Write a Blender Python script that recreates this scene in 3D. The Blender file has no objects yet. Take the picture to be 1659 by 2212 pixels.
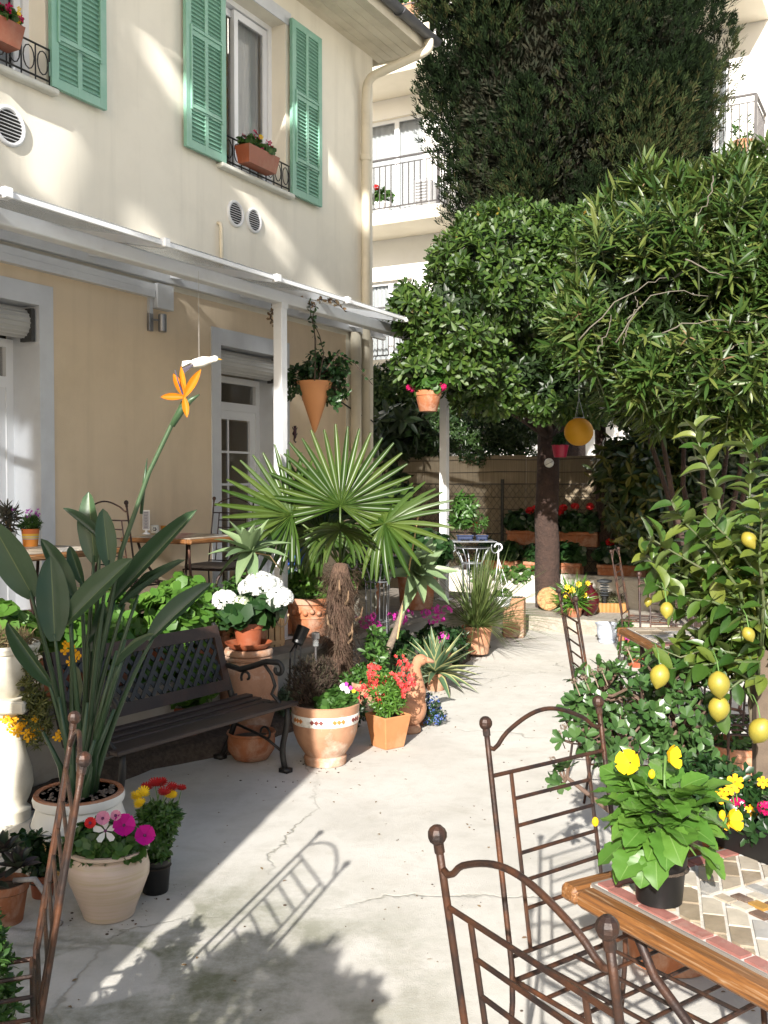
import bpy, math, random
import numpy as np
from mathutils import Vector, Matrix
random.seed(7); RNG = np.random.default_rng(7)
SC = bpy.context.scene
COL = SC.collection
R = math.radians
# ---------------------------------------------------------------- camera, sky, sun, exposure
FPX, CX, CY, EYE = 2150.0, 829.5, 1106.0, 1.62          # measured on a 1659 x 2212 copy of the photograph
PITCH = math.atan(61 / FPX)
cam_d = bpy.data.cameras.new('camera'); cam = bpy.data.objects.new('camera', cam_d); COL.objects.link(cam)
cam.location = (0, 0, EYE); cam.rotation_euler = (math.pi / 2 - PITCH, 0, 0)
cam_d.sensor_fit = 'VERTICAL'; cam_d.sensor_height = 36; cam_d.lens = 36 * FPX / 2212
cam_d.clip_start = 0.05; cam_d.clip_end = 2000
SC.camera = cam
SUN_AZ = Vector((-0.217, -0.976)).normalized(); SUN_EL = R(25.6)
world = bpy.data.worlds.new('World'); SC.world = world; world.use_nodes = True
wn = world.node_tree.nodes; wl_ = world.node_tree.links
sky = wn.new('ShaderNodeTexSky'); sky.sky_type = 'NISHITA'; sky.sun_disc = False
sky.sun_elevation = SUN_EL; sky.sun_rotation = math.atan2(SUN_AZ.x, SUN_AZ.y) % (2 * math.pi)
sky.air_density = 1.0; sky.dust_density = 2.0; sky.ozone_density = 0.6
wl_.new(sky.outputs['Color'], wn['Background'].inputs['Color']); wn['Background'].inputs['Strength'].default_value = 0.085
sun_d = bpy.data.lights.new('sun', 'SUN'); sun = bpy.data.objects.new('sun', sun_d); COL.objects.link(sun)
sun_d.energy = 5.0; sun_d.angle = R(0.53); sun_d.color = (1.0, 0.955, 0.89)
_dir = Vector((-SUN_AZ.x * math.cos(SUN_EL), -SUN_AZ.y * math.cos(SUN_EL), -math.sin(SUN_EL)))
sun.rotation_euler = _dir.to_track_quat('-Z', 'Y').to_euler(); sun.location = (-4, -16, 9)
SC.view_settings.view_transform = 'Standard'; SC.view_settings.look = 'None'
SC.view_settings.exposure = 1.2; SC.view_settings.gamma = 1.0; SC.view_settings.use_curve_mapping = False
SC.render.engine = 'CYCLES'
SC.cycles.use_denoising = True
try: SC.cycles.denoiser = 'OPENIMAGEDENOISE'
except Exception: pass
SC.cycles.max_bounces = 7; SC.cycles.diffuse_bounces = 3; SC.cycles.glossy_bounces = 3
SC.cycles.transmission_bounces = 4; SC.cycles.transparent_max_bounces = 8
SC.cycles.sample_clamp_indirect = 6.0; SC.cycles.caustics_reflective = False; SC.cycles.caustics_refractive = False

# ---------------------------------------------------------------- pixel -> place helpers
_fw = np.array([0, math.cos(PITCH), -math.sin(PITCH)]); _up = np.array([0, math.sin(PITCH), math.cos(PITCH)]); _rt = np.array([1., 0, 0])
_C = np.array([0, 0, EYE])
def ray(x, y): return _fw + _rt * ((x - CX) / FPX) + _up * ((CY - y) / FPX)
def gnd(x, y, z=0.0):
    r = ray(x, y); return _C + r * ((z - EYE) / r[2])
def atY(x, y, Y):
    r = ray(x, y); return _C + r * (Y / r[1])
HA = R(28.7)                                            # the house front runs 28.7 degrees right of the view
D = np.array([math.sin(HA), math.cos(HA), 0]); N = np.array([D[1], -D[0], 0])
POST1 = np.array([-0.778, 7.5, 0]); P0 = POST1 - 1.5 * N
HROT = math.atan2(D[1], D[0])
def hl(t, off, z): return P0 + t * D + off * N + np.array([0, 0, z])   # house frame -> world (off = out from the wall)
def onwall(x, y, off=0.0):
    r = ray(x, y); k = ((P0 + off * N - _C) @ N) / (r @ N); q = _C + k * r
    return (q - P0) @ D, q[2]
TER = 0.45                                              # terrace level

# ---------------------------------------------------------------- mesh helpers
def unit(v):
    v = np.asarray(v, float); return v / (np.linalg.norm(v) + 1e-12)
class MB:
    def __init__(s): s.V = []; s.F = []; s.n = 0
    def add(s, V, F):
        V = np.asarray(V, float); s.V.append(V); s.F += [tuple(i + s.n for i in f) for f in F]; s.n += len(V); return s
    def box(s, x0, x1, y0, y1, z0, z1):
        V = [(x0,y0,z0),(x1,y0,z0),(x1,y1,z0),(x0,y1,z0),(x0,y0,z1),(x1,y0,z1),(x1,y1,z1),(x0,y1,z1)]
        return s.add(V, [(0,3,2,1),(4,5,6,7),(0,1,5,4),(1,2,6,5),(2,3,7,6),(3,0,4,7)])
    def bbox(s, x0, x1, y0, y1, z0, z1, b=0.004):       # box with chamfered edges
        cx, cy, cz = (x0+x1)/2, (y0+y1)/2, (z0+z1)/2; h = np.array([(x1-x0)/2, (y1-y0)/2, (z1-z0)/2]); b = min(b, h.min()*.6)
        V = []; idx = {}
        for sx in (-1,1):
            for sy in (-1,1):
                for sz in (-1,1):
                    for ax in range(3):
                        c = np.array([sx,sy,sz]) * (h - b); c[ax] = (sx,sy,sz)[ax] * h[ax]
                        idx[(sx,sy,sz,ax)] = len(V); V.append(c + (cx,cy,cz))
        F = []
        for ax in range(3):
            o = [a for a in range(3) if a != ax]
            for sg in (-1, 1):
                q = []
                for (a, c) in ((-1,-1),(1,-1),(1,1),(-1,1)):
                    k = [0,0,0]; k[ax] = sg; k[o[0]] = a; k[o[1]] = c; q.append(idx[(*k, ax)])
                F.append(q)
            for a in (-1, 1):
                for c in (-1, 1):
                    k1 = [0,0,0]; k1[o[0]] = a; k1[o[1]] = c; k2 = list(k1); k1[ax] = -1; k2[ax] = 1
                    F.append([idx[(*k1,o[0])], idx[(*k2,o[0])], idx[(*k2,o[1])], idx[(*k1,o[1])]])
        for sx in (-1,1):
            for sy in (-1,1):
                for sz in (-1,1): F.append([idx[(sx,sy,sz,a)] for a in range(3)])
        V = np.array(V); c0 = np.array([cx,cy,cz]); G = []
        for f in F:
            p = V[list(f)]; nn = np.cross(p[1]-p[0], p[2]-p[0])
            G.append(tuple(f) if nn @ (p.mean(0)-c0) > 0 else tuple(reversed(f)))
        return s.add(V, G)
    def obox(s, c, size, M):                            # oriented box, M columns = axes
        h = np.asarray(size) / 2; M = np.asarray(M, float)
        V = [np.asarray(c) + M @ (h * np.array(k)) for k in ((-1,-1,-1),(1,-1,-1),(1,1,-1),(-1,1,-1),(-1,-1,1),(1,-1,1),(1,1,1),(-1,1,1))]
        return s.add(V, [(0,3,2,1),(4,5,6,7),(0,1,5,4),(1,2,6,5),(2,3,7,6),(3,0,4,7)])
    def bar(s, a, b, w, h, up=(0,0,1)):                 # rectangular bar from a to b
        a = np.asarray(a, float); b = np.asarray(b, float); t = unit(b - a); x = np.cross(t, up)
        x = unit(x) if np.linalg.norm(x) > 1e-4 else np.array([1.,0,0]); y = np.cross(x, t)
        return s.obox((a + b) / 2, (w, np.linalg.norm(b - a), h), np.stack([x, t, y], 1))
    def tube(s, P, r, n=8, cap=True):
        P = np.asarray(P, float); m = len(P); r = np.full(m, r) if np.isscalar(r) else np.asarray(r, float)
        T = np.gradient(P, axis=0) if m > 2 else np.array([P[1]-P[0]] * 2)
        T = T / (np.linalg.norm(T, axis=1, keepdims=True) + 1e-12)
        u = np.cross(T[0], (0,0,1)); u = unit(u) if np.linalg.norm(u) > 1e-3 else np.array([1.,0,0])
        V = []; a = np.arange(n) * 2 * math.pi / n
        for i in range(m):
            u = unit(u - T[i] * (u @ T[i])); w = np.cross(T[i], u)
            V.append(P[i] + r[i] * (np.cos(a)[:,None] * u + np.sin(a)[:,None] * w))
        V = np.concatenate(V); F = []
        for i in range(m - 1):
            for j in range(n):
                k = (j + 1) % n; F.append((i*n+j, i*n+k, (i+1)*n+k, (i+1)*n+j))
        if cap: F.append(tuple(range(n-1, -1, -1))); F.append(tuple((m-1)*n + j for j in range(n)))
        return s.add(V, F)
    def lathe(s, prof, seg=28, c=(0,0,0), wob=0.0):
        a = np.arange(seg) * 2 * math.pi / seg; V = []
        for (r, z) in prof:
            rr = r * (1 + wob * np.sin(a * 2 + z * 9)) if wob else r
            V.append(np.stack([np.cos(a) * rr + c[0], np.sin(a) * rr + c[1], np.full(seg, z + c[2])], 1))
        V = np.concatenate(V); F = []
        for i in range(len(prof) - 1):
            for j in range(seg):
                k = (j + 1) % seg; F.append((i*seg+j, i*seg+k, (i+1)*seg+k, (i+1)*seg+j))
        if prof[0][0] > 1e-6: F.append(tuple(range(seg-1, -1, -1)))
        if prof[-1][0] > 1e-6: F.append(tuple((len(prof)-1)*seg + j for j in range(seg)))
        return s.add(V, F)
    def ball(s, c, r, seg=12, rings=8, sc=(1,1,1), M=None):
        V = []
        for i in range(rings + 1):
            th = math.pi * i / rings; rr = max(math.sin(th), 1e-3)
            for j in range(seg):
                p = 2 * math.pi * j / seg; V.append((rr*math.cos(p)*r*sc[0], rr*math.sin(p)*r*sc[1], -math.cos(th)*r*sc[2]))
        V = np.array(V)
        if M is not None: V = V @ np.asarray(M).T
        F = [(i*seg+j, i*seg+(j+1)%seg, (i+1)*seg+(j+1)%seg, (i+1)*seg+j) for i in range(rings) for j in range(seg)]
        return s.add(V + np.asarray(c), F)
    def prism(s, poly, z0, z1):                         # polygon in xy, counter-clockwise
        n = len(poly); V = [(x,y,z0) for x,y in poly] + [(x,y,z1) for x,y in poly]
        return s.add(V, [tuple(range(n-1,-1,-1)), tuple(range(n,2*n))] + [(i,(i+1)%n,n+(i+1)%n,n+i) for i in range(n)])
    def grid(s, P):                                     # P: m x n x 3
        P = np.asarray(P, float); m, n = P.shape[:2]
        return s.add(P.reshape(-1,3), [(i*n+j, i*n+j+1, (i+1)*n+j+1, (i+1)*n+j) for i in range(m-1) for j in range(n-1)])
    def mesh(s, name):
        me = bpy.data.meshes.new(name); me.from_pydata(np.concatenate(s.V).tolist() if s.V else [], [], s.F); return me
    def build(s, name, mat, parent=None, smooth=False, ang=None):
        me = s.mesh(name)
        if smooth: me.shade_smooth()
        if ang is not None:
            me.shade_smooth()
            try: me.set_sharp_from_angle(angle=R(ang))
            except Exception: pass
        return link(name, me, mat, parent)
def link(name, me, mat, parent=None, M=None):
    if mat is not None and not me.materials: me.materials.append(mat)
    o = bpy.data.objects.new(name, me); COL.objects.link(o)
    if parent is not None: o.parent = parent
    if M is not None: o.matrix_local = M
    return o
def tag(o, label, cat, group=None, kind=None):
    if label: o['label'] = label
    if cat: o['category'] = cat
    if group: o['group'] = group
    if kind: o['kind'] = kind
    return o
def thing(name, label, cat, loc=(0,0,0), rz=0.0, group=None):
    o = bpy.data.objects.new(name, None); COL.objects.link(o); o.empty_display_size = 0.1
    o.location = [float(v) for v in loc]; o.rotation_euler = (0, 0, rz); return tag(o, label, cat, group)
def structure(o): o['kind'] = 'structure'; return o
def copy_tree(o, parent=None):
    c = o.copy(); COL.objects.link(c)
    if parent is not None: c.parent = parent; c.matrix_parent_inverse = o.matrix_parent_inverse.copy()
    for ch in list(o.children): copy_tree(ch, c)
    return c
def fast_mesh(name, V, F4=None, F3=None):
    me = bpy.data.meshes.new(name); V = np.ascontiguousarray(V, dtype=np.float32)
    parts = [a for a in (F4, F3) if a is not None and len(a)]
    loops = np.concatenate([a.ravel() for a in parts]).astype(np.int32)
    tot = np.concatenate([np.full(len(a), a.shape[1], np.int32) for a in parts])
    st = np.concatenate([[0], np.cumsum(tot)[:-1]]).astype(np.int32)
    me.vertices.add(len(V)); me.vertices.foreach_set('co', V.ravel())
    me.loops.add(len(loops)); me.loops.foreach_set('vertex_index', loops)
    me.polygons.add(len(tot)); me.polygons.foreach_set('loop_start', st)
    try: me.polygons.foreach_set('loop_total', tot)
    except Exception: pass
    me.update(calc_edges=True); me.validate(); return me
# leaf templates: x across, y along, z up; quads (F4) and tris (F3)
def T_diamond(fold=0.25, wide=0.45):
    return np.array([(0,0,0),(-.5,wide,fold*.5),(.5,wide,fold*.5),(0,1,-.08)]), None, np.array([(0,3,1),(0,2,3)])
def T_oval(fold=0.2, curl=0.15, at=(0.35,0.72), w=(0.8,1.0)):
    a, b = at; V = [(0,0,0),(-.5*w[0],a,fold*.5),(.5*w[0],a,fold*.5),(-.5*w[1],b,fold*.5-curl*.4),(.5*w[1],b,fold*.5-curl*.4),(0,1,-curl),(0,.55,-curl*.25)]
    return np.array(V), None, np.array([(0,6,1),(0,2,6),(1,6,3),(2,4,6),(6,5,3),(6,4,5)])
def T_long(nseg=4, fold=0.2, curl=0.3, prof=None, base=0.08, side=0.0):
    prof = prof or (lambda s: math.sin(math.pi * min(1, .06 + .94 * s)) ** .8)
    V = []
    for i in range(nseg + 1):
        s = i / nseg; w = max(prof(s), .015 if i else base); z = -curl * s * s
        V += [(-.5*w + side*s*s, s, z + fold*w*.5), (side*s*s, s, z), (.5*w + side*s*s, s, z + fold*w*.5)]
    F = []
    for i in range(nseg): F += [(3*i,3*i+1,3*i+4,3*i+3),(3*i+1,3*i+2,3*i+5,3*i+4)]
    return np.array(V), np.array(F), None
def leaves_mesh(name, T, p, t, n, L, W):
    V0, F4, F3 = T; p = np.asarray(p, float); k = len(p)
    t = np.asarray(t, float); t = t / (np.linalg.norm(t, axis=1, keepdims=True) + 1e-9)
    sd = np.cross(t, n); sd /= (np.linalg.norm(sd, axis=1, keepdims=True) + 1e-9); nn = np.cross(sd, t)
    L = np.broadcast_to(np.asarray(L, float), (k,)); W = np.broadcast_to(np.asarray(W, float), (k,))
    V = (p[:,None,:] + (V0[None,:,0,None] * W[:,None,None]) * sd[:,None,:] + (V0[None,:,1,None] * L[:,None,None]) * t[:,None,:]
         + (V0[None,:,2,None] * np.where(True, W, L)[:,None,None]) * nn[:,None,:]).reshape(-1, 3)
    off = (np.arange(k) * len(V0))[:,None,None]
    f4 = (F4[None] + off).reshape(-1, 4) if F4 is not None else None
    f3 = (F3[None] + off).reshape(-1, 3) if F3 is not None else None
    return fast_mesh(name, V, f4, f3)
def foliage(name, parent, mat, T, p, t, n, L, W, smooth=False, stuff=True):
    me = leaves_mesh(name, T, p, t, n, L, W)
    if smooth: me.shade_smooth()
    o = link(name, me, mat, parent)
    if stuff: o['kind'] = 'stuff'
    return o
def rnd(*shape): return RNG.random(shape)
def rdir(k):
    v = RNG.normal(size=(k, 3)); return v / np.linalg.norm(v, axis=1, keepdims=True)
def perp(a):
    b = np.where(np.abs(a[:, 2:3]) < .9, np.array([[0, 0, 1.]]), np.array([[1., 0, 0]])); u = np.cross(a, b); return u / np.linalg.norm(u, axis=1, keepdims=True)
def rosettes(C, A, k, tilt=(50, 80), jit=.25):          # k leaves round each tip C with axis A
    m = len(C); A = A / np.linalg.norm(A, axis=1, keepdims=True); u = perp(A); w = np.cross(A, u)
    ph = (np.arange(k)[None] * 2.399 + rnd(m, 1) * 6.28) + RNG.normal(size=(m, k)) * .2
    th = np.radians(np.linspace(tilt[0], tilt[1], k))[None] + RNG.normal(size=(m, k)) * jit * .6
    rad = np.cos(ph)[..., None] * u[:, None] + np.sin(ph)[..., None] * w[:, None]
    t = np.cos(th)[..., None] * A[:, None] + np.sin(th)[..., None] * rad
    nn = np.sin(th)[..., None] * A[:, None] - np.cos(th)[..., None] * rad
    return np.repeat(C, k, axis=0), t.reshape(-1, 3), nn.reshape(-1, 3)
def clumps(freq, lim=-.55, s=0.):                      # keeps points inside uneven clumps, leaving gaps
    return lambda p: (np.sin(freq*(3.1*p[:,0]+1.7*p[:,1])+s) + np.sin(freq*(2.7*p[:,1]+3.3*p[:,2])+1+s) + np.sin(freq*(3.9*p[:,2]+2.3*p[:,0])+2)) > lim
def blob_pts(k, ells, shell=(.55, 1.0), cut=None):      # points near the skin of a union of ellipsoids -> pos, outward
    ells = np.asarray(ells, float); vol = np.prod(ells[:, 3:6], axis=1) ** .67; P = []; O = []; got = 0
    while got < k:
        m = k * 2; e = ells[RNG.choice(len(ells), m, p=vol / vol.sum())]; dirs = rdir(m)
        rr = shell[0] + (shell[1] - shell[0]) * rnd(m) ** .5
        p = e[:, :3] + dirs * e[:, 3:6] * rr[:, None]; o = dirs / e[:, 3:6]; o /= np.linalg.norm(o, axis=1, keepdims=True)
        ok = np.ones(m, bool)
        for q in ells:
            ins = (((p - q[:3]) / q[3:6]) ** 2).sum(1); ok &= ins > (shell[0] * .92) ** 2
        if cut is not None: ok &= cut(p)
        P.append(p[ok]); O.append(o[ok]); got += ok.sum()
    return np.concatenate(P)[:k], np.concatenate(O)[:k]

# ---------------------------------------------------------------- materials
MATS = {}
def nodes(name):
    m = bpy.data.materials.new(name); m.use_nodes = True; nt = m.node_tree; return m, nt, nt.nodes['Principled BSDF']
def ramp(nt, stops, fac):
    r = nt.nodes.new('ShaderNodeValToRGB'); el = r.color_ramp.elements
    while len(el) > 1: el.remove(el[-1])
    el[0].position = stops[0][0]; el[0].color = (*stops[0][1], 1)
    for p, c in stops[1:]: e = el.new(p); e.color = (*c, 1)
    if fac is not None: nt.links.new(fac, r.inputs['Fac'])
    return r
def noise(nt, scale, detail=4, rough=.55, coord='Object', vec=None, dist=0.0):
    n = nt.nodes.new('ShaderNodeTexNoise'); n.inputs['Scale'].default_value = scale; n.inputs['Detail'].default_value = detail; n.inputs['Roughness'].default_value = rough
    n.inputs['Distortion'].default_value = dist
    if vec is None:
        tc = nt.nodes.new('ShaderNodeTexCoord'); vec = tc.outputs[coord]
    nt.links.new(vec, n.inputs['Vector']); return n
def mixc(nt, fac, a, b, mode='MIX'):
    m = nt.nodes.new('ShaderNodeMix'); m.data_type = 'RGBA'; m.blend_type = mode; m.clamp_factor = True
    for s, v in (('A', a), ('B', b)):
        i = m.inputs[6 if s == 'A' else 7]
        if hasattr(v, 'node'): nt.links.new(v, i)
        else: i.default_value = (*v, 1)
    if hasattr(fac, 'node'): nt.links.new(fac, m.inputs[0])
    else: m.inputs[0].default_value = fac
    return m.outputs[2]
def math_(nt, op, a, b=None, clamp=False):
    m = nt.nodes.new('ShaderNodeMath'); m.operation = op; m.use_clamp = clamp
    for i, v in enumerate((a, b)):
        if v is None: continue
        if hasattr(v, 'node'): nt.links.new(v, m.inputs[i])
        else: m.inputs[i].default_value = v
    return m.outputs[0]
def bump(nt, bs, height, strength=.3, dist=.01, prev=None):
    b = nt.nodes.new('ShaderNodeBump'); b.inputs['Strength'].default_value = strength; b.inputs['Distance'].default_value = dist
    nt.links.new(height, b.inputs['Height'])
    if prev is not None: nt.links.new(prev, b.inputs['Normal'])
    nt.links.new(b.outputs['Normal'], bs.inputs['Normal']); return b.outputs['Normal']
def simple(name, c, rough=.6, c2=None, scale=8., metal=0., bmp=0., bscale=60., lo=.35, hi=.7, spec=.5, dirt=None, dscale=2.5, bdist=.004, coord='Object', vary=.12, streak=None, bloom=None):
    if name in MATS: return MATS[name]
    m, nt, b = nodes(name); b.inputs['Roughness'].default_value = rough; b.inputs['Metallic'].default_value = metal
    b.inputs['Specular IOR Level'].default_value = spec
    if c2 is None: c2 = tuple(v * .82 for v in c)
    n1 = noise(nt, scale, 6, .6, coord); col = ramp(nt, [(lo, c), (hi, c2)], n1.outputs['Fac']).outputs['Color']
    if dirt is not None:
        n2 = noise(nt, dscale, 8, .65, coord); k = ramp(nt, [(.5, (0,0,0)), (.68, (1,1,1))], n2.outputs['Fac']).outputs['Color']
        col = mixc(nt, math_(nt, 'MULTIPLY', k, dirt[3]), col, dirt[:3])
    oi = nt.nodes.new('ShaderNodeObjectInfo'); vv = math_(nt, 'MULTIPLY_ADD', oi.outputs['Random'], vary); vv.node.inputs[2].default_value = 1 - vary / 2
    hv = nt.nodes.new('ShaderNodeHueSaturation'); nt.links.new(vv, hv.inputs['Value']); nt.links.new(col, hv.inputs['Color']); col = hv.outputs['Color']
    if streak:                                          # rain streaks and run-off down the face
        tc2 = nt.nodes.new('ShaderNodeTexCoord'); mp = nt.nodes.new('ShaderNodeMapping'); mp.inputs['Scale'].default_value = (1, 1, .07); nt.links.new(tc2.outputs[coord], mp.inputs['Vector'])
        n5 = noise(nt, streak[4], 6, .6, vec=mp.outputs[0]); k5 = ramp(nt, [(.50, (0,0,0)), (.75, (1,1,1))], n5.outputs['Fac']).outputs['Color']; col = mixc(nt, math_(nt, 'MULTIPLY', k5, streak[3]), col, streak[:3])
    if bloom:                                           # pale lime bloom
        n6 = noise(nt, bloom[4], 9, .7, coord, dist=.4); k6 = ramp(nt, [(.46, (0,0,0)), (.62, (1,1,1))], n6.outputs['Fac']).outputs['Color']; col = mixc(nt, math_(nt, 'MULTIPLY', k6, bloom[3]), col, bloom[:3])
    nt.links.new(col, b.inputs['Base Color'])
    if bmp:
        n3 = noise(nt, bscale, 5, .65, coord); bump(nt, b, n3.outputs['Fac'], bmp, bdist)
    MATS[name] = m; return m
LEAFK = .63
def leafmat(name, cols, rough=.42, trans=.22, spec=.4, back=None, vein=None):
    if name in MATS: return MATS[name]
    m, nt, b = nodes(name); g = nt.nodes.new('ShaderNodeNewGeometry')
    cols = [tuple(v * LEAFK for v in c) for c in cols] if trans <= .3 and 'petal' not in name else cols
    st = [(i / max(1, len(cols) - 1), c) for i, c in enumerate(cols)]
    oi = nt.nodes.new('ShaderNodeObjectInfo'); fr = math_(nt, 'FRACT', math_(nt, 'ADD', g.outputs['Random Per Island'], oi.outputs['Random']))
    r = ramp(nt, st, fr); col = r.outputs['Color']
    n1 = noise(nt, 14, 3); col = mixc(nt, math_(nt, 'MULTIPLY', n1.outputs['Fac'], .35), col, tuple(v * .5 for v in cols[0]))
    if vein is not None:
        tc = nt.nodes.new('ShaderNodeTexCoord'); 
        n4 = noise(nt, vein[1], 2, .5, vec=tc.outputs['Object']); k = ramp(nt, [(.52, (0,0,0)), (.6, (1,1,1))], n4.outputs['Fac']).outputs['Color']
        col = mixc(nt, math_(nt, 'MULTIPLY', k, vein[2]), col, vein[0])
    if back is not None: col = mixc(nt, g.outputs['Backfacing'], col, back)
    nt.links.new(col, b.inputs['Base Color']); b.inputs['Roughness'].default_value = rough; b.inputs['Specular IOR Level'].default_value = spec
    if trans:
        tr = nt.nodes.new('ShaderNodeBsdfTranslucent'); mx = nt.nodes.new('ShaderNodeMixShader'); mx.inputs[0].default_value = trans
        tcol = mixc(nt, .5, col, tuple(min(1, v * 1.6) for v in cols[-1])); nt.links.new(tcol, tr.inputs['Color'])
        nt.links.new(b.outputs[0], mx.inputs[1]); nt.links.new(tr.outputs[0], mx.inputs[2]); nt.links.new(mx.outputs[0], nt.nodes['Material Output'].inputs['Surface'])
    MATS[name] = m; return m
def glass(name, c=(.02,.025,.03), rough=.05):
    if name in MATS: return MATS[name]
    m, nt, b = nodes(name); b.inputs['Base Color'].default_value = (*c, 1); b.inputs['Roughness'].default_value = rough; b.inputs['Specular IOR Level'].default_value = .8
    tr = nt.nodes.new('ShaderNodeBsdfTransparent'); mx = nt.nodes.new('ShaderNodeMixShader'); mx.inputs[0].default_value = .74
    nt.links.new(b.outputs[0], mx.inputs[1]); nt.links.new(tr.outputs[0], mx.inputs[2]); nt.links.new(mx.outputs[0], nt.nodes['Material Output'].inputs['Surface'])
    MATS[name] = m; return m
CREAM = simple('cream_render', (.80,.755,.645), .9, (.75,.705,.60), 1.2, bmp=.3, bscale=160, dirt=(.50,.47,.40,.28), dscale=.7, vary=.02, streak=(.46,.43,.36,.30,5))
BEIGE = simple('beige_render', (.74,.60,.43), .92, (.69,.555,.395), 2.0, bmp=.5, bscale=130, dirt=(.46,.37,.25,.28), dscale=.9, vary=.02, streak=(.48,.38,.25,.28,6))
WHITE = simple('white_paint', (.72,.73,.74), .55, (.66,.67,.69), 3, bmp=.08, bscale=90, dirt=(.45,.44,.40,.2), dscale=3)
SURR = simple('grey_white_surround', (.62,.645,.68), .85, (.57,.59,.63), 5, bmp=.3, bscale=120, dirt=(.45,.45,.45,.3), dscale=2)
ALU = simple('white_lacquered_metal', (.64,.655,.67), .4, (.59,.60,.62), 3, spec=.5, dirt=(.42,.41,.38,.22), dscale=5)
PIPE = simple('cream_pipe', (.66,.60,.47), .5, (.61,.55,.43), 4, dirt=(.42,.37,.27,.3), dscale=5)
SHUT = simple('shutter_green', (.215,.425,.325), .5, (.185,.385,.29), 6, dirt=(.30,.48,.40,.5), dscale=4, bmp=.06, bscale=80)
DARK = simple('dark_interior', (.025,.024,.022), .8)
ZINC = simple('zinc_gutter', (.12,.125,.14), .45, (.08,.085,.095), 7, metal=.5)
TERRA = simple('terracotta', (.34,.122,.048), .8, (.24,.080,.032), 5, bmp=.3, bscale=55, dirt=(.16,.06,.03,.5), dscale=4, bloom=(.50,.36,.27,.45,7))
TERRA_PL = simple('terracotta_plastic', (.26,.068,.028), .5, (.22,.058,.024), 6, dirt=(.36,.18,.11,.4), dscale=6)
TERRA_PALE = simple('terracotta_pale', (.42,.205,.115), .85, (.34,.155,.08), 5, bmp=.25, bscale=60, dirt=(.58,.43,.31,.6), dscale=4, bloom=(.24,.13,.075,.4,8))
TERRA_OLD = simple('terracotta_weathered', (.40,.215,.125), .85, (.30,.15,.085), 4, bmp=.35, bscale=45, dirt=(.66,.55,.45,.9), dscale=4, bloom=(.22,.11,.06,.35,9))
SOIL = simple('soil', (.05,.033,.022), .95, (.10,.075,.055), 40, bmp=.8, bscale=60, bdist=.015)
IRON = simple('black_iron', (.016,.016,.017), .5, (.03,.028,.026), 12, metal=.3, bmp=.1, bscale=90)
RUST = simple('rusted_iron', (.018,.011,.0095), .5, (.060,.024,.011), 16, metal=.25, bmp=.35, bscale=130, lo=.42, hi=.66, dirt=(.16,.052,.015,.65), dscale=6)
RUST_D = simple('dark_brown_iron', (.016,.009,.0085), .5, (.032,.015,.012), 16, metal=.25, bmp=.25, bscale=120, dirt=(.16,.06,.025,.45), dscale=7)
GALV = simple('grey_wire_metal', (.30,.32,.34), .4, (.22,.23,.25), 10, metal=.7)
BLACKPL = simple('black_plastic', (.006,.006,.0065), .42, (.010,.010,.010), 20, spec=.4)
BARK = simple('bark', (.060,.034,.025), .95, (.030,.018,.014), 9, bmp=1.0, bscale=28, bdist=.03)
TWIG = simple('pale_twig', (.28,.22,.16), .9, (.17,.12,.085), 20)
STEMG = simple('green_stem', (.10,.19,.045), .55, (.07,.14,.03), 12)
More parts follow.
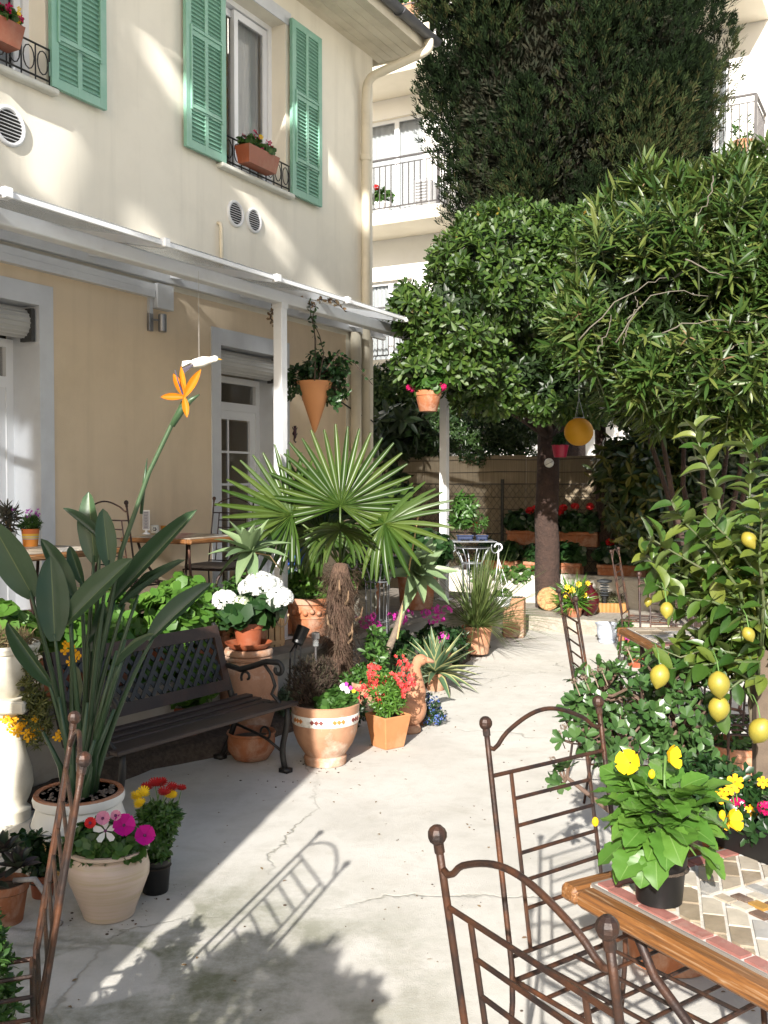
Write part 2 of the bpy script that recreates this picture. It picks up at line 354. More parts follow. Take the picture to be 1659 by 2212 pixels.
# ================================================================ SETTING: ground, terrace, bed
def concrete_mat():
    m, nt, b = nodes('weathered_concrete'); tc = nt.nodes.new('ShaderNodeTexCoord'); P = tc.outputs['Object']
    n1 = noise(nt, .9, 8, .62, vec=P); n2 = noise(nt, 7, 8, .7, vec=P); n3 = noise(nt, 170, 4, .75, vec=P)
    c = ramp(nt, [(.30, (.43,.41,.365)), (.52, (.53,.51,.465)), (.72, (.58,.56,.515))], n1.outputs['Fac']).outputs['Color']
    c = mixc(nt, math_(nt, 'MULTIPLY', ramp(nt, [(.48, (0,0,0)), (.72, (1,1,1))], n2.outputs['Fac']).outputs['Color'], .35), c, (.33,.31,.265))
    sp = ramp(nt, [(.63, (0,0,0)), (.70, (1,1,1))], n3.outputs['Fac']).outputs['Color']
    c = mixc(nt, math_(nt, 'MULTIPLY', sp, .55), c, (.24,.225,.20))
    n9 = noise(nt, 2.4, 9, .75, vec=P, dist=1.2); c = mixc(nt, math_(nt, 'MULTIPLY', ramp(nt, [(.54, (0,0,0)), (.66, (1,1,1))], n9.outputs['Fac']).outputs['Color'], .30), c, (.36,.33,.27))
    def disc(x, y, r0, r1):                             # 1 inside r0, 0 outside r1
        v = nt.nodes.new('ShaderNodeVectorMath'); v.operation = 'SUBTRACT'; nt.links.new(P, v.inputs[0]); v.inputs[1].default_value = (x, y, 0)
        l = nt.nodes.new('ShaderNodeVectorMath'); l.operation = 'LENGTH'; nt.links.new(v.outputs[0], l.inputs[0])
        mr = nt.nodes.new('ShaderNodeMapRange'); mr.inputs['From Min'].default_value = r0; mr.inputs['From Max'].default_value = r1; mr.inputs['To Min'].default_value = 1; mr.inputs['To Max'].default_value = 0
        nt.links.new(l.outputs['Value'], mr.inputs['Value']); return mr.outputs[0]
    n4 = noise(nt, 2.6, 9, .72, vec=P)                  # moss growing on the damp part of the slab
    k = ramp(nt, [(.40, (0,0,0)), (.62, (1,1,1))], n4.outputs['Fac']).outputs['Color']
    k = math_(nt, 'MULTIPLY', k, disc(-.75, 3.15, .35, 1.25)); k = math_(nt, 'MULTIPLY', k, .85)
    ring1 = disc(-.95, 3.25, .20, .215); ring2 = disc(-.88, 3.72, .155, .17)   # pale rings left by pots
    rr = math_(nt, 'MAXIMUM', ring1, ring2); k = math_(nt, 'MULTIPLY', k, math_(nt, 'SUBTRACT', 1.0, math_(nt, 'MULTIPLY', rr, .8)))
    c = mixc(nt, k, c, (.115,.125,.062))
    # cracks
    nv = noise(nt, 1.6, 5, .6, vec=P); va = nt.nodes.new('ShaderNodeVectorMath'); va.operation = 'MULTIPLY_ADD'
    nt.links.new(nv.outputs['Color'], va.inputs[0]); va.inputs[1].default_value = (.55,.55,0); nt.links.new(P, va.inputs[2])
    vo = nt.nodes.new('ShaderNodeTexVoronoi'); vo.feature = 'DISTANCE_TO_EDGE'; vo.inputs['Scale'].default_value = .42; nt.links.new(va.outputs[0], vo.inputs['Vector'])
    ck = ramp(nt, [(.0012, (1,1,1)), (.0045, (0,0,0))], vo.outputs['Distance']).outputs['Color']
    br = noise(nt, .8, 3, vec=P); ck = math_(nt, 'MULTIPLY', ck, ramp(nt, [(.42, (0,0,0)), (.6, (1,1,1))], br.outputs['Fac']).outputs['Color'])
    c = mixc(nt, math_(nt, 'MULTIPLY', ck, .75), c, (.13,.125,.085))
    nt.links.new(c, b.inputs['Base Color']); b.inputs['Roughness'].default_value = .9; b.inputs['Specular IOR Level'].default_value = .25
    h = math_(nt, 'ADD', math_(nt, 'MULTIPLY', n3.outputs['Fac'], .5), math_(nt, 'MULTIPLY', n2.outputs['Fac'], .8))
    h = math_(nt, 'SUBTRACT', h, math_(nt, 'MULTIPLY', ck, 1.2)); bump(nt, b, h, .45, .012); return m
CONC = concrete_mat()
g = MB(); g.box(-150, 150, -150, 150, -.3, 0); structure(g.build('ground', CONC))
def hb(mb, t0, t1, o0, o1, z0, z1): return mb.box(t0, t1, -o1, -o0, z0, z1)      # box in the house frame (y = -off)
def house_frame(o): o.location = P0.tolist(); o.rotation_euler = (0, 0, HROT); return o
TERM = simple('terrace_concrete', (.34,.31,.27), .9, (.26,.235,.20), 4, bmp=.3, bscale=60, dirt=(.15,.13,.10,.5), dscale=2)
q = MB(); hb(q, -14, 3.6, -.2, 1.85, .002, TER - .04); te = structure(house_frame(q.build('terrace', TERM)))
q = MB(); hb(q, -14, 3.62, -.2, 1.90, TER - .04, TER); q.build('terrace_edge', simple('terrace_nosing', (.24,.21,.175), .85, (.16,.14,.115), 9, bmp=.3), te)
# planted bed between terrace and path, an uneven low mound of soil
q = MB(); m_, n_ = 40, 12; PP = np.zeros((m_, n_, 3))
for i in range(m_):
    t = -6.5 + 9.4 * i / (m_ - 1); ow = (2.22 if t > -1.3 else 2.22 - .3 * min(1, (-1.3 - t) / .5)) + .06 * math.sin(t * 2.3) + .03 * math.sin(t * 7) - .25 * max(0, t - 1.9)
    for j in range(n_):
        s = j / (n_ - 1); PP[i, j] = (t, -(1.75 + (ow - 1.75) * s), -.02 + .13 * (1 - s ** 4) + .02 * math.sin(t * 5 + j * 2))
q.grid(PP); structure(house_frame(q.build('flower_bed', SOIL, smooth=True)))

# ================================================================ HOUSE
house = thing('house', 'cream and beige rendered house with green louvred shutters and roof gutter', 'house', P0, HROT)
def hpart(name, mb, mat, parent=None, **k): return mb.build(name, mat, parent or house, **k)
def wall_with_holes(mb, t0, t1, z0, z1, holes, o0=-.35, o1=0.0):
    ts = sorted({t0, t1, *[h[0] for h in holes], *[h[1] for h in holes]})
    for a, b in zip(ts[:-1], ts[1:]):
        if b <= t0 or a >= t1: continue
        hs = sorted([(h[2], h[3]) for h in holes if h[0] <= a + 1e-6 and h[1] >= b - 1e-6]); z = z0
        for (u, v) in hs:
            if u > z: hb(mb, a, b, o0, o1, z, u)
            z = v
        if z < z1: hb(mb, a, b, o0, o1, z, z1)
ZS = 3.32
DOOR = (1.19, 2.19, TER, 2.91); DOORL = (-2.35, -.95, TER, 2.94)
WIN = (1.22, 2.28, 4.57, 6.28); WINL = (-1.90, -.86, 4.55, 6.28)
q = MB(); wall_with_holes(q, -9, 4.08, 0.0, ZS, [DOOR, DOORL]); hpart('lower_wall', q, BEIGE)
q = MB(); wall_with_holes(q, -9, 4.08, ZS, 6.9, [WIN, WINL]); hpart('upper_wall', q, CREAM)
q = MB(); hb(q, 3.73, 4.08, -7, -.35, 0, 6.9); hpart('side_wall', q, CREAM)
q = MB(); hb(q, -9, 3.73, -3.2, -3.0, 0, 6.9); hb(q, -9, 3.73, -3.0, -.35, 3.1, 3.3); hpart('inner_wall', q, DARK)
q = MB(); hb(q, 3.46, 4.083, .0, .006, TER, ZS); hb(q, -9, 4.083, 0, .004, ZS - .03, ZS); hpart('corner_band', q, CREAM)
def surround(d, w=.13, z0=TER):
    mb = MB(); a, b, _, zt = d
    hb(mb, a - w, a, 0, .012, z0, zt + .15); hb(mb, b, b + w, 0, .012, z0, zt + .15); hb(mb, a, b, 0, .012, zt, zt + .15)
    hb(mb, a, a + .004, -.34, .012, z0, zt); hb(mb, b - .004, b, -.34, .012, z0, zt); hb(mb, a + .004, b - .004, -.34, .012, zt - .004, zt)
    return mb
hpart('door_surround', surround(DOOR), SURR); hpart('door_surround', surround(DOORL), SURR)
for W in (WIN, WINL):
    q = MB(); hb(q, W[0] - .09, W[1] + .09, 0, .01, W[3], W[3] + .13); hpart('window_lintel', q, SURR)
GLASS = glass('window_glass'); CURT = simple('curtain_cloth', (.82,.84,.82), .9, (.74,.76,.75), 3)
CURT_Y = simple('patterned_curtain', (.40,.34,.22), .9, (.42,.28,.06), 14, lo=.5, hi=.55)
PVC = simple('white_window_frame', (.78,.79,.81), .3, (.74,.75,.77), 2)
def window(W, left_hidden=False):
    a, b, z0, z1 = W; mb = MB(); o = -.17
    for (x0, x1, u, v) in ((a, a+.05, z0, z1), (b-.05, b, z0, z1), (a+.05, b-.05, z0, z0+.05), (a+.05, b-.05, z1-.05, z1)): hb(mb, x0, x1, o-.10, o, u, v)
    fr = hpart('window', mb, PVC)
    m2 = MB(); c = (a + b) / 2 - .05
    for k, (x0, x1, oo) in enumerate(((c - .02, b - .06, o - .02), (a + .06, c + .05, o - .062))):
        s = MB()
        for (p0, p1, u, v) in ((x0, x0+.06, z0+.06, z1-.06), (x1-.06, x1, z0+.06, z1-.06), (x0+.06, x1-.06, z0+.06, z0+.13), (x0+.06, x1-.06, z1-.13, z1-.06)): hb(s, p0, p1, oo-.035, oo, u, v)
        hpart('sash', s, PVC, fr)
        s = MB(); hb(s, x0+.06, x1-.06, oo-.02, oo-.014, z0+.13, z1-.13); hpart('pane', s, GLASS, fr)
    for (x0, x1, mt) in ((a + .05, c - .02, CURT_Y), (c + .04, b - .1, CURT)):
        nn = 40; G = np.zeros((2, nn, 3))
        for j in range(nn):
            t = x0 + (x1 - x0) * j / (nn - 1); y = .275 + .016 * math.sin(j * 1.3) + .006 * math.sin(j * 2.9)
            G[0, j] = (t, y, z0); G[1, j] = (t, y, z1)
        s = MB(); s.grid(G); hpart('curtain', s, mt, fr, smooth=True)
    s = MB(); s.bbox(a - .07, b + .07, -.075, .16, z0 - .045, z0, .01); hpart('sill', s, simple('pale_stone_sill', (.66,.66,.60), .7, (.58,.57,.5), 8, bmp=.2), fr)
    return fr
window(WIN); window(WINL)
# louvred shutters: stiles, rails and every slat a piece of its own
sl = MB(); sl.obox((0,0,0), (.182, .030, .007), np.array([[1,0,0],[0,.62,.78],[0,-.78,.62]]).T); SLAT = sl.mesh('slat'); SLAT.materials.append(SHUT)
def shutter(t0, z0, z1, w=.56, proud=.03):
    mb = MB(); o0, o1 = proud, proud + .035; H = z1 - z0
    zm = [z0, z0 + .07, z0 + .07 + .15 * H, z0 + .07 + .15 * H + .06, z0 + .56 * H, z0 + .56 * H + .08, z1 - .07, z1]
    for x0, x1 in ((t0, t0 + .07), (t0 + w - .07, t0 + w), (t0 + w / 2 - .022, t0 + w / 2 + .022)): hb(mb, x0, x1, o0, o1, z0, z1)
    for u, v in ((zm[0], zm[1]), (zm[2], zm[3]), (zm[4], zm[5]), (zm[6], zm[7])):
        hb(mb, t0 + .07, t0 + w/2 - .022, o0, o1 - .001, u, v); hb(mb, t0 + w/2 + .022, t0 + w - .07, o0, o1 - .001, u, v)
    hb(mb, t0 + .06, t0 + w - .06, o0 + .012, o0 + .016, z0 + .05, z1 - .05)
    # flap frame round the middle louvres, standing proud
    for x0, x1, u, v in ((t0+.055, t0+.075, zm[2], zm[5]), (t0+w-.075, t0+w-.055, zm[2], zm[5]), (t0+.075, t0+w-.075, zm[2]+.02, zm[2]+.04), (t0+.075, t0+w-.075, zm[5]-.035, zm[5]-.015)): hb(mb, x0, x1, o1, o1+.012, u, v)
    sh = hpart('shutter', mb, SHUT)
    for (u, v) in ((zm[1], zm[2]), (zm[3], zm[4]), (zm[5], zm[6])):
        k = int((v - u) / .036)
        for i in range(k):
            z = u + (i + .5) * (v - u) / k
            for xc in (t0 + .07 + (w/2 - .092) / 2, t0 + w - .07 - (w/2 - .092) / 2):
                link('slat', SLAT, None, sh, Matrix.Translation((xc, -(o1 - .012), z)))
    HM = simple('hinge_metal', (.20,.36,.29), .5); xh = t0 + (w if 0 < t0 < 1 else 0)
    for z in (z0 + .12, z1 - .25): hn = MB(); hn.tube([(xh, -.045, z - .05), (xh, -.045, z + .05)], .011, 6); hpart('hinge', hn, HM, sh)
    hn = MB(); hn.tube([(t0 + .2, -o1 - .012, z0 + .33), (t0 + .27, -o1 - .03, z0 + .33), (t0 + .34, -o1 - .012, z0 + .33)], .006, 5); hpart('latch', hn, HM, sh)
shutter(.66, 4.57, 6.34); shutter(2.31, 4.57, 6.34); shutter(-.86, 4.56, 6.34)
# window guard, scrolls of black iron
def guard(a, b, z):
    mb = MB()
    for zz in (z + .04, z + .27): mb.tube([(a, -.04, zz), (b, -.04, zz)], .008, 5)
    k = int((b - a) / .13)
    for i in range(k):
        c = a + (i + .5) * (b - a) / k; an = np.linspace(0, 2 * math.pi, 13)
        mb.tube(np.stack([c + .05 * np.cos(an), np.full(13, -.04), z + .155 + .085 * np.sin(an)], 1), .005, 5, cap=False)
        mb.tube([(c + .062, -.04, z), (c + .062, -.04, z + .27)], .006, 5)
    hpart('window_guard', mb, IRON)
guard(WIN[0], WIN[1], WIN[2]); guard(WINL[0], WINL[1], WINL[2])
# round ventilation grilles
for (x, y, r) in ((18, 273, .145), (507, 462, .125), (547, 477, .120)):
    t, z = onwall(x, y); mb = MB(); an = np.linspace(0, 2*math.pi, 29)[:-1]; prof = [(r*.78, .004), (r*.80, .022), (r*.92, .026), (r, .014), (r*1.0, .0)]
    V = []; F = []; k = 28
    for (rr, o) in prof: V += [(t + rr*math.cos(a), -o, z + rr*math.sin(a)) for a in an]
    for i in range(len(prof)-1):
        for j in range(k): F.append((i*k+j, i*k+(j+1)%k, (i+1)*k+(j+1)%k, (i+1)*k+j))
    mb.add(V, F); v = hpart('vent', mb, WHITE, smooth=True)
    m2 = MB(); m2.add([(t + r*.79*math.cos(a), -.005, z + r*.79*math.sin(a)) for a in an], [tuple(range(27,-1,-1))]); hpart('vent_hole', m2, DARK, v)
    for i in range(8):
        zz = -r*.7 + r*1.4*(i+.5)/8; hw = math.sqrt(max(0, (r*.78)**2 - zz*zz)); m3 = MB()
        m3.obox((t, -.014, z + zz), (hw*2, .010, .004), np.array([[1,0,0],[0,.8,.6],[0,-.6,.8]]).T); hpart('vent_slat', m3, WHITE, v)
# doors set back in their openings, with roller shutter boxes
def glazed_door(W, cols=2, rows=5, split=True):
    a, b, z0, z1 = W; o = -.27; zt = 2.34; mb = MB()
    for (x0, x1, u, v) in ((a+.004, a+.07, z0, z1-.24), (b-.07, b-.004, z0, z1-.24), (a+.07, b-.07, zt, zt+.08), (a+.07, b-.07, z1-.30, z1-.24), (a+.07, b-.07, z0, z0+.05)): hb(mb, x0, x1, o-.07, o, u, v)
    dr = hpart('door', mb, PVC)
    leaf = MB(); x0, x1 = a + .07, b - .07; w = .085
    for (p, r_, u, v) in ((x0, x0+w, z0+.05, zt), (x1-w, x1, z0+.05, zt), (x0+w, x1-w, zt-w, zt), (x0+w, x1-w, z0+.05, z0+.2)): hb(leaf, p, r_, o-.05, o-.012, u, v)
    gx = [x0 + w + (x1 - x0 - 2*w) * i / cols for i in range(cols + 1)]; gz = [z0 + .2 + (zt - w - z0 - .2) * i / rows for i in range(rows + 1)]
    for i in range(1, cols): hb(leaf, gx[i]-.011, gx[i]+.011, o-.04, o-.02, gz[0], gz[-1])
    for j in range(1, rows):
        for i in range(cols): hb(leaf, gx[i] + (.011 if i else 0), gx[i+1] - (.011 if i < cols-1 else 0), o-.04, o-.022, gz[j]-.011, gz[j]+.011)
    hpart('door_leaf', leaf, PVC, dr)
    for i in range(cols):
        for j in range(rows):
            pn = MB(); hb(pn, gx[i]+.012, gx[i+1]-.012, o-.034, o-.028, gz[j]+.012, gz[j+1]-.012); hpart('pane', pn, GLASS, dr)
    pn = MB(); hb(pn, a+.07, b-.07, o-.045, o-.038, zt+.08, z1-.30); hpart('transom_pane', pn, GLASS, dr)
    bx = MB(); n = 10; P = []
    for i in range(n + 1):
        th = -math.pi/2 + math.pi * i / n * .98; P.append((-.14 - .10*math.cos(th), z1 - .135 + .11*math.sin(th)))
    V = [(a+.02, y-0, z) for (y, z) in P] + [(b-.05, y, z) for (y, z) in P] ; V = [(t, -(-.27) + (y), z) for (t, y, z) in V]
    F = [(i, i+1, n+2+i, n+1+i) for i in range(n)] + [tuple(range(n, -1, -1)), tuple(range(n+1, 2*n+2))]
    bx.add(V, F); rs = hpart('roller_shutter_box', bx, simple('roller_slats', (.50,.50,.49), .5, (.43,.43,.42), 3))
    for i in range(1, n): 
        rb = MB(); y, z = P[i]; rb.tube([(a+.02, .27 + y - .001, z), (b-.05, .27 + y - .001, z)], .006, 5); hpart('slat', rb, MATS['roller_slats'], rs)
    br = MB(); hb(br, b-.05, b-.02, -.14, -.02, z1-.27, z1-.03); hpart('bracket', br, simple('dark_bracket', (.05,.05,.05), .5), rs)
    return dr
glazed_door(DOOR); glazed_door(DOORL, 3, 5)
# eaves: soffit planks, fascia, gutter, roof
q = MB(); q.add([(-9, .5, 7.05), (4.3, .5, 7.05), (4.3, -.70, 6.72), (-9, -.70, 6.72), (-9, .5, 7.12), (4.3, .5, 7.12), (4.3, -.70, 6.79), (-9, -.70, 6.79)], [(0,3,2,1)[::-1],(4,5,6,7)[::-1],(0,1,5,4),(1,2,6,5),(2,3,7,6),(3,0,4,7)])
q.add([(-9,.5,7.05),(4.3,.5,7.05),(4.3,5,8.6),(-9,5,8.6)], [(0,1,2,3)]); roof = hpart('roof', q, simple('roof_tiles', (.34,.13,.07), .8, (.26,.10,.055), 9, bmp=.4, bscale=20))
SOFF = simple('soffit_paint', (.66,.60,.48), .75, (.60,.545,.43), 2, dirt=(.4,.34,.24,.3), dscale=2)
for i in range(6):
    q = MB(); q.bbox(-9, 4.25, -.62 + i * .106, -.62 + i * .106 + .102, 6.60, 6.62, .004); hpart('soffit_plank', q, SOFF, roof)
q = MB(); q.box(-9, 4.25, -.645, -.622, 6.59, 6.76); q.box(4.25, 4.28, -.645, 3, 6.59, 6.95); hpart('fascia', q, SOFF, roof)
an = np.linspace(math.pi, 2*math.pi, 11); V = []; F = []
for t in (-9, 4.32):
    V += [(t, -.715 + .068*math.cos(a), 6.735 + .068*math.sin(a)) for a in an]
for t in (-9, 4.32):
    V += [(t, -.715 + .062*math.cos(a), 6.735 + .062*math.sin(a)) for a in an]
for i in range(10): F += [(i, i+1, 12+i, 11+i), (22+i, 33+i, 34+i, 23+i)]
F += [(11,12,13,14,15,16,17,18,19,20,21)]
q = MB(); q.add(V, F); gut = hpart('gutter', q, ZINC, smooth=True)
for t in np.arange(-2, 4.3, .9):
    q = MB(); q.tube([(t, -.715 + .073*math.cos(a), 6.735 + .073*math.sin(a)) for a in an], .008, 5); hpart('gutter_bracket', q, ZINC, gut)
def bend(P, k=6):                                       # round the corners of a polyline
    P = [np.asarray(p, float) for p in P]; out = [P[0]]
    for i in range(1, len(P) - 1):
        a = P[i] + (P[i-1] - P[i]) * min(.45, .12 / np.linalg.norm(P[i-1] - P[i])); c = P[i] + (P[i+1] - P[i]) * min(.45, .12 / np.linalg.norm(P[i+1] - P[i]))
        for s in np.linspace(0, 1, k): out.append((1-s)**2*a + 2*s*(1-s)*P[i] + s*s*c)
    return np.array(out + [P[-1]])
q = MB(); q.tube(bend([(4.12, -.715, 6.68), (4.12, -.715, 6.56), (3.79, -.10, 6.25), (3.79, -.075, 6.0), (3.79, -.075, TER)]), .052, 12); dp = hpart('downpipe', q, PIPE, smooth=True)
q = MB(); q.tube([(3.56, -.075, 3.33), (3.56, -.075, TER)], .062, 12); hpart('downpipe', q, PIPE, smooth=True)
for z in (5.35, 2.9, 1.6):
    q = MB(); q.tube([(3.79, -.075, z - .03), (3.79, -.075, z + .03)], .060, 12); q.box(3.785, 3.795, -.05, 0, z - .01, z + .01); hpart('pipe_clamp', q, PIPE, dp)
q = MB(); q.tube(bend([(1.17, 0, 4.02), (1.17, -.04, 4.02), (1.17, -.04, 3.42)]), .019, 8); hpart('conduit', q, PIPE, smooth=True)
q = MB(); q.tube([(3.0, -.03, 2.62), (3.7, -.03, 2.42), (3.95, -.06, 2.36), (4.09, -.02, 2.33)], .008, 6); hpart('cable', q, BLACKPL)
# trunking, box and spot lamp under the roof
t1, z1_ = onwall(340, 622); q = MB(); hb(q, -6, .26, 0, .055, 3.245, 3.30); hb(q, -6, .25, 0, .06, 3.185, 3.243); hpart('trunking', q, ALU)
q = MB(); q.bbox(.26, .47, -.075, 0, 3.10, 3.31, .006); hpart('junction_box', q, ALU)
q = MB(); hb(q, .215, .255, 0, .03, 3.05, 3.185); hpart('conduit', q, ALU)
STEEL = simple('brushed_steel', (.35,.35,.36), .35, (.28,.28,.29), 20, metal=.9)
spot = thing('wall_spotlight', 'small brushed steel spotlight fixed to the beige wall under a junction box', 'lamp', hl(.235, 0, 2.98), HROT)
q = MB(); q.bbox(-.025, .025, -.03, .0, -.075, .075, .003); q.build('bracket', STEEL, spot)
q = MB(); q.tube([(0, -.03, .02), (.05, -.06, .02)], .008, 6); q.build('arm', STEEL, spot)
q = MB(); q.lathe([(.0,-.075),(.030,-.075),(.036,-.07),(.036,.07),(.030,.075),(0,.075)], 18, (.09,-.07,0)); q.build('lamp_head', STEEL, spot, ang=40)

# ================================================================ PERGOLA over the terrace
perg = thing('pergola', 'white metal terrace pergola with clear ribbed roof sheets on slim posts', 'pergola', P0, HROT)
def ppart(name, mb, mat, **k): return mb.build(name, mat, perg, **k)
POSTS = (-5.8, -2.9, 0.0, 2.885)
for t in POSTS:
    q = MB(); q.bbox(t - .038, t + .038, -1.538, -1.462, TER - .02, 2.965, .004); o = ppart('post', q, ALU)
    q = MB(); q.box(t - .044, t + .044, -1.544, -1.456, 2.93, 3.0); q.build('bracket', ALU, o)
    q = MB(); q.bbox(t - .07, t + .07, -1.57, -1.43, TER - .005, TER + .012, .003); q.build('foot', ALU, o)
q = MB(); q.bbox(-7, 4.3, -1.545, -1.455, 2.967, 3.052, .006); ppart('beam', q, ALU)
q = MB(); q.bbox(-7, 4.3, -.06, -.008, 3.335, 3.43, .005); ppart('ledger', q, ALU)
SHEET = glass('roof_sheet', (.40,.41,.42), .25); 
for nd in SHEET.node_tree.nodes:
    if nd.type == 'MIX_SHADER': nd.inputs[0].default_value = .58
    if nd.type == 'BSDF_TRANSPARENT': nd.inputs['Color'].default_value = (.8,.82,.84,1)
def roofz(o): return 3.412 - (3.412 - 3.02) * o / 1.82
bays = [-6.3 + 1.0 * i for i in range(11)]; bays[-1] = 4.25
bays = [-6.3, -5.1, -3.95, -2.79, -1.64, -.49, .46, 1.45, 2.45, 3.45, 4.25]
for a, b in zip(bays[:-1], bays[1:]):
    q = MB(); G = []
    q.add([(a+.02, -.05, roofz(.05)+.03), (b-.02, -.05, roofz(.05)+.03), (b-.02, -1.80, roofz(1.80)+.03), (a+.02, -1.80, roofz(1.80)+.03),
           (a+.02, -.05, roofz(.05)+.038), (b-.02, -.05, roofz(.05)+.038), (b-.02, -1.80, roofz(1.80)+.038), (a+.02, -1.80, roofz(1.80)+.038)], [(0,1,2,3),(7,6,5,4),(0,4,5,1),(1,5,6,2),(2,6,7,3),(3,7,4,0)]); ppart('roof_sheet', q, SHEET)
for b in bays:
    q = MB(); q.bar((b, -.03, roofz(.03) + .01), (b, -1.80, roofz(1.80) + .01), .045, .05); ppart('rafter', q, ALU)
    q = MB(); q.bbox(b - .026, b + .026, -1.835, -1.795, 3.012, 3.066, .005); ppart('rafter_cap', q, ALU)
q = MB(); q.bbox(-6.6, 4.3, -1.815, -1.797, 3.022, 3.05, .003); ppart('front_edge', q, ALU)

# ================================================================ APARTMENT BUILDING behind the garden
Q0 = np.array([.62, 19., 0]) + 1.1 * D; BROT = math.atan2(N[1], N[0])
FACADE = simple('white_facade', (.84,.825,.79), .85, (.81,.795,.755), 1.5, bmp=.2, bscale=40, dirt=(.6,.56,.48,.25), dscale=.6)
SLABM = simple('balcony_render', (.74,.68,.56), .9, (.68,.62,.5), 2, bmp=.2, bscale=60)
apt = thing('apartment_building', 'white sunlit apartment block with railed balconies behind the garden trees', 'building', Q0, BROT)
def bpx(x, y, off):                                     # pixel on a plane off metres in front of the facade -> local x, z
    r = ray(x, y); k = ((Q0 - off * D - _C) @ D) / (r @ D); p = _C + k * r; return (p - Q0) @ N, p[2]
def apart(name, mb, mat, parent=None, **k): return mb.build(name, mat, parent or apt, **k)
FL = [3.78, 6.62, 9.46, 12.3]
wins = []
for (x0, x1, yt, fl) in ((770, 914, 240, 6.87), (770, 890, 600, 4.03), (1505, 1575, 120, 6.87)):
    a, zt = bpx(x0, yt, 0); b, _ = bpx(x1, yt, 0); wins.append((a, b, fl, bpx(x1, yt, 0)[1]))
q = MB(); holes = wins; ts = sorted({-14., 16., *[h[0] for h in holes], *[h[1] for h in holes]})
for a, b in zip(ts[:-1], ts[1:]):
    hs = sorted([(h[2], h[3]) for h in holes if h[0] <= a + 1e-6 and h[1] >= b - 1e-6]); z = 0
    for u, v in hs: q.box(a, b, 0, .3, z, u); z = v
    q.box(a, b, 0, .3, z, 14.5)
apart('facade', q, FACADE)
q = MB(); q.box(-14, 16, 2.5, 2.7, 0, 14.5); apart('inner_wall', q, simple('room_wall', (.30,.29,.27), .9))
CURTW = simple('white_curtain', (.80,.84,.86), .9, (.7,.75,.77), 2)
for (a, b, z0, z1) in wins:
    mb = MB(); c = b - (b - a) * .42 
    for (p, r_, u, v) in ((a, a+.06, z0, z1), (b-.06, b, z0, z1), (a+.06, b-.06, z1-.07, z1), (a+.06, b-.06, z0, z0+.06), (c-.05, c+.05, z0+.06, z1-.07)): mb.box(p, r_, .1, .17, u, v)
    w = apart('window', mb, PVC)
    s = MB(); s.box(a, b, .02, .16, z1 - .003, z1 + .16); apart('shutter_case', s, SLABM, w)
    for (p, r_) in ((a+.06, c-.05), (c+.05, b-.06)):
        s = MB(); s.box(p, r_, .13, .137, z0+.06, z1-.07); apart('pane', s, GLASS, w)
    nn = 70; G = np.zeros((2, nn, 3))
    for j in range(nn):
        t = a + .08 + (b - a - .16) * j / (nn-1); y = .2 + .02*math.sin(j*1.15) + .02*math.sin(j*2.7); G[0,j] = (t,y,z0); G[1,j] = (t,y,z1)
    s = MB(); s.grid(G); apart('curtain', s, CURTW, w, smooth=True)
RAIL = simple('grey_railing', (.055,.05,.05), .5, (.08,.07,.07), 9)
def balcony(x0, x1, z, dep=1.1, rail=True):
    s = MB(); s.bbox(x0, x1, -dep, -.002, z, z + .25, .01); bl = apart('balcony', s, SLABM)
    if not rail: return bl
    zt = z + .25 + 1.0
    r_ = MB()
    for (p, q_) in (((x0, -dep + .05), (x1 - .05, -dep + .05)), ((x1 - .05, -dep + .05), (x1 - .05, -.01))):
        r_.bar((*p, zt), (*q_, zt), .045, .03); r_.bar((*p, z + .33), (*q_, z + .33), .03, .02); r_.bar((*p, zt - .12), (*q_, zt - .12), .02, .015)
    for (p, q_) in ((x1 - .05, -dep + .05), (x0 + .02, -dep + .05)): r_.bar((p, q_, z + .25), (p, q_, zt), .045, .045, (0,1,0))
    apart('railing', r_, RAIL, bl)
    bm = MB(); bm.box(-.008, .008, -.008, .008, 0, .80); me = bm.mesh('baluster'); me.materials.append(RAIL)
    k = int((x1 - x0) / .125)
    for i in range(1, k): link('baluster', me, None, bl, Matrix.Translation((x0 + (x1 - .05 - x0) * i / k, -dep + .05, z + .33)))
    for i in range(1, 8): link('baluster', me, None, bl, Matrix.Translation((x1 - .05, -dep + .05 + (dep - .05) * i / 8, z + .33)))
    return bl
xr = bpx(952, 318, 1.05)[0]; xr2 = bpx(1640, 205, 1.05)[0]
BAL = []
for f in FL[1:3]:
    BAL.append(balcony(xr - 4.2, xr, f)); BAL.append(balcony(xr2 - 3.9, xr2, f))
balcony(xr - 4.2, xr + .3, FL[0]); balcony(xr - 4.2, xr, FL[3], rail=False); balcony(xr2 - 3.9, xr2, FL[3], rail=False)
# air conditioner and pots on the balconies (things of their own)
fz = FL[1] + .25
def bworld(x, y, z): return Q0 + N * x + D * y + np.array([0, 0, z])
acx = bpx(930, 400, .5)[0]
ac = thing('air_conditioner', 'white air conditioning unit with slatted side on the apartment balcony', 'air conditioner', bworld(acx, -.5, fz), BROT)
q = MB(); q.bbox(-.16, .16, -.4, .4, .0, .58, .02); q.build('casing', WHITE, ac)
for i in range(8):
    q = MB(); q.box(-.12, .12, -.415, -.402, .08 + i*.058, .11 + i*.058); q.build('slat', simple('grey_grille', (.22,.22,.22), .6), ac)

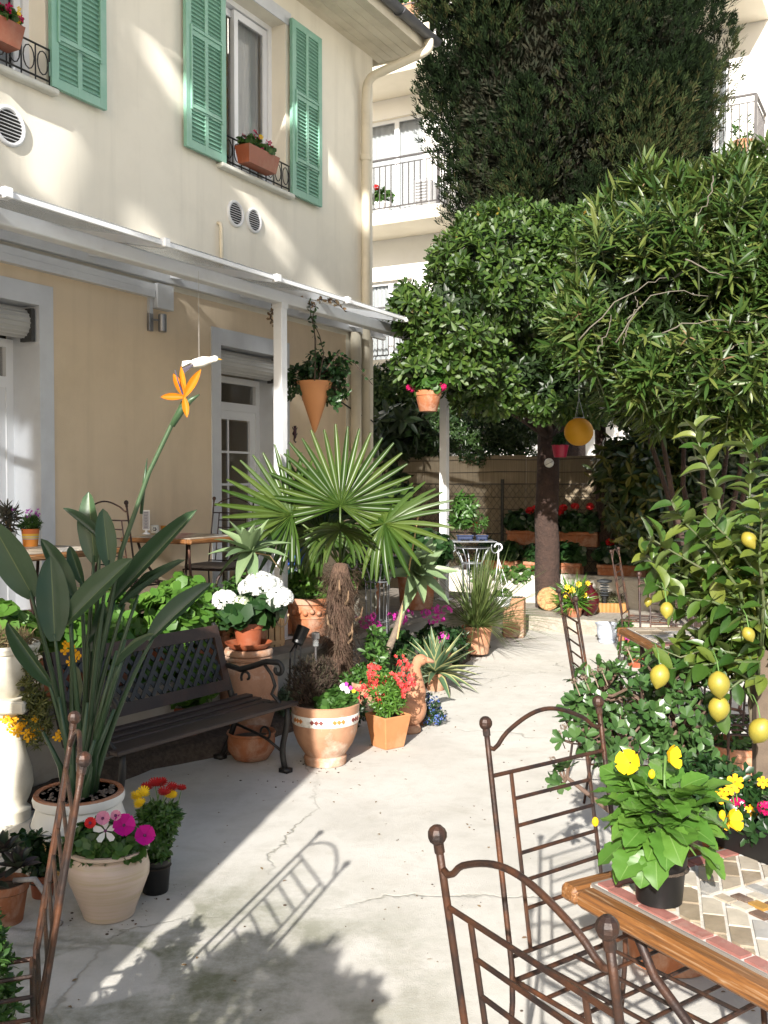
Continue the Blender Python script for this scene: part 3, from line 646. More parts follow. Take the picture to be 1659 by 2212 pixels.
# ================================================================ BACK OF THE GARDEN: screen, mesh fence, raised bed
SC0 = np.array([2.2, 13.4, 0])                          # a point of the reed screen, which runs square to the house
def sl_(s, o, z): return SC0 + s * N - o * D + np.array([0, 0, z])     # along the screen, o metres in front
def screen_mat():
    m, nt, b = nodes('reed_screen'); tc = nt.nodes.new('ShaderNodeTexCoord'); mp = nt.nodes.new('ShaderNodeMapping'); mp.inputs['Scale'].default_value = (1, 1, .012); nt.links.new(tc.outputs['Object'], mp.inputs['Vector'])
    n1 = noise(nt, 130, 2, .5, vec=mp.outputs[0]); n2 = noise(nt, 2.2, 6, .6)
    c = ramp(nt, [(.3, (.13,.10,.06)), (.5, (.23,.18,.115)), (.7, (.28,.225,.15))], n1.outputs['Fac']).outputs['Color']
    c = mixc(nt, math_(nt, 'MULTIPLY', n2.outputs['Fac'], .45), c, (.15,.115,.075)); nt.links.new(c, b.inputs['Base Color']); b.inputs['Roughness'].default_value = .7
    bump(nt, b, n1.outputs['Fac'], .7, .008); return m
scr = thing('reed_screen', 'tan reed privacy screen with horizontal tie wires along the garden boundary', 'screen', SC0, BROT)
REED = screen_mat()
for i in range(9):
    a, b = -3.4 + i * 1.55, -3.4 + (i + 1) * 1.55 - .006; q = MB(); q.box(a, b, -.008, .008, .05, 2.0 + .012 * math.sin(i * 2.1)); q.build('reed_panel', REED, scr)
WIRE = simple('rusty_wire', (.05,.04,.032), .6)
for z in np.arange(.25, 2.0, .17):
    q = MB(); P = [(-3.4 + .45 * k, -.013, z + .008 * math.sin(k * 1.7 + z * 9)) for k in range(31)]; q.tube(P, .0045, 4); q.build('tie_wire', WIRE, scr)
fen = thing('chain_link_fence', 'rusty brown chain link fence on thin dark posts before the reed screen', 'fence', SC0 - .28 * D, BROT)
FPOST = simple('dark_fence_post', (.018,.020,.019), .5)
for s in (-2.6, -.55, 1.65, 3.9):
    q = MB(); q.tube([(s, .03, 0), (s, .03, 1.68)], .024, 8); q.build('post', FPOST, fen)
q = MB(); zt, zb, pit = 1.62, .30, .092
for k in range(-16, 90):
    for sg in (1, -1):
        x0 = -3.4 + k * pit; x1 = x0 + (zt - zb) * .8
        xa, xb = (x0, x1)
        if xa > 4.3 or xb < -3.4: continue
        P = [(xa, 0, zb if sg > 0 else zt), ((xa + xb) / 2, .004 * sg, (zb + zt) / 2), (xb, 0, zt if sg > 0 else zb)]
        q.tube(P, .0032, 3, cap=False)
o = q.build('wire_mesh', WIRE, fen); o['kind'] = 'stuff'
for z in (.30, .95, 1.62):
    q = MB(); q.tube([(-3.4, -.004, z), (4.4, -.004, z)], .004, 4); q.build('line_wire', WIRE, fen)
# raised bed at the back: whitewashed retaining wall
WASH = simple('flaking_whitewash', (.60,.57,.52), .9, (.52,.48,.42), 5, bmp=.5, bscale=22, dirt=(.26,.22,.17,.8), dscale=3.5, bdist=.02)
rb = thing('retaining_wall', 'flaking whitewashed low wall of the raised bed around the tree trunks', 'wall', SC0 - 1.15 * D, BROT)
a0 = ((gnd(1150, 1330, .1) - SC0) @ N)
q = MB(); q.bbox(-1.05, 4.6, -.09, .09, .0, .52, .03); q.build('wall_face', WASH, rb)
q = MB(); q.bbox(-1.05, -.87, .09, 1.0, 0, .52, .02); q.build('wall_return', WASH, rb)
q = MB(); q.box(-.87, 4.6, .09, 1.1, .3, .46); structure(q.build('bed_soil', SOIL, rb)); 
kb = thing('kerb', 'rough pale concrete kerb at the foot of the thick trunk', 'kerb', SC0 - 2.0 * D, BROT)
q = MB(); V = [(-1.15,-.35),(-.5,-.42),(.3,-.36),(1.2,-.44),(4.5,-.4),(4.5,.74),(-1.15,.74)]; q.prism(V, 0, .16); q.build('kerb_block', simple('rough_kerb', (.34,.31,.26), .95, (.24,.21,.17), 7, bmp=.8, bscale=18, bdist=.03), kb)

# ================================================================ TREES
L_CYP = leafmat('cypress_green', [(.010,.022,.006), (.017,.036,.010), (.032,.060,.016), (.060,.050,.018)], .8, .05, .15)
L_PIT = leafmat('pittosporum_leaf', [(.024,.060,.009), (.045,.098,.014), (.075,.148,.022), (.12,.19,.032)], .46, .14, .35)
L_PITY = leafmat('pittosporum_yellow', [(.35,.30,.04), (.28,.17,.03), (.22,.26,.05)], .4, .2)
L_OLE = leafmat('oleander_leaf', [(.034,.085,.015), (.055,.120,.022), (.09,.160,.030), (.22,.26,.065)], .40, .22, .4)
L_DRY = leafmat('dry_leaf', [(.26,.15,.07), (.36,.26,.14), (.20,.10,.05)], .8, .1)
L_DARK = leafmat('hedge_and_inner_shade_leaf', [(.016,.036,.010), (.028,.058,.014), (.045,.085,.022)], .45, .12)  # hedge green; on inner crown leaves the dark tone paints shade
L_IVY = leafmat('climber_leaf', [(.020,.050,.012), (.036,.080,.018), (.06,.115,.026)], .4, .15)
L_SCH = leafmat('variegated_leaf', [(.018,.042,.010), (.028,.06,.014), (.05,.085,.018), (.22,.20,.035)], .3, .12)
def pxell(cx, cy, rx, ry, Y, rd):                       # ellipse seen in the photo, placed at depth Y with depth radius rd
    c = atY(cx, cy, Y); k = Y / FPX; return (c[0], c[1], c[2], rx * k, rd, ry * k)
def limb(mb, P, r0, r1, n=9, wob=.0):
    P = np.asarray(P, float); m = 10; ts = np.linspace(0, len(P) - 1, m); Q = np.array([P[min(int(t), len(P)-2)] * (1 - (t - min(int(t), len(P)-2))) + P[min(int(t), len(P)-2)+1] * (t - min(int(t), len(P)-2)) for t in ts])
    Q[1:-1] += RNG.normal(size=(m-2, 3)) * wob; mb.tube(Q, np.linspace(r0, r1, m), n)
# --- tall cypress: upright plumes of scaly sprays
def T_spray():
    V = []; F = []
    for i in range(8):
        s = (i % 4) / 4 * .6; sg = -1 if i % 2 else 1; a = sg * (.35 + .1 * (i % 3)); b = .35 * math.sin(i * 2.4); L = .55 - .25 * s
        base = np.array([0, s, 0]); d = np.array([math.sin(a), math.cos(a), b]); d /= np.linalg.norm(d); w = np.array([d[1], -d[0], .2]) * .05; k = len(V)
        V += [base, base + d * L * .55 + w, base + d * L, base + d * L * .55 - w]; F += [(k, k+1, k+2, k+3)]
    return np.array(V), np.array(F), None
cyp = thing('cypress_tree', 'tall dark dense cypress rising behind the garden screen', 'tree', (2.75, 14.9, 0))
c0 = np.array([2.75, 14.9, 0])
pl_c, pl_a = [], []
m = 120; ph = rnd(m) * 2 * math.pi; zz = 4.3 + rnd(m) * 6.2
for p, z in zip(ph, zz):
    f = 1.0 if z > 6.4 else .82 + .18 * max(0, (z - 4.3) / 2.1); rr = (.78 + .24 * RNG.random()) * f
    if z < 7.2 and math.cos(p) < -.2: rr *= .80 + .2 * max(0, (z - 5.0) / 2.2)
    pl_c.append((1.86 * (1 + .035 * (z - 6)) * rr * math.cos(p) + .0, 1.75 * rr * math.sin(p), z)); pl_a.append((math.cos(p) * .28, math.sin(p) * .22, 1))
pl_c = np.array(pl_c); pl_a = np.array(pl_a); pl_a /= np.linalg.norm(pl_a, axis=1, keepdims=True)
k = 400; idx = np.repeat(np.arange(m), k); u = rnd(m * k); Lp = np.repeat(1.2 + .8 * rnd(m), k)
rad = (.44 * np.sin(np.pi * np.clip(.15 + .85 * u, 0, 1)) ** .7) * np.sqrt(rnd(m * k)) * 1.15; phs = rnd(m * k) * 6.283
rv = np.stack([np.cos(phs), np.sin(phs), np.zeros(m * k)], 1)
p = pl_c[idx] + pl_a[idx] * (u * Lp)[:, None] + rv * rad[:, None]
t = pl_a[idx] * 1.0 + rv * (.75) + RNG.normal(size=(m * k, 3)) * .22 + np.array([0, 0, .25])
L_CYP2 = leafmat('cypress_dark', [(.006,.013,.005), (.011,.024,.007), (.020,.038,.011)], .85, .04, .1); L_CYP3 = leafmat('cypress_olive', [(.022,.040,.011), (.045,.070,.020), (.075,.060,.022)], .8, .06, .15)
kind = RNG.integers(0, 3, m)[idx]; outer = rad > .20  # plume insides always take the dark tone as painted shade; outer sprays vary
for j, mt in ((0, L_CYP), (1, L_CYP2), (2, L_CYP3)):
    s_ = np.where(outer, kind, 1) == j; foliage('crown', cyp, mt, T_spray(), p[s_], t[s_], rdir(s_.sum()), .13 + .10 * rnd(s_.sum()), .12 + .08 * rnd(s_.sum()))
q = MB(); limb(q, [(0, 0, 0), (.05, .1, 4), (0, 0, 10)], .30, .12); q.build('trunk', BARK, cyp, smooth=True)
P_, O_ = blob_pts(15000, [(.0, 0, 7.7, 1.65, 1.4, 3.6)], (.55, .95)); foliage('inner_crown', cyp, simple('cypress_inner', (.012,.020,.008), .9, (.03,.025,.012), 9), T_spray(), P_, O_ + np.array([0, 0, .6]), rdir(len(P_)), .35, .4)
# --- pittosporum with the thick trunk
TP = gnd(1184, 1318, .12); TP = atY(1184, 1310, 11.75); TP[2] = 0
pit = thing('pittosporum_tree', 'round leaved evergreen tree with thick straight trunk and glossy rosettes', 'tree', TP)
ells = np.array([pxell(1110, 600, 180, 150, 11.4, 1.0), pxell(965, 690, 112, 112, 8.9, .40), pxell(990, 800, 72, 50, 9.0, .3), pxell(1200, 690, 165, 175, 11.4, 1.2),
                 pxell(1110, 815, 130, 72, 9.9, .5), pxell(1270, 840, 115, 75, 9.9, .5), pxell(1320, 560, 180, 125, 10.9, 1.0), pxell(905, 665, 52, 52, 8.75, .25), pxell(1050, 850, 75, 50, 9.6, .35), pxell(1190, 850, 75, 60, 9.7, .35), pxell(1045, 610, 110, 120, 9.8, .5), pxell(900, 790, 42, 38, 8.75, .2)]); ells[:, :3] -= TP
C_, A_ = blob_pts(4600, ells, (.66, 1.05), clumps(1.5, -.75)); A_ = A_ + np.array([0, -.35, .35]) + RNG.normal(size=A_.shape) * .35
p, t, nn = rosettes(C_, A_, 9, (35, 95)); foliage('crown', pit, L_PIT, T_oval(.15, .12, (.45, .8), (.75, 1.0)), p, t, nn, .085 + .03 * rnd(len(p)), .030 + .008 * rnd(len(p)))
sel = RNG.choice(len(C_), 90, False); p, t, nn = rosettes(C_[sel], A_[sel], 3, (70, 120)); foliage('yellow_leaves', pit, L_PITY, T_oval(), p, t, nn, .085, .03)
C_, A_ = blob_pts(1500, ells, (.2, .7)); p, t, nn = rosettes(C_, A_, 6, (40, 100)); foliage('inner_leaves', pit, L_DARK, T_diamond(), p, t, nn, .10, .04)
q = MB(); limb(q, [(0, 0, -.05), (.0, .0, .25), (-.02, .02, 1.2), (.0, .05, 2.3)], .165, .125, 14, .006); tr = q.build('trunk', BARK, pit, smooth=True)
for e, r0 in zip(ells, (.085, .05, .03, .08, .045, .05, .07, .02, .03, .03, .05, .02)):
    q = MB(); limb(q, [(.0, .05, 2.15), (e[0]*.4, e[1]*.4+.05, 2.3 + (e[2]-2.3)*.35), (e[0]*.8, e[1]*.8, e[2]*.9+.1), e[:3] + np.array([0, 0, e[5]*.4])], r0, .012, 7, .02); q.build('limb', BARK, tr, smooth=True)
# second, slimmer trunk of the same clump
T2 = atY(1322, 1290, 12.4); T2[2] = 0
tr2 = thing('slender_tree', 'slim leaning tree trunk beside the thick trunk with shaded leaves', 'tree', T2)
q = MB(); limb(q, [(0, 0, -.05), (-.06, 0, .9), (-.14, 0, 1.7), (-.16, 0, 2.6), (-.1, -.1, 3.3)], .115, .05, 10, .008); q.build('trunk', BARK, tr2, smooth=True)
ells2 = np.array([pxell(1330, 800, 120, 90, 12.2, .8), pxell(1420, 880, 120, 70, 12.0, .7)]); ells2[:, :3] -= T2
C_, A_ = blob_pts(900, ells2, (.5, 1.0)); p, t, nn = rosettes(C_, A_, 8, (40, 95)); foliage('crown', tr2, L_PIT, T_oval(), p, t, nn, .09, .03)
# --- oleander, long narrow leaves in whorls on upright shoots
OB = np.array([2.9, 8.7, 0.])
ole = thing('oleander_shrub', 'big sunlit oleander with long narrow leaves and bare grey twigs', 'shrub', OB)
ells = np.array([pxell(1480, 620, 250, 215, 7.9, 1.0), pxell(1660, 520, 190, 150, 7.8, .9), pxell(1400, 490, 120, 85, 8.0, .6), pxell(1570, 790, 190, 105, 7.6, .8), pxell(1340, 640, 110, 140, 7.9, .6), pxell(1380, 790, 110, 80, 7.8, .6), pxell(1640, 680, 170, 150, 7.4, .6), pxell(1540, 470, 110, 80, 8.0, .6), pxell(1450, 860, 130, 60, 8.0, .5), pxell(1610, 890, 110, 50, 7.7, .5)] + [pxell(1260 + 420*RNG.random(), 400 + 420*RNG.random(), 45 + 40*RNG.random(), 45 + 45*RNG.random(), 7.5 + .8*RNG.random(), .3) for _ in range(16)] + [pxell(x, y, 28, 50, 7.9, .2) for x, y in ((1395,400),(1340,470),(1480,420),(1570,400),(1650,370),(1290,560),(1255,640),(1600,380))]); ells[:, :3] -= OB
C_, A_ = blob_pts(2400, ells, (.45, 1.12), clumps(1.6, -.6, 1.)); A_ = A_ * .7 + np.array([-.05, -.25, .75]) + RNG.normal(size=A_.shape) * .35; A_ /= np.linalg.norm(A_, axis=1, keepdims=True)
ST = []; 
for h in (0, .07, .14):
    p, t, nn = rosettes(C_ - A_ * h, A_, 5, (25 + h * 300, 48 + h * 300)); ST.append((p, t, nn))
p, t, nn = (np.concatenate([s[i] for s in ST]) for i in range(3))
foliage('leaves', ole, L_OLE, T_long(3, .25, .9), p, t, nn, .135 + .07 * rnd(len(p)), .022 + .008 * rnd(len(p)))
q = MB()
for c, a in zip(C_[:900], A_[:900]): q.tube([c - a * .30 - np.array([0, 0, .05]), c - a * .12, c + a * .02], [.006, .005, .003], 4, cap=False)
o = q.build('twigs', simple('oleander_twig', (.05,.065,.025), .7), ole); o['kind'] = 'stuff'
C2, A2 = blob_pts(900, np.vstack([ells[:8], [np.array(pxell(1400, 880, 130, 60, 8.3, .5)) - np.append(OB, (0,0,0)), np.array(pxell(1580, 900, 150, 60, 8.2, .5)) - np.append(OB, (0,0,0))]]), (.2, .75)); p, t, nn = rosettes(C2, A2, 8, (40, 80)); foliage('inner_leaves', ole, L_DARK, T_long(2, .2, .5), p, t, nn, .14, .025)  # inner and lower leaves get a darker green, shade put into the colour
sel = RNG.choice(len(C_), 130, False); p, t, nn = rosettes(C_[sel] + A_[sel] * .02, A_[sel], 4, (30, 110)); foliage('dry_leaves', ole, L_DRY, T_long(3, .3, 1.5), p, t, nn, .09, .014)
for i in range(7):
    a = i * .9; q = MB(); limb(q, [(.12*math.cos(a), .12*math.sin(a), 0), (.25*math.cos(a)-.1, .2*math.sin(a), 1.2), (-.1 + .55*math.cos(a), .35*math.sin(a), 2.4), (-.15 + .85*math.cos(a), .4*math.sin(a), 3.4)], .030, .012, 7, .02); q.build('stem', BARK, ole, smooth=True)
for (P) in ([(1330,740),(1365,690),(1395,640),(1470,625),(1530,640)], [(1365,690),(1352,720),(1345,745)], [(1540,380),(1530,430),(1500,470)], [(1250,735),(1330,655),(1400,612),(1440,600)], [(1355,690),(1380,670),(1372,640)], [(1430,720),(1480,700),(1560,690),(1640,700)], [(1480,560),(1540,590),(1600,600)], [(1290,760),(1310,720),(1320,680)], [(1560,760),(1600,740),(1659,745)]):
    q = MB(); limb(q, [atY(x, y, 6.9) - OB for x, y in P], .0055, .0025, 6, .008); q.build('bare_twig', simple('grey_twig', (.13,.115,.09), .9, (.08,.07,.055), 20), ole, smooth=True)
# --- planting along the boundary
def shrub(name, label, base, ells, k, leaf, T, L, W, per=6, tilt=(40, 95), shell=(.4, 1.03), cat='shrub', group=None, stem=True, up=.3):
    base = np.asarray(base, float); s = thing(name, label, cat, base, 0, group); e = np.array(ells); e[:, :3] -= base
    C, A = blob_pts(k, e, shell); A = A + np.array([0, -.1, up]) + RNG.normal(size=A.shape) * .3; p, t, nn = rosettes(C, A, per, tilt)
    foliage('leaves', s, leaf, T, p, t, nn, L * (.75 + .5 * rnd(len(p))), W * (.75 + .5 * rnd(len(p))))
    if stem:
        for i in range(4):
            c = e[i % len(e), :3]; q = MB(); limb(q, [(RNG.normal() * .05, RNG.normal() * .05, 0), c * .5 + RNG.normal(size=3) * .05, c], .025, .008, 6, .02); q.build('stem', BARK, s, smooth=True)
    return s
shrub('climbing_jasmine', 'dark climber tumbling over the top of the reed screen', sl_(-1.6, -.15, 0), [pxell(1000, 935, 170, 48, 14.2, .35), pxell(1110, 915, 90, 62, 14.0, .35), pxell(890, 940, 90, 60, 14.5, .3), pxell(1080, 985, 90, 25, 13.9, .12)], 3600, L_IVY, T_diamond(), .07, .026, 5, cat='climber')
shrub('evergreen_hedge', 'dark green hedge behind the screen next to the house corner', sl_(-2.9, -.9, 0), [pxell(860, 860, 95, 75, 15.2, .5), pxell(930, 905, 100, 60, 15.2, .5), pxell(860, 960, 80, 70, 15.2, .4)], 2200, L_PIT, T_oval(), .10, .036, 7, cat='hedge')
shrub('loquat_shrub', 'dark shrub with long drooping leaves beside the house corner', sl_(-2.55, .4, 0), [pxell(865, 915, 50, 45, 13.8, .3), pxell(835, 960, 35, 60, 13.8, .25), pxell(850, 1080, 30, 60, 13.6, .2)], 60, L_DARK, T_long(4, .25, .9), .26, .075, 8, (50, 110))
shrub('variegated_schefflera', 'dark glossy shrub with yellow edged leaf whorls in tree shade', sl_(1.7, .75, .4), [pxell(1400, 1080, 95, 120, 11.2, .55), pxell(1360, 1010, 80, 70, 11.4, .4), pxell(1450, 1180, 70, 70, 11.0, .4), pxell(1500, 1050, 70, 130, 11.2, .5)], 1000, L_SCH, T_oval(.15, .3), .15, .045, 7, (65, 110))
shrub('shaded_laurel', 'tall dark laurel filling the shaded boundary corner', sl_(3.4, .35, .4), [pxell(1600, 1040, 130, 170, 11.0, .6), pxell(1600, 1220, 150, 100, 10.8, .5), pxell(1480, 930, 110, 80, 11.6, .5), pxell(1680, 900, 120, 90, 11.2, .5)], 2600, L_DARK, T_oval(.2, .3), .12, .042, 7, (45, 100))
for s0, lab in ((5.3, 'rounded laurel bush against the screen beyond the oleander stems'), (6.9, 'spreading laurel bush at the right end of the reed screen')):
    c = sl_(s0, .7, 0); shrub('laurel_bush', lab, c, [(c[0], c[1], 1.0, .8, .7, .9), (c[0] - .3, c[1], 1.9, .7, .6, .7), (c[0] + .5, c[1] - .2, 1.7, .6, .6, .8)], 800, L_DARK, T_oval(.2, .3), .12, .042, 7, (45, 100))
# --- trees standing behind the viewer, whose canopies shade the house front and the boundary
def canopy(name, label, base, ells, k, leaf, L, W, trunk=.25):
    s = shrub(name, label, base, ells, k, leaf, T_diamond(), L, W, 7, cat='tree', stem=False, shell=(.25, 1.0))
    e = np.array(ells)[:, :3] - np.asarray(base); q = MB(); zc = e[:, 2].min(); limb(q, [(0, 0, 0), (.1, .05, zc * .5), (0, 0, zc)], trunk, trunk * .6, 10, .02); tr = q.build('trunk', BARK, s, smooth=True)
    for c in e: q = MB(); limb(q, [(0, 0, zc * .85), c * .6 + np.array([0, 0, zc * .3]), c], trunk * .4, .03, 6, .04); q.build('limb', BARK, tr, smooth=True)
    return s
canopy('plane_tree', 'broad plane tree with clumped canopy near the far left end of the house', (-4.9, -3.4, 0), [(x, -2.6, z, .50, .45, .36) for x, z in ((-3.4,9.4),(-4.4,9.9),(-3.7,11.0),(-5.0,11.2),(-3.3,12.4),(-4.5,12.5))] + [(-3.75, -2.5, 7.9, .75, .7, .62), (-4.8, -2.5, 7.8, .7, .7, .6)], 1500, L_IVY, .30, .22, .28)
oh = thing('bench_shade_block', 'unseen cream box with a green plank door, added to shade the bench', 'bench_shade_block', (-2.0, 1.0, 0))  # added block out of view, sized so its shadow covers the bench
q = MB(); q.box(-.48, .50, -.42, .40, 0, 2.84); q.build('wall', CREAM, oh)
q = MB(); q.bbox(-.52, .515, -.46, .42, 2.84, 2.90, .01); q.build('roof_slab', WASH, oh)
for i in range(5):
    q = MB(); q.bbox(.503, .525, -.33 + i * .13, -.205 + i * .13, .02, 2.0, .004); q.build('door_plank', simple('green_door', (.10,.19,.13), .6), oh)
shrub('laurel_bush', 'waist high glossy laurel bush beside the rusted chairs', (-.88, .55, 0), [(-1.0, .55, 1.08, .44, .22, .26), (-.72, .58, 1.14, .16, .15, .16), (-1.35, .5, .95, .25, .2, .3), (-.85, .6, 1.3, .07, .08, .09), (-1.1, .6, 1.34, .07, .08, .09)], 620, L_PIT, T_oval(), .075, .03, 6)
# ================================================================ PLANT KIT
def mat_place(pos, d, nrm, L=1.0, W=None, T=None):      # matrix taking a unit blade (y along, z up) to pos, direction d
    d = unit(d); x = unit(np.cross(d, nrm)); z = np.cross(x, d); W = L if W is None else W; T = W if T is None else T
    M = Matrix.Identity(4)
    for i in range(3): M[i][0] = x[i] * W; M[i][1] = d[i] * L; M[i][2] = z[i] * T; M[i][3] = float(pos[i])
    return M
def blade_mesh(name, mats, nseg=8, prof=None, fold=.25, curl=.3, side=0., margin=None, wave=0., serr=0., base=.12, rib=None):
    prof = prof or (lambda s: math.sin(math.pi * (.08 + .92 * s)) ** .75); V = []; F = []; mi = []
    xs = (-1, -margin, 0, margin, 1) if margin else ((-1, -.5, -rib, rib, .5, 1) if rib else (-1, -.5, 0, .5, 1))
    for i in range(nseg + 1):
        s = i / nseg; w = max(prof(s) if i else max(prof(0), base), .012)
        if serr and 0 < i < nseg: w *= 1 + serr * (1 if i % 2 else -1)
        for k, x in enumerate(xs): V.append((x * w * .5 + side * s * s, s, -curl * s * s + fold * abs(x) ** 1.4 * w * .5 + wave * math.sin(s * 17 + x * 2) * abs(x)))
    n = len(xs)
    for i in range(nseg):
        for k in range(n - 1): F.append((i*n+k, i*n+k+1, (i+1)*n+k+1, (i+1)*n+k)); mi.append(1 if (margin and k in (0, n-2)) or (rib and k == 2) else 0)
    me = bpy.data.meshes.new(name); me.from_pydata(V, [], F); 
    for m in mats: me.materials.append(m)
    if margin or rib: me.polygons.foreach_set('material_index', mi)
    me.shade_smooth(); return me
def std_prof(rt, rb, h, rim=.035, lip=.06):
    return [(rb*.96, 0), (rb, .004), (rt*(1-lip), h-rim), (rt*.995, h-rim+.002), (rt, h-rim*.8), (rt, h-.006), (rt*.985, h), (rt*.9, h), (rt*.88, h-.01), (rt*.84, h-.05)]
def potted(name, label, loc, prof, mat, rz=0., cat='potted plant', group=None, seg=32, soil=True, wob=0.):
    r = thing(name, label, cat, loc, rz, group); q = MB(); q.lathe(prof, seg, wob=wob); q.build('pot', mat, r, ang=35)
    h = max(z for _, z in prof); ri = prof[-1][0]
    if soil:
        q = MB(); q.lathe([(ri + .012, h - .03), (ri*.6, h - .022), (.0, h - .02)], 20); q.build('soil', SOIL, r, smooth=True)
    r['_h'] = h; return r
def bush(r, ells, k, leaf, T, L, W, per=6, tilt=(40, 95), shell=(.35, 1.03), up=.4, name='foliage', jit=.3):
    C, A = blob_pts(k, ells, shell); A = A + np.array([0, 0, up]) + RNG.normal(size=A.shape) * jit; p, t, nn = rosettes(C, A, per, tilt)
    o = foliage(name, r, leaf, T, p, t, nn, L * (.7 + .6 * rnd(len(p))), W * (.7 + .6 * rnd(len(p)))); return C, A
def stems(r, base, tips, rad=.003, mat=None, name='stems', sag=0.):
    q = MB()
    for c in tips:
        c = np.asarray(c); b = np.asarray(base) + np.array([RNG.normal() * .02, RNG.normal() * .02, 0]); m_ = (b + c) / 2 + np.array([0, 0, .15 * np.linalg.norm(c - b)]) + RNG.normal(size=3) * .01
        q.tube([b, m_, c], [rad * 1.3, rad, rad * .6], 4, cap=False)
    o = q.build(name, mat or STEMG, r); o['kind'] = 'stuff'; return o
def T_flower(n=5, w=.75, cup=.25, notch=.0):
    V = []; F = []
    for i in range(n):
        a = 2 * math.pi * i / n; c, s = math.cos(a), math.sin(a); k = len(V)
        for (y, x, z) in ((.06, 0, 0), (.45, -.5*w*.75, cup*.3), (.45, .5*w*.75, cup*.3), (.88, -.5*w*.8, cup*.9), (.88, .5*w*.8, cup*.9), (1.0 - notch, 0, cup)): V.append((c*y - s*x, s*y + c*x, z))
        F += [(k, k+2, k+1), (k+1, k+2, k+4), (k+1, k+4, k+3), (k+3, k+4, k+5)]
    return np.array(V), None, np.array(F)
def flowers(r, P, A, mat, size, T=None, name='blossoms', stuff=True):
    P = np.asarray(P, float); A = np.asarray(A, float); k = len(P); T = T or T_flower()
    sz = size * (.8 + .4 * rnd(k)); a = A / np.linalg.norm(A, axis=1, keepdims=True); u = perp(a)
    V0 = T[0]; me = leaves_mesh(name, (V0, T[1], T[2]), P, u, a, sz, sz); o = link(name, me, mat, r)
    if stuff: o['kind'] = 'stuff'
    return o
def heads(r, C, rad, n, mat, size, T=None, name='flower_head', squash=.8):   # round heads of florets
    P = []; A = []
    for c in C:
        d = rdir(n); P.append(np.asarray(c) + d * rad * np.array([1, 1, squash])); A.append(d)
    return flowers(r, np.concatenate(P), np.concatenate(A), mat, size, T, name)
def petal(name, cols, rough=.5, trans=.25): return leafmat(name, cols, rough, trans, .2)
G_MID = leafmat('mid_green_leaf', [(.045,.12,.022), (.075,.18,.032), (.11,.24,.045)], .4, .22)
G_BRIGHT = leafmat('bright_green_leaf', [(.08,.21,.025), (.13,.30,.04), (.19,.37,.06)], .4, .28)
G_DARK = leafmat('deep_green_leaf', [(.018,.055,.016), (.03,.085,.022), (.05,.12,.03)], .38, .18)
G_GREY = leafmat('grey_green_leaf', [(.10,.15,.075), (.14,.20,.10), (.18,.25,.13)], .5, .18)
G_STREL = leafmat('strelitzia_leaf', [(.045,.105,.048), (.070,.140,.062), (.095,.165,.075)], .36, .10, .5)
G_PALM = leafmat('palm_leaf', [(.040,.092,.013), (.065,.130,.018), (.12,.18,.032)], .38, .15, .5)
G_AGAVE = leafmat('foxtail_agave_leaf', [(.20,.31,.15), (.26,.37,.18), (.30,.41,.20)], .45, .12)
G_AGV = leafmat('striped_agave_leaf', [(.10,.19,.10), (.13,.23,.12)], .45, .06); Y_AGV = leafmat('agave_yellow_edge', [(.58,.56,.26), (.50,.50,.22)], .5, .1)
G_GRASS = leafmat('arching_grass_blade', [(.09,.15,.035), (.14,.21,.055), (.22,.27,.09)], .4, .15)
G_HEATH = leafmat('heather_sprig', [(.060,.035,.026), (.085,.055,.035), (.055,.06,.025)], .8, .05)
G_JADE = leafmat('jade_leaf', [(.045,.115,.028), (.07,.155,.038), (.11,.21,.06)], .34, .06, .5)
G_LEMON = leafmat('lemon_leaf', [(.032,.090,.014), (.055,.130,.020), (.10,.19,.030), (.26,.30,.055)], .36, .22, .45, back=(.09,.13,.035))
F_RED = petal('red_petal', [(.55,.015,.02), (.70,.03,.03)]); F_ORR = petal('orange_red_petal', [(.75,.06,.02), (.62,.03,.02)])
F_CORAL = petal('coral_petal', [(.70,.05,.06), (.80,.12,.10), (.55,.02,.03)]); F_PINK = petal('magenta_petal', [(.50,.02,.28), (.62,.05,.40)])
F_PETU = petal('petunia_petal', [(.45,.004,.20), (.52,.008,.27)]); F_PURP = petal('purple_petal', [(.34,.02,.34), (.42,.04,.42)])
F_WHITE = petal('white_petal', [(.86,.87,.84), (.80,.83,.78)]); F_CREAMY = petal('greenish_white_petal', [(.62,.70,.45), (.72,.78,.58)])
F_YEL = petal('yellow_petal', [(.85,.60,.02), (.80,.50,.015)]); F_GOLD = petal('golden_petal', [(.80,.38,.01), (.85,.46,.02)]); F_BLUE = petal('blue_petal', [(.10,.16,.60), (.20,.27,.75)])
F_MUM = petal('dark_red_petal', [(.32,.01,.012), (.42,.02,.015)]); F_VERB = petal('crimson_petal', [(.42,.004,.08), (.55,.02,.14)]); F_PALEP = petal('pale_pink_petal', [(.62,.22,.36), (.7,.3,.42)])
F_ORANGE = petal('strelitzia_orange', [(.85,.25,.01), (.90,.33,.015)], .45, .3)
OV = T_oval(); RND = T_oval(.12, .12, (.30, .70), (1.1, 1.15)); LNG = T_long(3, .2, .5)

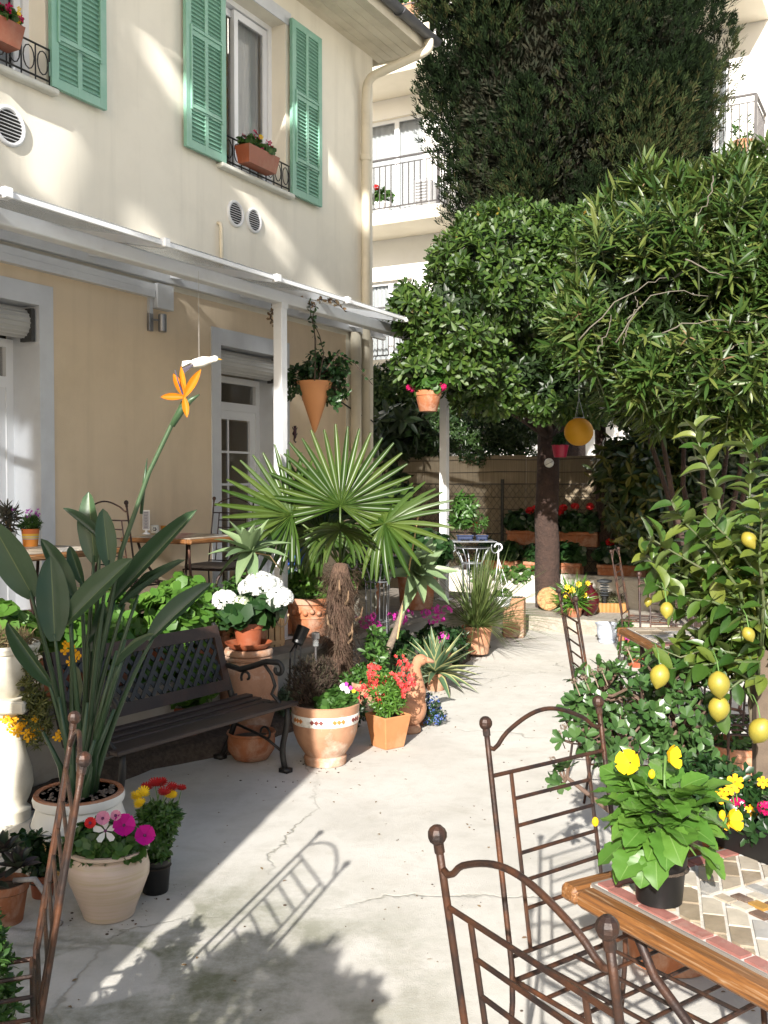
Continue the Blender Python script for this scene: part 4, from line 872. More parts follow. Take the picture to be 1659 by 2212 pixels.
# ================================================================ LEFT SIDE: strelitzia, pots, pedestal
SB = gnd(172, 1868)                                     # strelitzia pot
def rel(x, y, Y, b): return atY(x, y, Y) - b
CERW = simple('white_glaze', (.74,.74,.70), .35, (.68,.68,.63), 6, dirt=(.5,.45,.36,.3), dscale=5); CERY = simple('yellow_glaze', (.62,.40,.15), .4, (.56,.35,.12), 5, dirt=(.66,.50,.28,.4), dscale=6)
st = potted('strelitzia', 'bird of paradise plant with paddle leaves in white and yellow glazed pot', SB, [(.13,0),(.135,.006),(.165,.06),(.195,.13),(.198,.165)], CERY, cat='potted plant', soil=False)
q = MB(); q.lathe([(.198,.165),(.196,.19),(.175,.255),(.172,.265),(.186,.275),(.19,.295),(.186,.31)], 36); q.build('white_collar', CERW, st, ang=40)
q = MB(); q.lathe([(.186,.31),(.182,.317),(.162,.315),(.158,.29)], 36); q.build('rim', TERRA, st, ang=40)
q = MB(); q.lathe([(.168,.302),(.1,.306),(0,.307)], 24); q.build('soil', SOIL, st, smooth=True)
q = MB()
for i in range(140): a = RNG.random()*6.28; rr = .15*math.sqrt(RNG.random()); q.ball((rr*math.cos(a), rr*math.sin(a), .309), .006+.006*RNG.random(), 6, 4, (1,1,.6))
o = q.build('gravel', simple('gravel_chips', (.17,.13,.10), .8, (.06,.045,.035), 40), st); o['kind'] = 'stuff'
q = MB(); 
for z in (.19, .105): q.tube([(.199*math.cos(a)*(1 if z>.15 else .935), .199*math.sin(a)*(1 if z>.15 else .935), z) for a in np.linspace(0, 6.283, 37)], .0025, 4, cap=False)
o = q.build('painted_line', simple('blue_grey_line', (.12,.14,.18), .5), st); o['kind'] = 'stuff'
RIBM = leafmat('pale_midrib', [(.20,.27,.11), (.24,.30,.13)], .5, .1)
BL = [blade_mesh('leaf', [G_STREL, RIBM], 14, lambda s: (math.sin(math.pi * (.04 + .96 * s)) ** .58), f, c, sd, wave=.02, base=.08, rib=.035) for f, c, sd in ((.55, .18, 0), (.9, .35, .05), (.35, .12, -.05), (1.3, .25, .03))]
SY = SB[1]
LEAVES = [  # blade start, tip, width px, depth shift, face (-1 away .. 1 to viewer), mesh
 (205,1215,187,1062,62,.05,1,0), (236,1225,222,1098,52,-.02,1,0), (118,1385,112,1200,80,-.12,1,2), (140,1350,280,1203,72,-.10,.7,0), (238,1305,421,1098,52,.06,.5,3), (322,1385,450,1252,56,.0,.6,1),
 (258,1312,396,1204,34,.1,.3,3), (72,1290,-18,1125,88,-.05,.8,2), (112,1480,10,1345,44,-.08,.4,3), (228,1175,137,1095,30,.04,.3,3), (160,1300,90,1160,50,.03,.6,1), (180,1262,146,1178,34,.08,.5,1),
 (252,1440,330,1365,30,-.1,.2,3), (152,1560,172,1440,58,.05,-.5,0), (290,1295,345,1228,36,.12,.3,3), (196,1420,225,1300,50,.1,.4,2)]
for (x0, y0, x1, y1, w, dy, face, mi) in LEAVES:
    a = rel(x0, y0, SY + dy, SB); b = rel(x1, y1, SY + dy + .06 * RNG.normal(), SB); L = np.linalg.norm(b - a); d = (b - a) / L; w *= .84
    nrm = np.array([RNG.normal() * .35, -face, .55]); W = w * SY / FPX
    lf = link('leaf', BL[mi], None, st, mat_place(a, d, nrm, L, W))
    bx = .075 * RNG.normal(); base = np.array([max(-.1, min(.1, (a[0]) * .16)) + bx * .3, RNG.normal() * .05, .29]); mid = base * .55 + a * .45 + np.array([-(a[0]) * .10, 0, .05])
    q = MB(); ts = np.linspace(0, 1, 9)[:, None]; q.tube((1-ts)**2*base + 2*ts*(1-ts)*mid + ts**2*(a + d * .03), np.linspace(.017, .0065, 9), 7); q.build('stalk', G_STREL, st, smooth=True)
for i in range(9):                                      # bare stalk bases and old stubs
    a = RNG.random() * 6.28; q = MB(); h = .25 + .5 * RNG.random(); q.tube([(.06*math.cos(a), .05*math.sin(a), .29), (.10*math.cos(a), .07*math.sin(a), .29+h*.5), (.20*math.cos(a), .10*math.sin(a), .29+h)], [.02, .013, .007], 6); q.build('stalk', G_STREL, st, smooth=True)
fs = [rel(x, y, SY + .02, SB) for x, y in ((180, 1690), (215, 1420), (262, 1190), (322, 1020), (372, 915), (396, 868))]
q = MB(); q.tube(fs, [.014, .012, .011, .010, .010, .009], 7); fl = q.build('flower_stem', G_STREL, st, smooth=True)
q = MB(); q.tube([rel(372, 920, SY, SB), rel(392, 885, SY, SB), rel(412, 864, SY - .01, SB), rel(431, 852, SY - .02, SB)], [.011, .017, .012, .002], 7); q.build('spathe', G_STREL, fl, smooth=True)
q = MB(); q.tube([rel(305, 1110, SY + .05, SB), rel(312, 1040, SY + .05, SB), rel(318, 990, SY + .05, SB)], [.007, .008, .001], 6); q.build('bract', G_STREL, fl, smooth=True)
PET = blade_mesh('petal', [F_ORANGE], 7, lambda s: math.sin(math.pi * (.05 + .95 * s)) ** .8, .5, .1, base=.2)
for (x, y, w, dy) in ((346, 857, 16, 0), (374, 806, 17, .03), (391, 790, 13, .05), (434, 797, 18, -.02), (404, 902, 15, -.04), (422, 815, 12, .05)):
    a = rel(398, 858, SY - .01, SB); b = rel(x, y, SY + dy, SB); link('petal', PET, None, fl, mat_place(a, b - a, np.array([.2, -1, .2]), np.linalg.norm(b - a), w * SY / FPX))
q = MB(); q.tube([rel(398, 860, SY, SB), rel(385, 825, SY - .02, SB), rel(378, 798, SY - .02, SB)], [.004, .003, .001], 5); q.build('tongue', simple('blue_tongue', (.06,.06,.13), .5), fl)
# petunia pot, glazed in stripes
def stripe_mat(name, a, b, sc=26):
    m, nt, bs = nodes(name); tc = nt.nodes.new('ShaderNodeTexCoord'); mp = nt.nodes.new('ShaderNodeMapping'); mp.inputs['Scale'].default_value = (.35, .35, 9); nt.links.new(tc.outputs['Object'], mp.inputs['Vector'])
    n1 = noise(nt, sc / 3, 6, .65, vec=mp.outputs[0]); c = ramp(nt, [(.32, a), (.62, b)], n1.outputs['Fac']).outputs['Color']; n2 = noise(nt, 5, 5); c = mixc(nt, math_(nt, 'MULTIPLY', n2.outputs['Fac'], .25), c, (.30,.24,.17))
    nt.links.new(c, bs.inputs['Base Color']); bs.inputs['Roughness'].default_value = .33; bump(nt, bs, n1.outputs['Fac'], .25, .004); return m
PB = gnd(236, 1975)
pt = potted('petunia_pot', 'cream striped glazed pot of magenta petunias and white periwinkle', PB, [(.088,0),(.094,.004),(.098,.02),(.125,.09),(.148,.15),(.150,.185),(.140,.222),(.130,.236),(.140,.246),(.151,.252),(.150,.262),(.135,.264),(.125,.25),(.118,.22)], stripe_mat('striped_cream_glaze', (.46,.37,.25), (.56,.44,.38)))
C_, A_ = bush(pt, [(-.02,0,.27,.135,.12,.075), (.05,-.02,.27,.09,.1,.06)], 260, G_MID, RND, .035, .03, 6, (50, 100), (.5, 1.05))
stems(pt, (0, 0, .24), C_[:40], .002)
PW = T_flower(5, .95, .12)
for (x, y, sz, m_, nm) in ((268, 1783, .040, F_PETU, 'petunia_blossom'), (313, 1805, .042, F_PETU, 'petunia_blossom'), (228, 1795, .040, F_WHITE, 'periwinkle_blossom'), (195, 1778, .022, F_RED, 'petunia_blossom'), (222, 1768, .026, F_PALEP, 'petunia_blossom'), (250, 1762, .024, F_PALEP, 'petunia_blossom')):
    TT = T_flower(5, .62, .05) if m_ is F_WHITE else T_flower(5, 1.28, .42, .06); c = rel(x, y, PB[1] - .10, PB); flowers(pt, [c], [(.25, -.85, .5)], m_, sz, TT, nm, False)
    q = MB(); q.tube([(c[0]*.5, c[1]*.3, .25), c + np.array([0, .02, -.005])], .002, 4); q.build('flower_stalk', STEMG, pt)
    q = MB(); q.ball(c + np.array([0, -.002, .001]), .006, 8, 5); q.build('flower_eye', simple('flower_eye', (.12,.02,.09) , .6), pt)
# chrysanthemum in a black pot
CB = gnd(336, 1925)
ch = potted('chrysanthemum', 'upright chrysanthemum with dark red and yellow blooms in a black plastic pot', CB, std_prof(.062, .050, .135, .02, .03), BLACKPL)
tips = [rel(x, y, CB[1] + dy, CB) for x, y, dy in ((310,1735,-.02),(296,1742,.03),(369,1741,0),(335,1715,.02),(348,1712,.04),(372,1722,.03),(392,1725,.05),(302,1758,-.05),(355,1735,-.03),(318,1722,.05))]
stems(ch, (0, 0, .12), [t_ + np.array([0,0,.035]) for t_ in tips], .003); bush(ch, [(0,0,.22,.065,.06,.11), (.02,0,.30,.08,.07,.05)], 420, G_MID, LNG, .034, .012, 5, (30, 80), (.3, 1.0))
for i, t_ in enumerate(tips):
    t_ = t_ + np.array([0,0,.035]); m_ = F_YEL if i in (0, 1, 2, 7) else F_MUM; P = np.repeat(t_[None] , 3, 0) + np.array([[0,0,0],[0,0,.004],[0,0,.008]]); flowers(ch, P, np.array([(.1,-.3,1)]*3) + RNG.normal(size=(3,3))*.15, m_, .024, T_flower(13, .30, .35), 'bloom', False)
# terracotta pot of succulents at the frame edge
KB = gnd(12, 1990)
kk = potted('succulent_pot', 'terracotta pot of purple green succulents with a trailing bound stem', KB, std_prof(.085, .062, .15, .03), TERRA)
SUC = leafmat('succulent_leaf', [(.055,.075,.045), (.10,.06,.065), (.075,.11,.06)], .35, .05); bm_ = blade_mesh('leaf', [SUC], 6, lambda s: math.sin(math.pi*(.1+.9*s))**.6, .6, -.1, base=.4)
for c in ((-.03, -.04, .16), (.05, .0, .20), (-.02, .04, .24)):
    C, t_, n_2 = rosettes(np.array([c]), np.array([[.05, -.1, 1.]]), 14, (20, 95))
    for a, d_, n_3 in zip(C, t_, n_2): link('leaf', bm_, None, kk, mat_place(a, d_, n_3, .085, .034))
q = MB(); q.tube([(.04, -.02, .16), (.12, -.03, .17), (.17, -.03, .10), (.19, -.03, .02), (.22, -.04, .008)], .011, 8); q.build('trailing_stem', simple('grey_stem', (.36,.34,.32), .8, (.2,.18,.17), 40, bmp=.6, bscale=60), kk, smooth=True)
JB = gnd(92, 1935)
jp = potted('small_crassula', 'small dark crassula growing beside the striped petunia pot', JB, std_prof(.05, .04, .09, .02), TERRA_PL); bush(jp, [(0,0,.17,.08,.07,.08), (-.06,0,.2,.05,.05,.06)], 60, G_DARK, OV, .042, .022, 6)
# shrub hugging the left frame edge
GB = gnd(-10, 2500)
bx = potted('boxwood_pot', 'pale green boxwood in a terracotta pot at the foot of the leaning chair', GB, std_prof(.12, .09, .2, .03), TERRA)
bush(bx, [(-.03,0,.36,.085,.09,.2), (-.05,0,.50,.07,.08,.13)], 420, G_MID, OV, .028, .011, 6, (25, 80), (.4, 1.02), .8)
# pedestal and urn
STONE = simple('cream_stone', (.66,.62,.52), .8, (.58,.54,.44), 5, bmp=.25, bscale=50, dirt=(.36,.33,.26,.5), dscale=4)
EB = gnd(18, 1768)
pd = thing('stone_pedestal', 'cream stone baluster pedestal holding an urn of trailing flowers', 'pedestal', EB)
q = MB(); q.lathe([(.105,0),(.105,.05),(.09,.06),(.085,.075),(.105,.12),(.118,.17),(.112,.24),(.085,.33),(.068,.42),(.066,.455),(.078,.462),(.080,.475),(.070,.482),(.066,.49),(.095,.52),(.105,.535)], 32); q.build('baluster', STONE, pd, ang=45)
q = MB(); q.bbox(-.15, .13, -.13, .13, .535, .595, .01); q.build('cap', STONE, pd)
U = EB + np.array([-.03, 0, .595])
ur = potted('stone_urn', 'cream stone urn with dry trailing stems and yellow flowers on the pedestal', U, [(.09,0),(.095,.01),(.14,.06),(.165,.14),(.172,.20),(.168,.215),(.178,.222),(.184,.245),(.178,.258),(.16,.258),(.15,.24)], STONE)
bush(ur, [(0,0,.27,.16,.14,.05)], 240, leafmat('dry_straw', [(.30,.21,.10), (.22,.15,.08), (.12,.14,.04)], .8, .1), LNG, .05, .004, 6, (40, 120))
bush(ur, [(.17,-.05,.10,.05,.06,.16), (.19,-.05,-.10,.07,.06,.14)], 230, leafmat('olive_trailing_leaf', [(.14,.17,.03), (.20,.20,.05), (.09,.12,.025)], .5, .2), LNG, .035, .008, 6, (30, 120))
P = np.array([rel(x, y, EB[1] - .08, U) for x, y in ((35,1560),(48,1568),(28,1572),(42,1578),(70,1578),(76,1585),(66,1588),(20,1556),(75,1570), (150,1395),(158,1412),(145,1402),(160,1430),(125,1590))]) + RNG.normal(size=(14,3))*.008
flowers(ur, np.repeat(P, 3, 0) + RNG.normal(size=(42,3))*.012, np.array([(.2,-1,.4)]*42) + RNG.normal(size=(42,3))*.3, F_GOLD, .019, T_flower(4, .9, .2))
q = MB(); q.ball(rel(48, 1488, EB[1]-.13, U), .012, 10, 6); q.build('drain_hole', DARK, ur)
# geranium and wallflower mass on the terrace edge beside the urn
for i, (x, t, off, lab, leaf, L, W, T, fm, pm) in enumerate((
    (0, -3.55, 1.62, 'leafy green planter on the terrace edge behind the stone urn', G_MID, .06, .05, RND, None, TERRA),
    (0, -2.85, 1.66, 'bright green toothed plant in terracotta box behind the strelitzia', G_BRIGHT, .075, .062, RND, None, TERRA_PL),
    (0, -2.1, 1.62, 'bright broad leaved plant in terracotta box behind the bench', G_BRIGHT, .085, .07, RND, None, TERRA_PL),
    (0, -1.40, 1.66, 'light green leafy plant in terracotta box at the bench back', G_BRIGHT, .07, .055, RND, None, TERRA_PL),
    (0, -.78, 1.66, 'small lime and green leaved planter next to the hydrangea', G_MID, .036, .028, RND, None, TERRA))):
    b = hl(t, off, TER); r = thing('planter_box', lab, 'planter', b, HROT); q = MB(); q.bbox(-.24, .24, -.09, .09, 0, .20, .012); q.bbox(-.255, .255, -.105, .105, .17, .215, .01); q.build('box', pm, r)
    q = MB(); q.box(-.23, .23, -.08, .08, .205, .218); q.build('soil', SOIL, r)
    C, A = bush(r, [(-.12,0,.34,.17,.18,.18), (.12,0,.38,.18,.18,.20), (0,-.08,.26,.22,.14,.14)], 240 if L > .05 else 500, leaf, T, L, W, 5, (55, 100), (.35, 1.05)); stems(r, (0, 0, .2), C[:60], .0035)
    if i == 1: bush(r, [(.05,.05,.45,.12,.1,.1)], 90, MATS['dry_straw'], LNG, .09, .005, 5, (20, 80), name='dry_stems')
for (x, y, z, leaf, lab) in ((285, 1440, .1, G_BRIGHT, 'low bright green foliage plant directly behind the bench back'), (400, 1400, .12, G_BRIGHT, 'toothed pale green plant peeping over the bench corner'), (180, 1420, .1, G_DARK, 'shaded bushy plant between urn and bench')):
    b = atY(x, y, 6.0); b[2] = .08; s = potted('bedding_plant', lab, b, std_prof(.11, .08, .2, .03), TERRA_PL); C, A = bush(s, [(0,0,.36,.2,.16,.15), (-.1,0,.27,.14,.14,.12)], 110, leaf, RND, .08, .062, 5, (55, 105)); stems(s, (0,0,.18), C[:40], .003)

# ================================================================ MIDDLE: urn, hydrangea, agaves, palm and the pots along the path
UB = gnd(538, 1592)
tu = thing('terracotta_urn', 'large weathered terracotta urn with moulded leaf relief standing behind the bench arm', 'urn', UB)
q = MB(); q.lathe([(.10,0),(.105,.01),(.14,.08),(.175,.20),(.188,.32),(.180,.40),(.158,.46),(.135,.485),(.132,.50),(.150,.505),(.152,.52),(.138,.527),(.152,.535),(.156,.555),(.150,.57),(.125,.57),(.115,.54)], 40); q.build('body', TERRA_OLD, tu, ang=40)
LEAFR = blade_mesh('relief_leaf', [TERRA], 5, None, .3, .1)
for a in (-.5, 0, .5): link('relief_leaf', LEAFR, None, tu, mat_place((.02 + a * .05, -.186, .28), (a, -.05, -.6), (0, -1, 0), .07, .04, .06))
HB = UB + np.array([0, 0, .57]); hy = potted('hydrangea', 'white hydrangea in brown plastic pot and saucer on the terracotta urn', HB, [(.070,.022),(.075,.024),(.092,.13),(.097,.131),(.098,.165),(.092,.167),(.085,.14)], TERRA_PL)
q = MB(); q.lathe([(.11,0),(.118,.004),(.150,.036),(.152,.042),(.146,.042),(.112,.012),(0,.010)], 36); q.build('saucer', TERRA_PL, hy, ang=40)
bush(hy, [(0,0,.25,.20,.17,.10), (.12,0,.29,.12,.12,.1), (-.1,0,.24,.12,.12,.08)], 60, G_DARK, RND, .105, .085, 4, (70, 110), (.4, 1.0))
hc = [rel(x, y, UB[1] + dy, HB) for x, y, dy in ((485,1296,-.08),(562,1262,-.02),(603,1292,-.06),(583,1268,.04),(540,1270,.05))]
for c, rr in zip(hc, (.075, .10, .085, .085, .07)): heads(hy, [c], rr, 90, F_WHITE, .028, T_flower(4, 1.0, .1), 'flower_head', .75)
heads(hy, [rel(520, 1302, UB[1]-.08, HB)], .05, 50, F_CREAMY, .022, T_flower(4, 1.0, .1), 'flower_head', .7); stems(hy, (0,0,.15), hc, .004)
BB = gnd(543, 1640)
bw = thing('terracotta_bowl', 'dark terracotta bowl on the ground under the bench', 'bowl', BB); q = MB(); q.lathe([(.07,0),(.10,.01),(.135,.06),(.14,.11),(.135,.15),(.145,.16),(.14,.17),(.125,.16),(.11,.12)], 32); q.build('body', TERRA, bw, ang=40)
q = MB(); q.lathe([(.125,.13),(0,.14)], 20); q.build('soil', SOIL, bw)
# wooden look bucket and pot behind the hydrangea
KB2 = gnd(583, 1393, TER); bk = thing('fluted_bucket', 'tan fluted bucket with rope handles beside the white post', 'bucket', KB2)
TAN = simple('tan_fluted_clay', (.60,.38,.19), .75, (.52,.31,.15), 8, dirt=(.40,.24,.12,.4), dscale=5)
for i in range(14):
    a = 2*math.pi*i/14; q = MB(); q.obox((.098*math.cos(a), .098*math.sin(a), .15), (.035, .014, .30), np.array([[-math.sin(a), math.cos(a), 0], [math.cos(a), math.sin(a), 0], [0, 0, 1]]).T); q.build('stave', TAN, bk)
for z in (.03, .27):
    q = MB(); q.lathe([(.104, z-.015), (.110, z-.012), (.110, z+.012), (.104, z+.015)], 28); q.build('hoop', TAN, bk, ang=40)
q = MB(); q.lathe([(.092, .0), (.092, .28), (.0, .281)], 24); q.build('liner', SOIL, bk)
for sg in (-1, 1):
    q = MB(); an_ = np.linspace(0, math.pi, 11); q.tube([(sg*.07 + .045*math.cos(a) + .03*sg, -.105 - .02*math.sin(a), .24 - .09*math.sin(a)) for a in an_], .006, 6); q.build('rope_handle', simple('rope', (.48,.34,.20), .9), bk, smooth=True)
def fox_agave(name, label, base, prof, pm, stem, hub, R_, n=20, axis=(0, -.2, 1), tilt=(12, 105), lw=.36, soil=True):
    r = potted(name, label, base, prof, pm); q = MB(); q.tube(stem, np.linspace(.032, .026, len(stem)), 9); q.build('stem', simple('scarred_stem', (.22,.17,.12), .9, (.13,.10,.08), 30, bmp=.9, bscale=45, bdist=.01), r, smooth=True)
    ms = [blade_mesh('leaf', [G_AGAVE], 9, lambda s: (.45 + 1.6*s) if s < .3 else max(.02, math.cos((s-.3)/.7*math.pi/2))**.8*.93, .35, cu, base=.4) for cu in (.05, .35, .8)]
    C, t_, nn_ = rosettes(np.array([hub], float), np.array([axis], float), n, tilt, .2)
    for i, (a, d_, n3) in enumerate(zip(C, t_, nn_)): link('leaf', ms[0 if i < n*.35 else (1 if i < n*.75 else 2)], None, r, mat_place(a, d_, n3, R_ * (.65 + .45 * min(1, i/(n*.4))) * (.92+.16*RNG.random()), R_ * lw, R_*.5))
    return r
AB = np.array([(540-CX)/FPX*6.72, 6.72, TER]); A1h = rel(540, 1192, AB[1], AB)
fox_agave('foxtail_agave', 'pale green foxtail agave on a short stem behind the hydrangea', AB, std_prof(.12, .09, .22, .03), TERRA, [(0,0,.18), (0,.01,.4), A1h - np.array([0,0,.02])], A1h, .27, 22)
# dead leaves on it
q = MB(); q.tube([A1h, A1h + np.array([.14,-.05,-.02]), A1h + np.array([.20,-.08,-.10])], [.006,.004,.002], 5); q.build('dry_leaf', L_DRY, bpy.data.objects['foxtail_agave'])
# palm
PBASE = np.array([(735 - CX) / FPX * 7.3, 7.3, .05])
pm_ = thing('fan_palm', 'young fan palm with shaggy brown trunk among the pots', 'palm', PBASE)
q = MB(); q.lathe([(.115,0),(.108,.12),(.09,.25),(.095,.45),(.105,.62),(.10,.75),(.08,.86),(.05,.98),(.0,1.0)], 22, wob=.05); q.build('trunk', simple('palm_fibre', (.12,.07,.045), .95, (.07,.04,.028), 14, bmp=1., bscale=40, bdist=.03), pm_, smooth=True)
k = 2200; a = rnd(k)*6.283; z = .1 + .85*rnd(k)**.8; rr = .09 + .015*rnd(k); p = np.stack([rr*np.cos(a), rr*np.sin(a), z], 1); t = np.stack([np.cos(a)*.8, np.sin(a)*.8, RNG.normal(size=k)*.7], 1)
foliage('trunk_fibre', pm_, leafmat('palm_hair', [(.06,.035,.022), (.12,.07,.042), (.20,.14,.09)], .9, .05), T_long(3, .2, 16), p, t, rdir(k)*.4 + np.array([0,0,1]), .05 + .09*rnd(k), .0035)
for i in range(11):
    a = RNG.random()*6.28; z = .12 + .75*RNG.random(); q = MB(); c, s = math.cos(a), math.sin(a); q.tube([(.11*c,.11*s,z), (.15*c,.15*s,z+.03), (.165*c,.165*s,z+.10)], [.013,.009,.004], 5); q.build('leaf_stub', simple('palm_stub', (.22,.14,.08), .9), pm_)
LEAFLET = [blade_mesh('leaflet', [G_PALM], 5, lambda s: .25 + 2.2*s if s < .34 else 1.0 - .68*((s-.34)/.66)**2.6, 1.0, cu, base=.2) for cu in (.0, 1.2, 3.0)]
HUB = np.array([0, 0, .97])
def frond(hx, hy, dY, up, nrm, R_, arc=150, n=30, droop=0, mi=0):
    h = rel(hx, hy, PBASE[1] + dY, PBASE); q = MB(); m_ = (HUB + h)/2 + np.array([0,0,.04]); q.tube([HUB, m_, h], [.011,.009,.007], 6); f = q.build('frond', G_PALM, pm_, smooth=True)
    up = unit(up); nrm = unit(np.asarray(nrm) - up * (np.asarray(nrm) @ up)); sd = np.cross(up, nrm)
    for i in range(n):
        a = R(-arc + 2*arc*i/(n-1)); d_ = up*math.cos(a) + sd*math.sin(a); L = R_*(.72 + .28*math.cos(a*.55))*(.94+.1*RNG.random())
        d_ = d_ + np.array([0,0,-1])*droop*abs(a)/3 + nrm*.10*(1 if i % 2 else .5); link('leaflet', LEAFLET[mi if abs(a) < 1.7 else min(2, mi+1)], None, f, mat_place(h, d_, nrm + RNG.normal(size=3)*.08, L, .046))
frond(735, 1092, -.05, (.16, .25, 1), (.1, -1, .35), .60, 116, 28, .12)
frond(628, 1112, -.10, (-.85, -.1, .55), (-.1, -.8, .6), .55, 130, 26, .25)
frond(832, 1132, -.15, (1, -.15, .32), (.0, -.75, .8), .50, 140, 22, .5, 1)
frond(700, 1150, .12, (-.3, .5, .5), (-.2, -.6, .8), .40, 150, 30, .5, 1)
frond(770, 1120, .25, (.5, .7, .6), (.1, -.6, .7), .50, 120, 30, .2)
frond(672, 1105, .3, (-.45, .6, .7), (-.1, -.6, .7), .46, 120, 28, .2)
frond(735, 1145, -.22, (-.05, -.8, .25), (0, -.3, 1), .32, 140, 24, .7, 1)
# shrubs on the ground in the bed
for (x, y, Y, rx, rz_, k, leaf, T, L, W, lab) in ((650, 1440, 6.7, .18, .10, 160, G_GREY, LNG, .05, .012, 'striped spiky ground cover below the black garden spotlight'), (790, 1440, 7.0, .25, .13, 380, G_MID, LNG, .04, .015, 'mint green leafy ground cover around the palm foot'), (730, 1455, 6.4, .18, .10, 300, G_DARK, OV, .03, .018, 'dark ground cover with pink flowers behind the mosaic pot'), (870, 1420, 7.6, .18, .12, 200, G_GREY, LNG, .05, .014, 'grey leaved ground cover beside the variegated agave'), (960, 1350, 8.6, .2, .16, 240, G_DARK, LNG, .05, .016, 'shaded feathery foliage between the plant stands'), (600, 1420, 6.9, .12, .08, 120, G_GREY, LNG, .05, .010, 'pale tufted plant at the terrace step')):
    b = atY(x, y, Y); b[2] = .03; s = thing('ground_cover', lab, 'plant', b); C, A = bush(s, [(-rx*.4,0,rz_,rx*.7,.16,rz_), (rx*.4,.05,rz_*1.1,rx*.7,.16,rz_*1.1)], k, leaf, T, L, W, 6, (35, 95)); stems(s, (0,0,0), C[:60], .002)
    if 'pink' in lab: flowers(s, C[:16], A[:16], F_PINK, .016)
for (x, y, Y, lab) in ((812, 1440, 7.2, 'leafy sprig shooting up right of the palm trunk'),):
    b = atY(x, 1440, Y); b[2] = .03; s = thing('leafy_sprig', lab, 'plant', b); bush(s, [(0,0,.3,.09,.08,.24)], 70, G_MID, OV, .06, .022, 5); stems(s, (0,0,0), [(0,0,.5), (.05,0,.35), (-.04,0,.3)], .004)
# mosaic banded pot with heather and pansies
MBASE = gnd(703, 1648); MP = [(.112,0),(.120,.004),(.124,.045),(.114,.056),(.128,.075),(.160,.125),(.183,.185),(.190,.245)]
mo = potted('mosaic_pot', 'big weathered terracotta pot with mosaic band holding heather and pansies', MBASE, MP, TERRA_OLD, soil=False, seg=44)
BANDW = simple('crackled_white_band', (.74,.72,.66), .5, (.64,.61,.55), 30, dirt=(.42,.38,.32,.5), dscale=20, bmp=.3, bscale=90)
q = MB(); q.lathe([(.190,.245),(.194,.250),(.197,.300),(.195,.304)], 44); q.build('mosaic_band', BANDW, mo, ang=40)
q = MB(); q.lathe([(.195,.304),(.196,.310),(.199,.345),(.200,.352),(.188,.356),(.174,.35),(.168,.31)], 44); q.build('rim', TERRA_OLD, mo, ang=40)
q = MB(); q.lathe([(.176,.325),(.1,.335),(0,.34)], 24); q.build('soil', SOIL, mo)
dm = MB(); dm.add([(0,-.0035,-.014),(.014,-.0035,0),(0,-.0035,.014),(-.014,-.0035,0),(0,.004,-.014),(.014,.004,0),(0,.004,.014),(-.014,.004,0)], [(0,1,2,3),(0,4,5,1),(1,5,6,2),(2,6,7,3),(3,7,4,0)]); DM = [dm.mesh('diamond_tile') for _ in range(2)]
DM[0].materials.append(simple('maroon_tile', (.16,.035,.03), .3)); DM[1].materials.append(simple('ochre_tile', (.52,.20,.05), .3))
for g_ in range(9):
    for j in (-1, 0, 1):
        a = -math.pi/2 - .20 + (g_ - 4)*.66 + j*.135; r_ = .1955; M = Matrix.Translation((r_*math.cos(a), r_*math.sin(a), .278)) @ Matrix.Rotation(a + math.pi/2, 4, 'Z') @ Matrix.Rotation(R(-8), 4, 'X'); link('diamond_tile', DM[g_ % 2], None, mo, M)
C, A = blob_pts(650, [(-.10,.02,.46,.115,.12,.15), (-.02,.06,.44,.10,.1,.15)], (.25, 1.05)); A = A*.6 + np.array([0,0,.9]); p, t, nn = rosettes(C, A, 7, (10, 60)); foliage('heather', mo, G_HEATH, T_diamond(.2, .3), p, t, nn, .035*(.6+.8*rnd(len(p))), .0055)
stems(mo, (-.06, .02, .34), C[:240], .0018, simple('heather_twig', (.075,.045,.035), .9), 'heather_twigs')
C, A = bush(mo, [(.075,-.03,.375,.095,.10,.055), (.03,-.09,.36,.07,.06,.035)], 190, G_MID, RND, .042, .034, 5, (50, 100), name='pansy_leaves')
for (x, y, m_) in ((742,1484,F_WHITE),(750,1492,F_WHITE),(748,1478,F_PINK),(757,1486,F_PINK),(764,1493,F_YEL)): flowers(mo, [rel(x, y, MBASE[1]-.10, MBASE)], [(.2,-1,.4)], m_, .02 if m_ is F_WHITE else .014, T_flower(5, 1., .1), 'pansy_blossom', False)
# square terracotta pot with coral flowers
QB = gnd(838, 1612); sq = thing('square_pot', 'tapered square terracotta pot with tall coral red flowers', 'potted plant', QB, R(38))
TQ = simple('orange_terracotta', (.43,.185,.072), .8, (.36,.145,.055), 5, bmp=.2, bscale=60, dirt=(.52,.33,.19,.5), dscale=4); w0, w1, h_ = .072, .104, .205
q = MB(); V = []
for (w, z) in ((w0, 0), (w1, h_), (w1-.012, h_), (w1-.02, h_-.04)): V += [(-w,-w,z),(w,-w,z),(w,w,z),(-w,w,z)]
F = [(3,2,1,0)]
for i in range(3):
    for j in range(4): F.append((4*i+j, 4*i+(j+1)%4, 4*i+4+(j+1)%4, 4*i+4+j))
q.add(V, F); o = q.build('pot', TQ, sq); bv = o.modifiers.new('bevel', 'BEVEL'); bv.width = .006; bv.segments = 2
q = MB(); q.box(-w1+.02, w1-.02, -w1+.02, w1-.02, h_-.05, h_-.025); q.build('soil', SOIL, sq)
C, A = bush(sq, [(0,0,.28,.11,.11,.09), (-.03,0,.36,.10,.10,.08)], 420, G_BRIGHT, LNG, .036, .010, 5, (25, 90), (.2, 1.0)); 
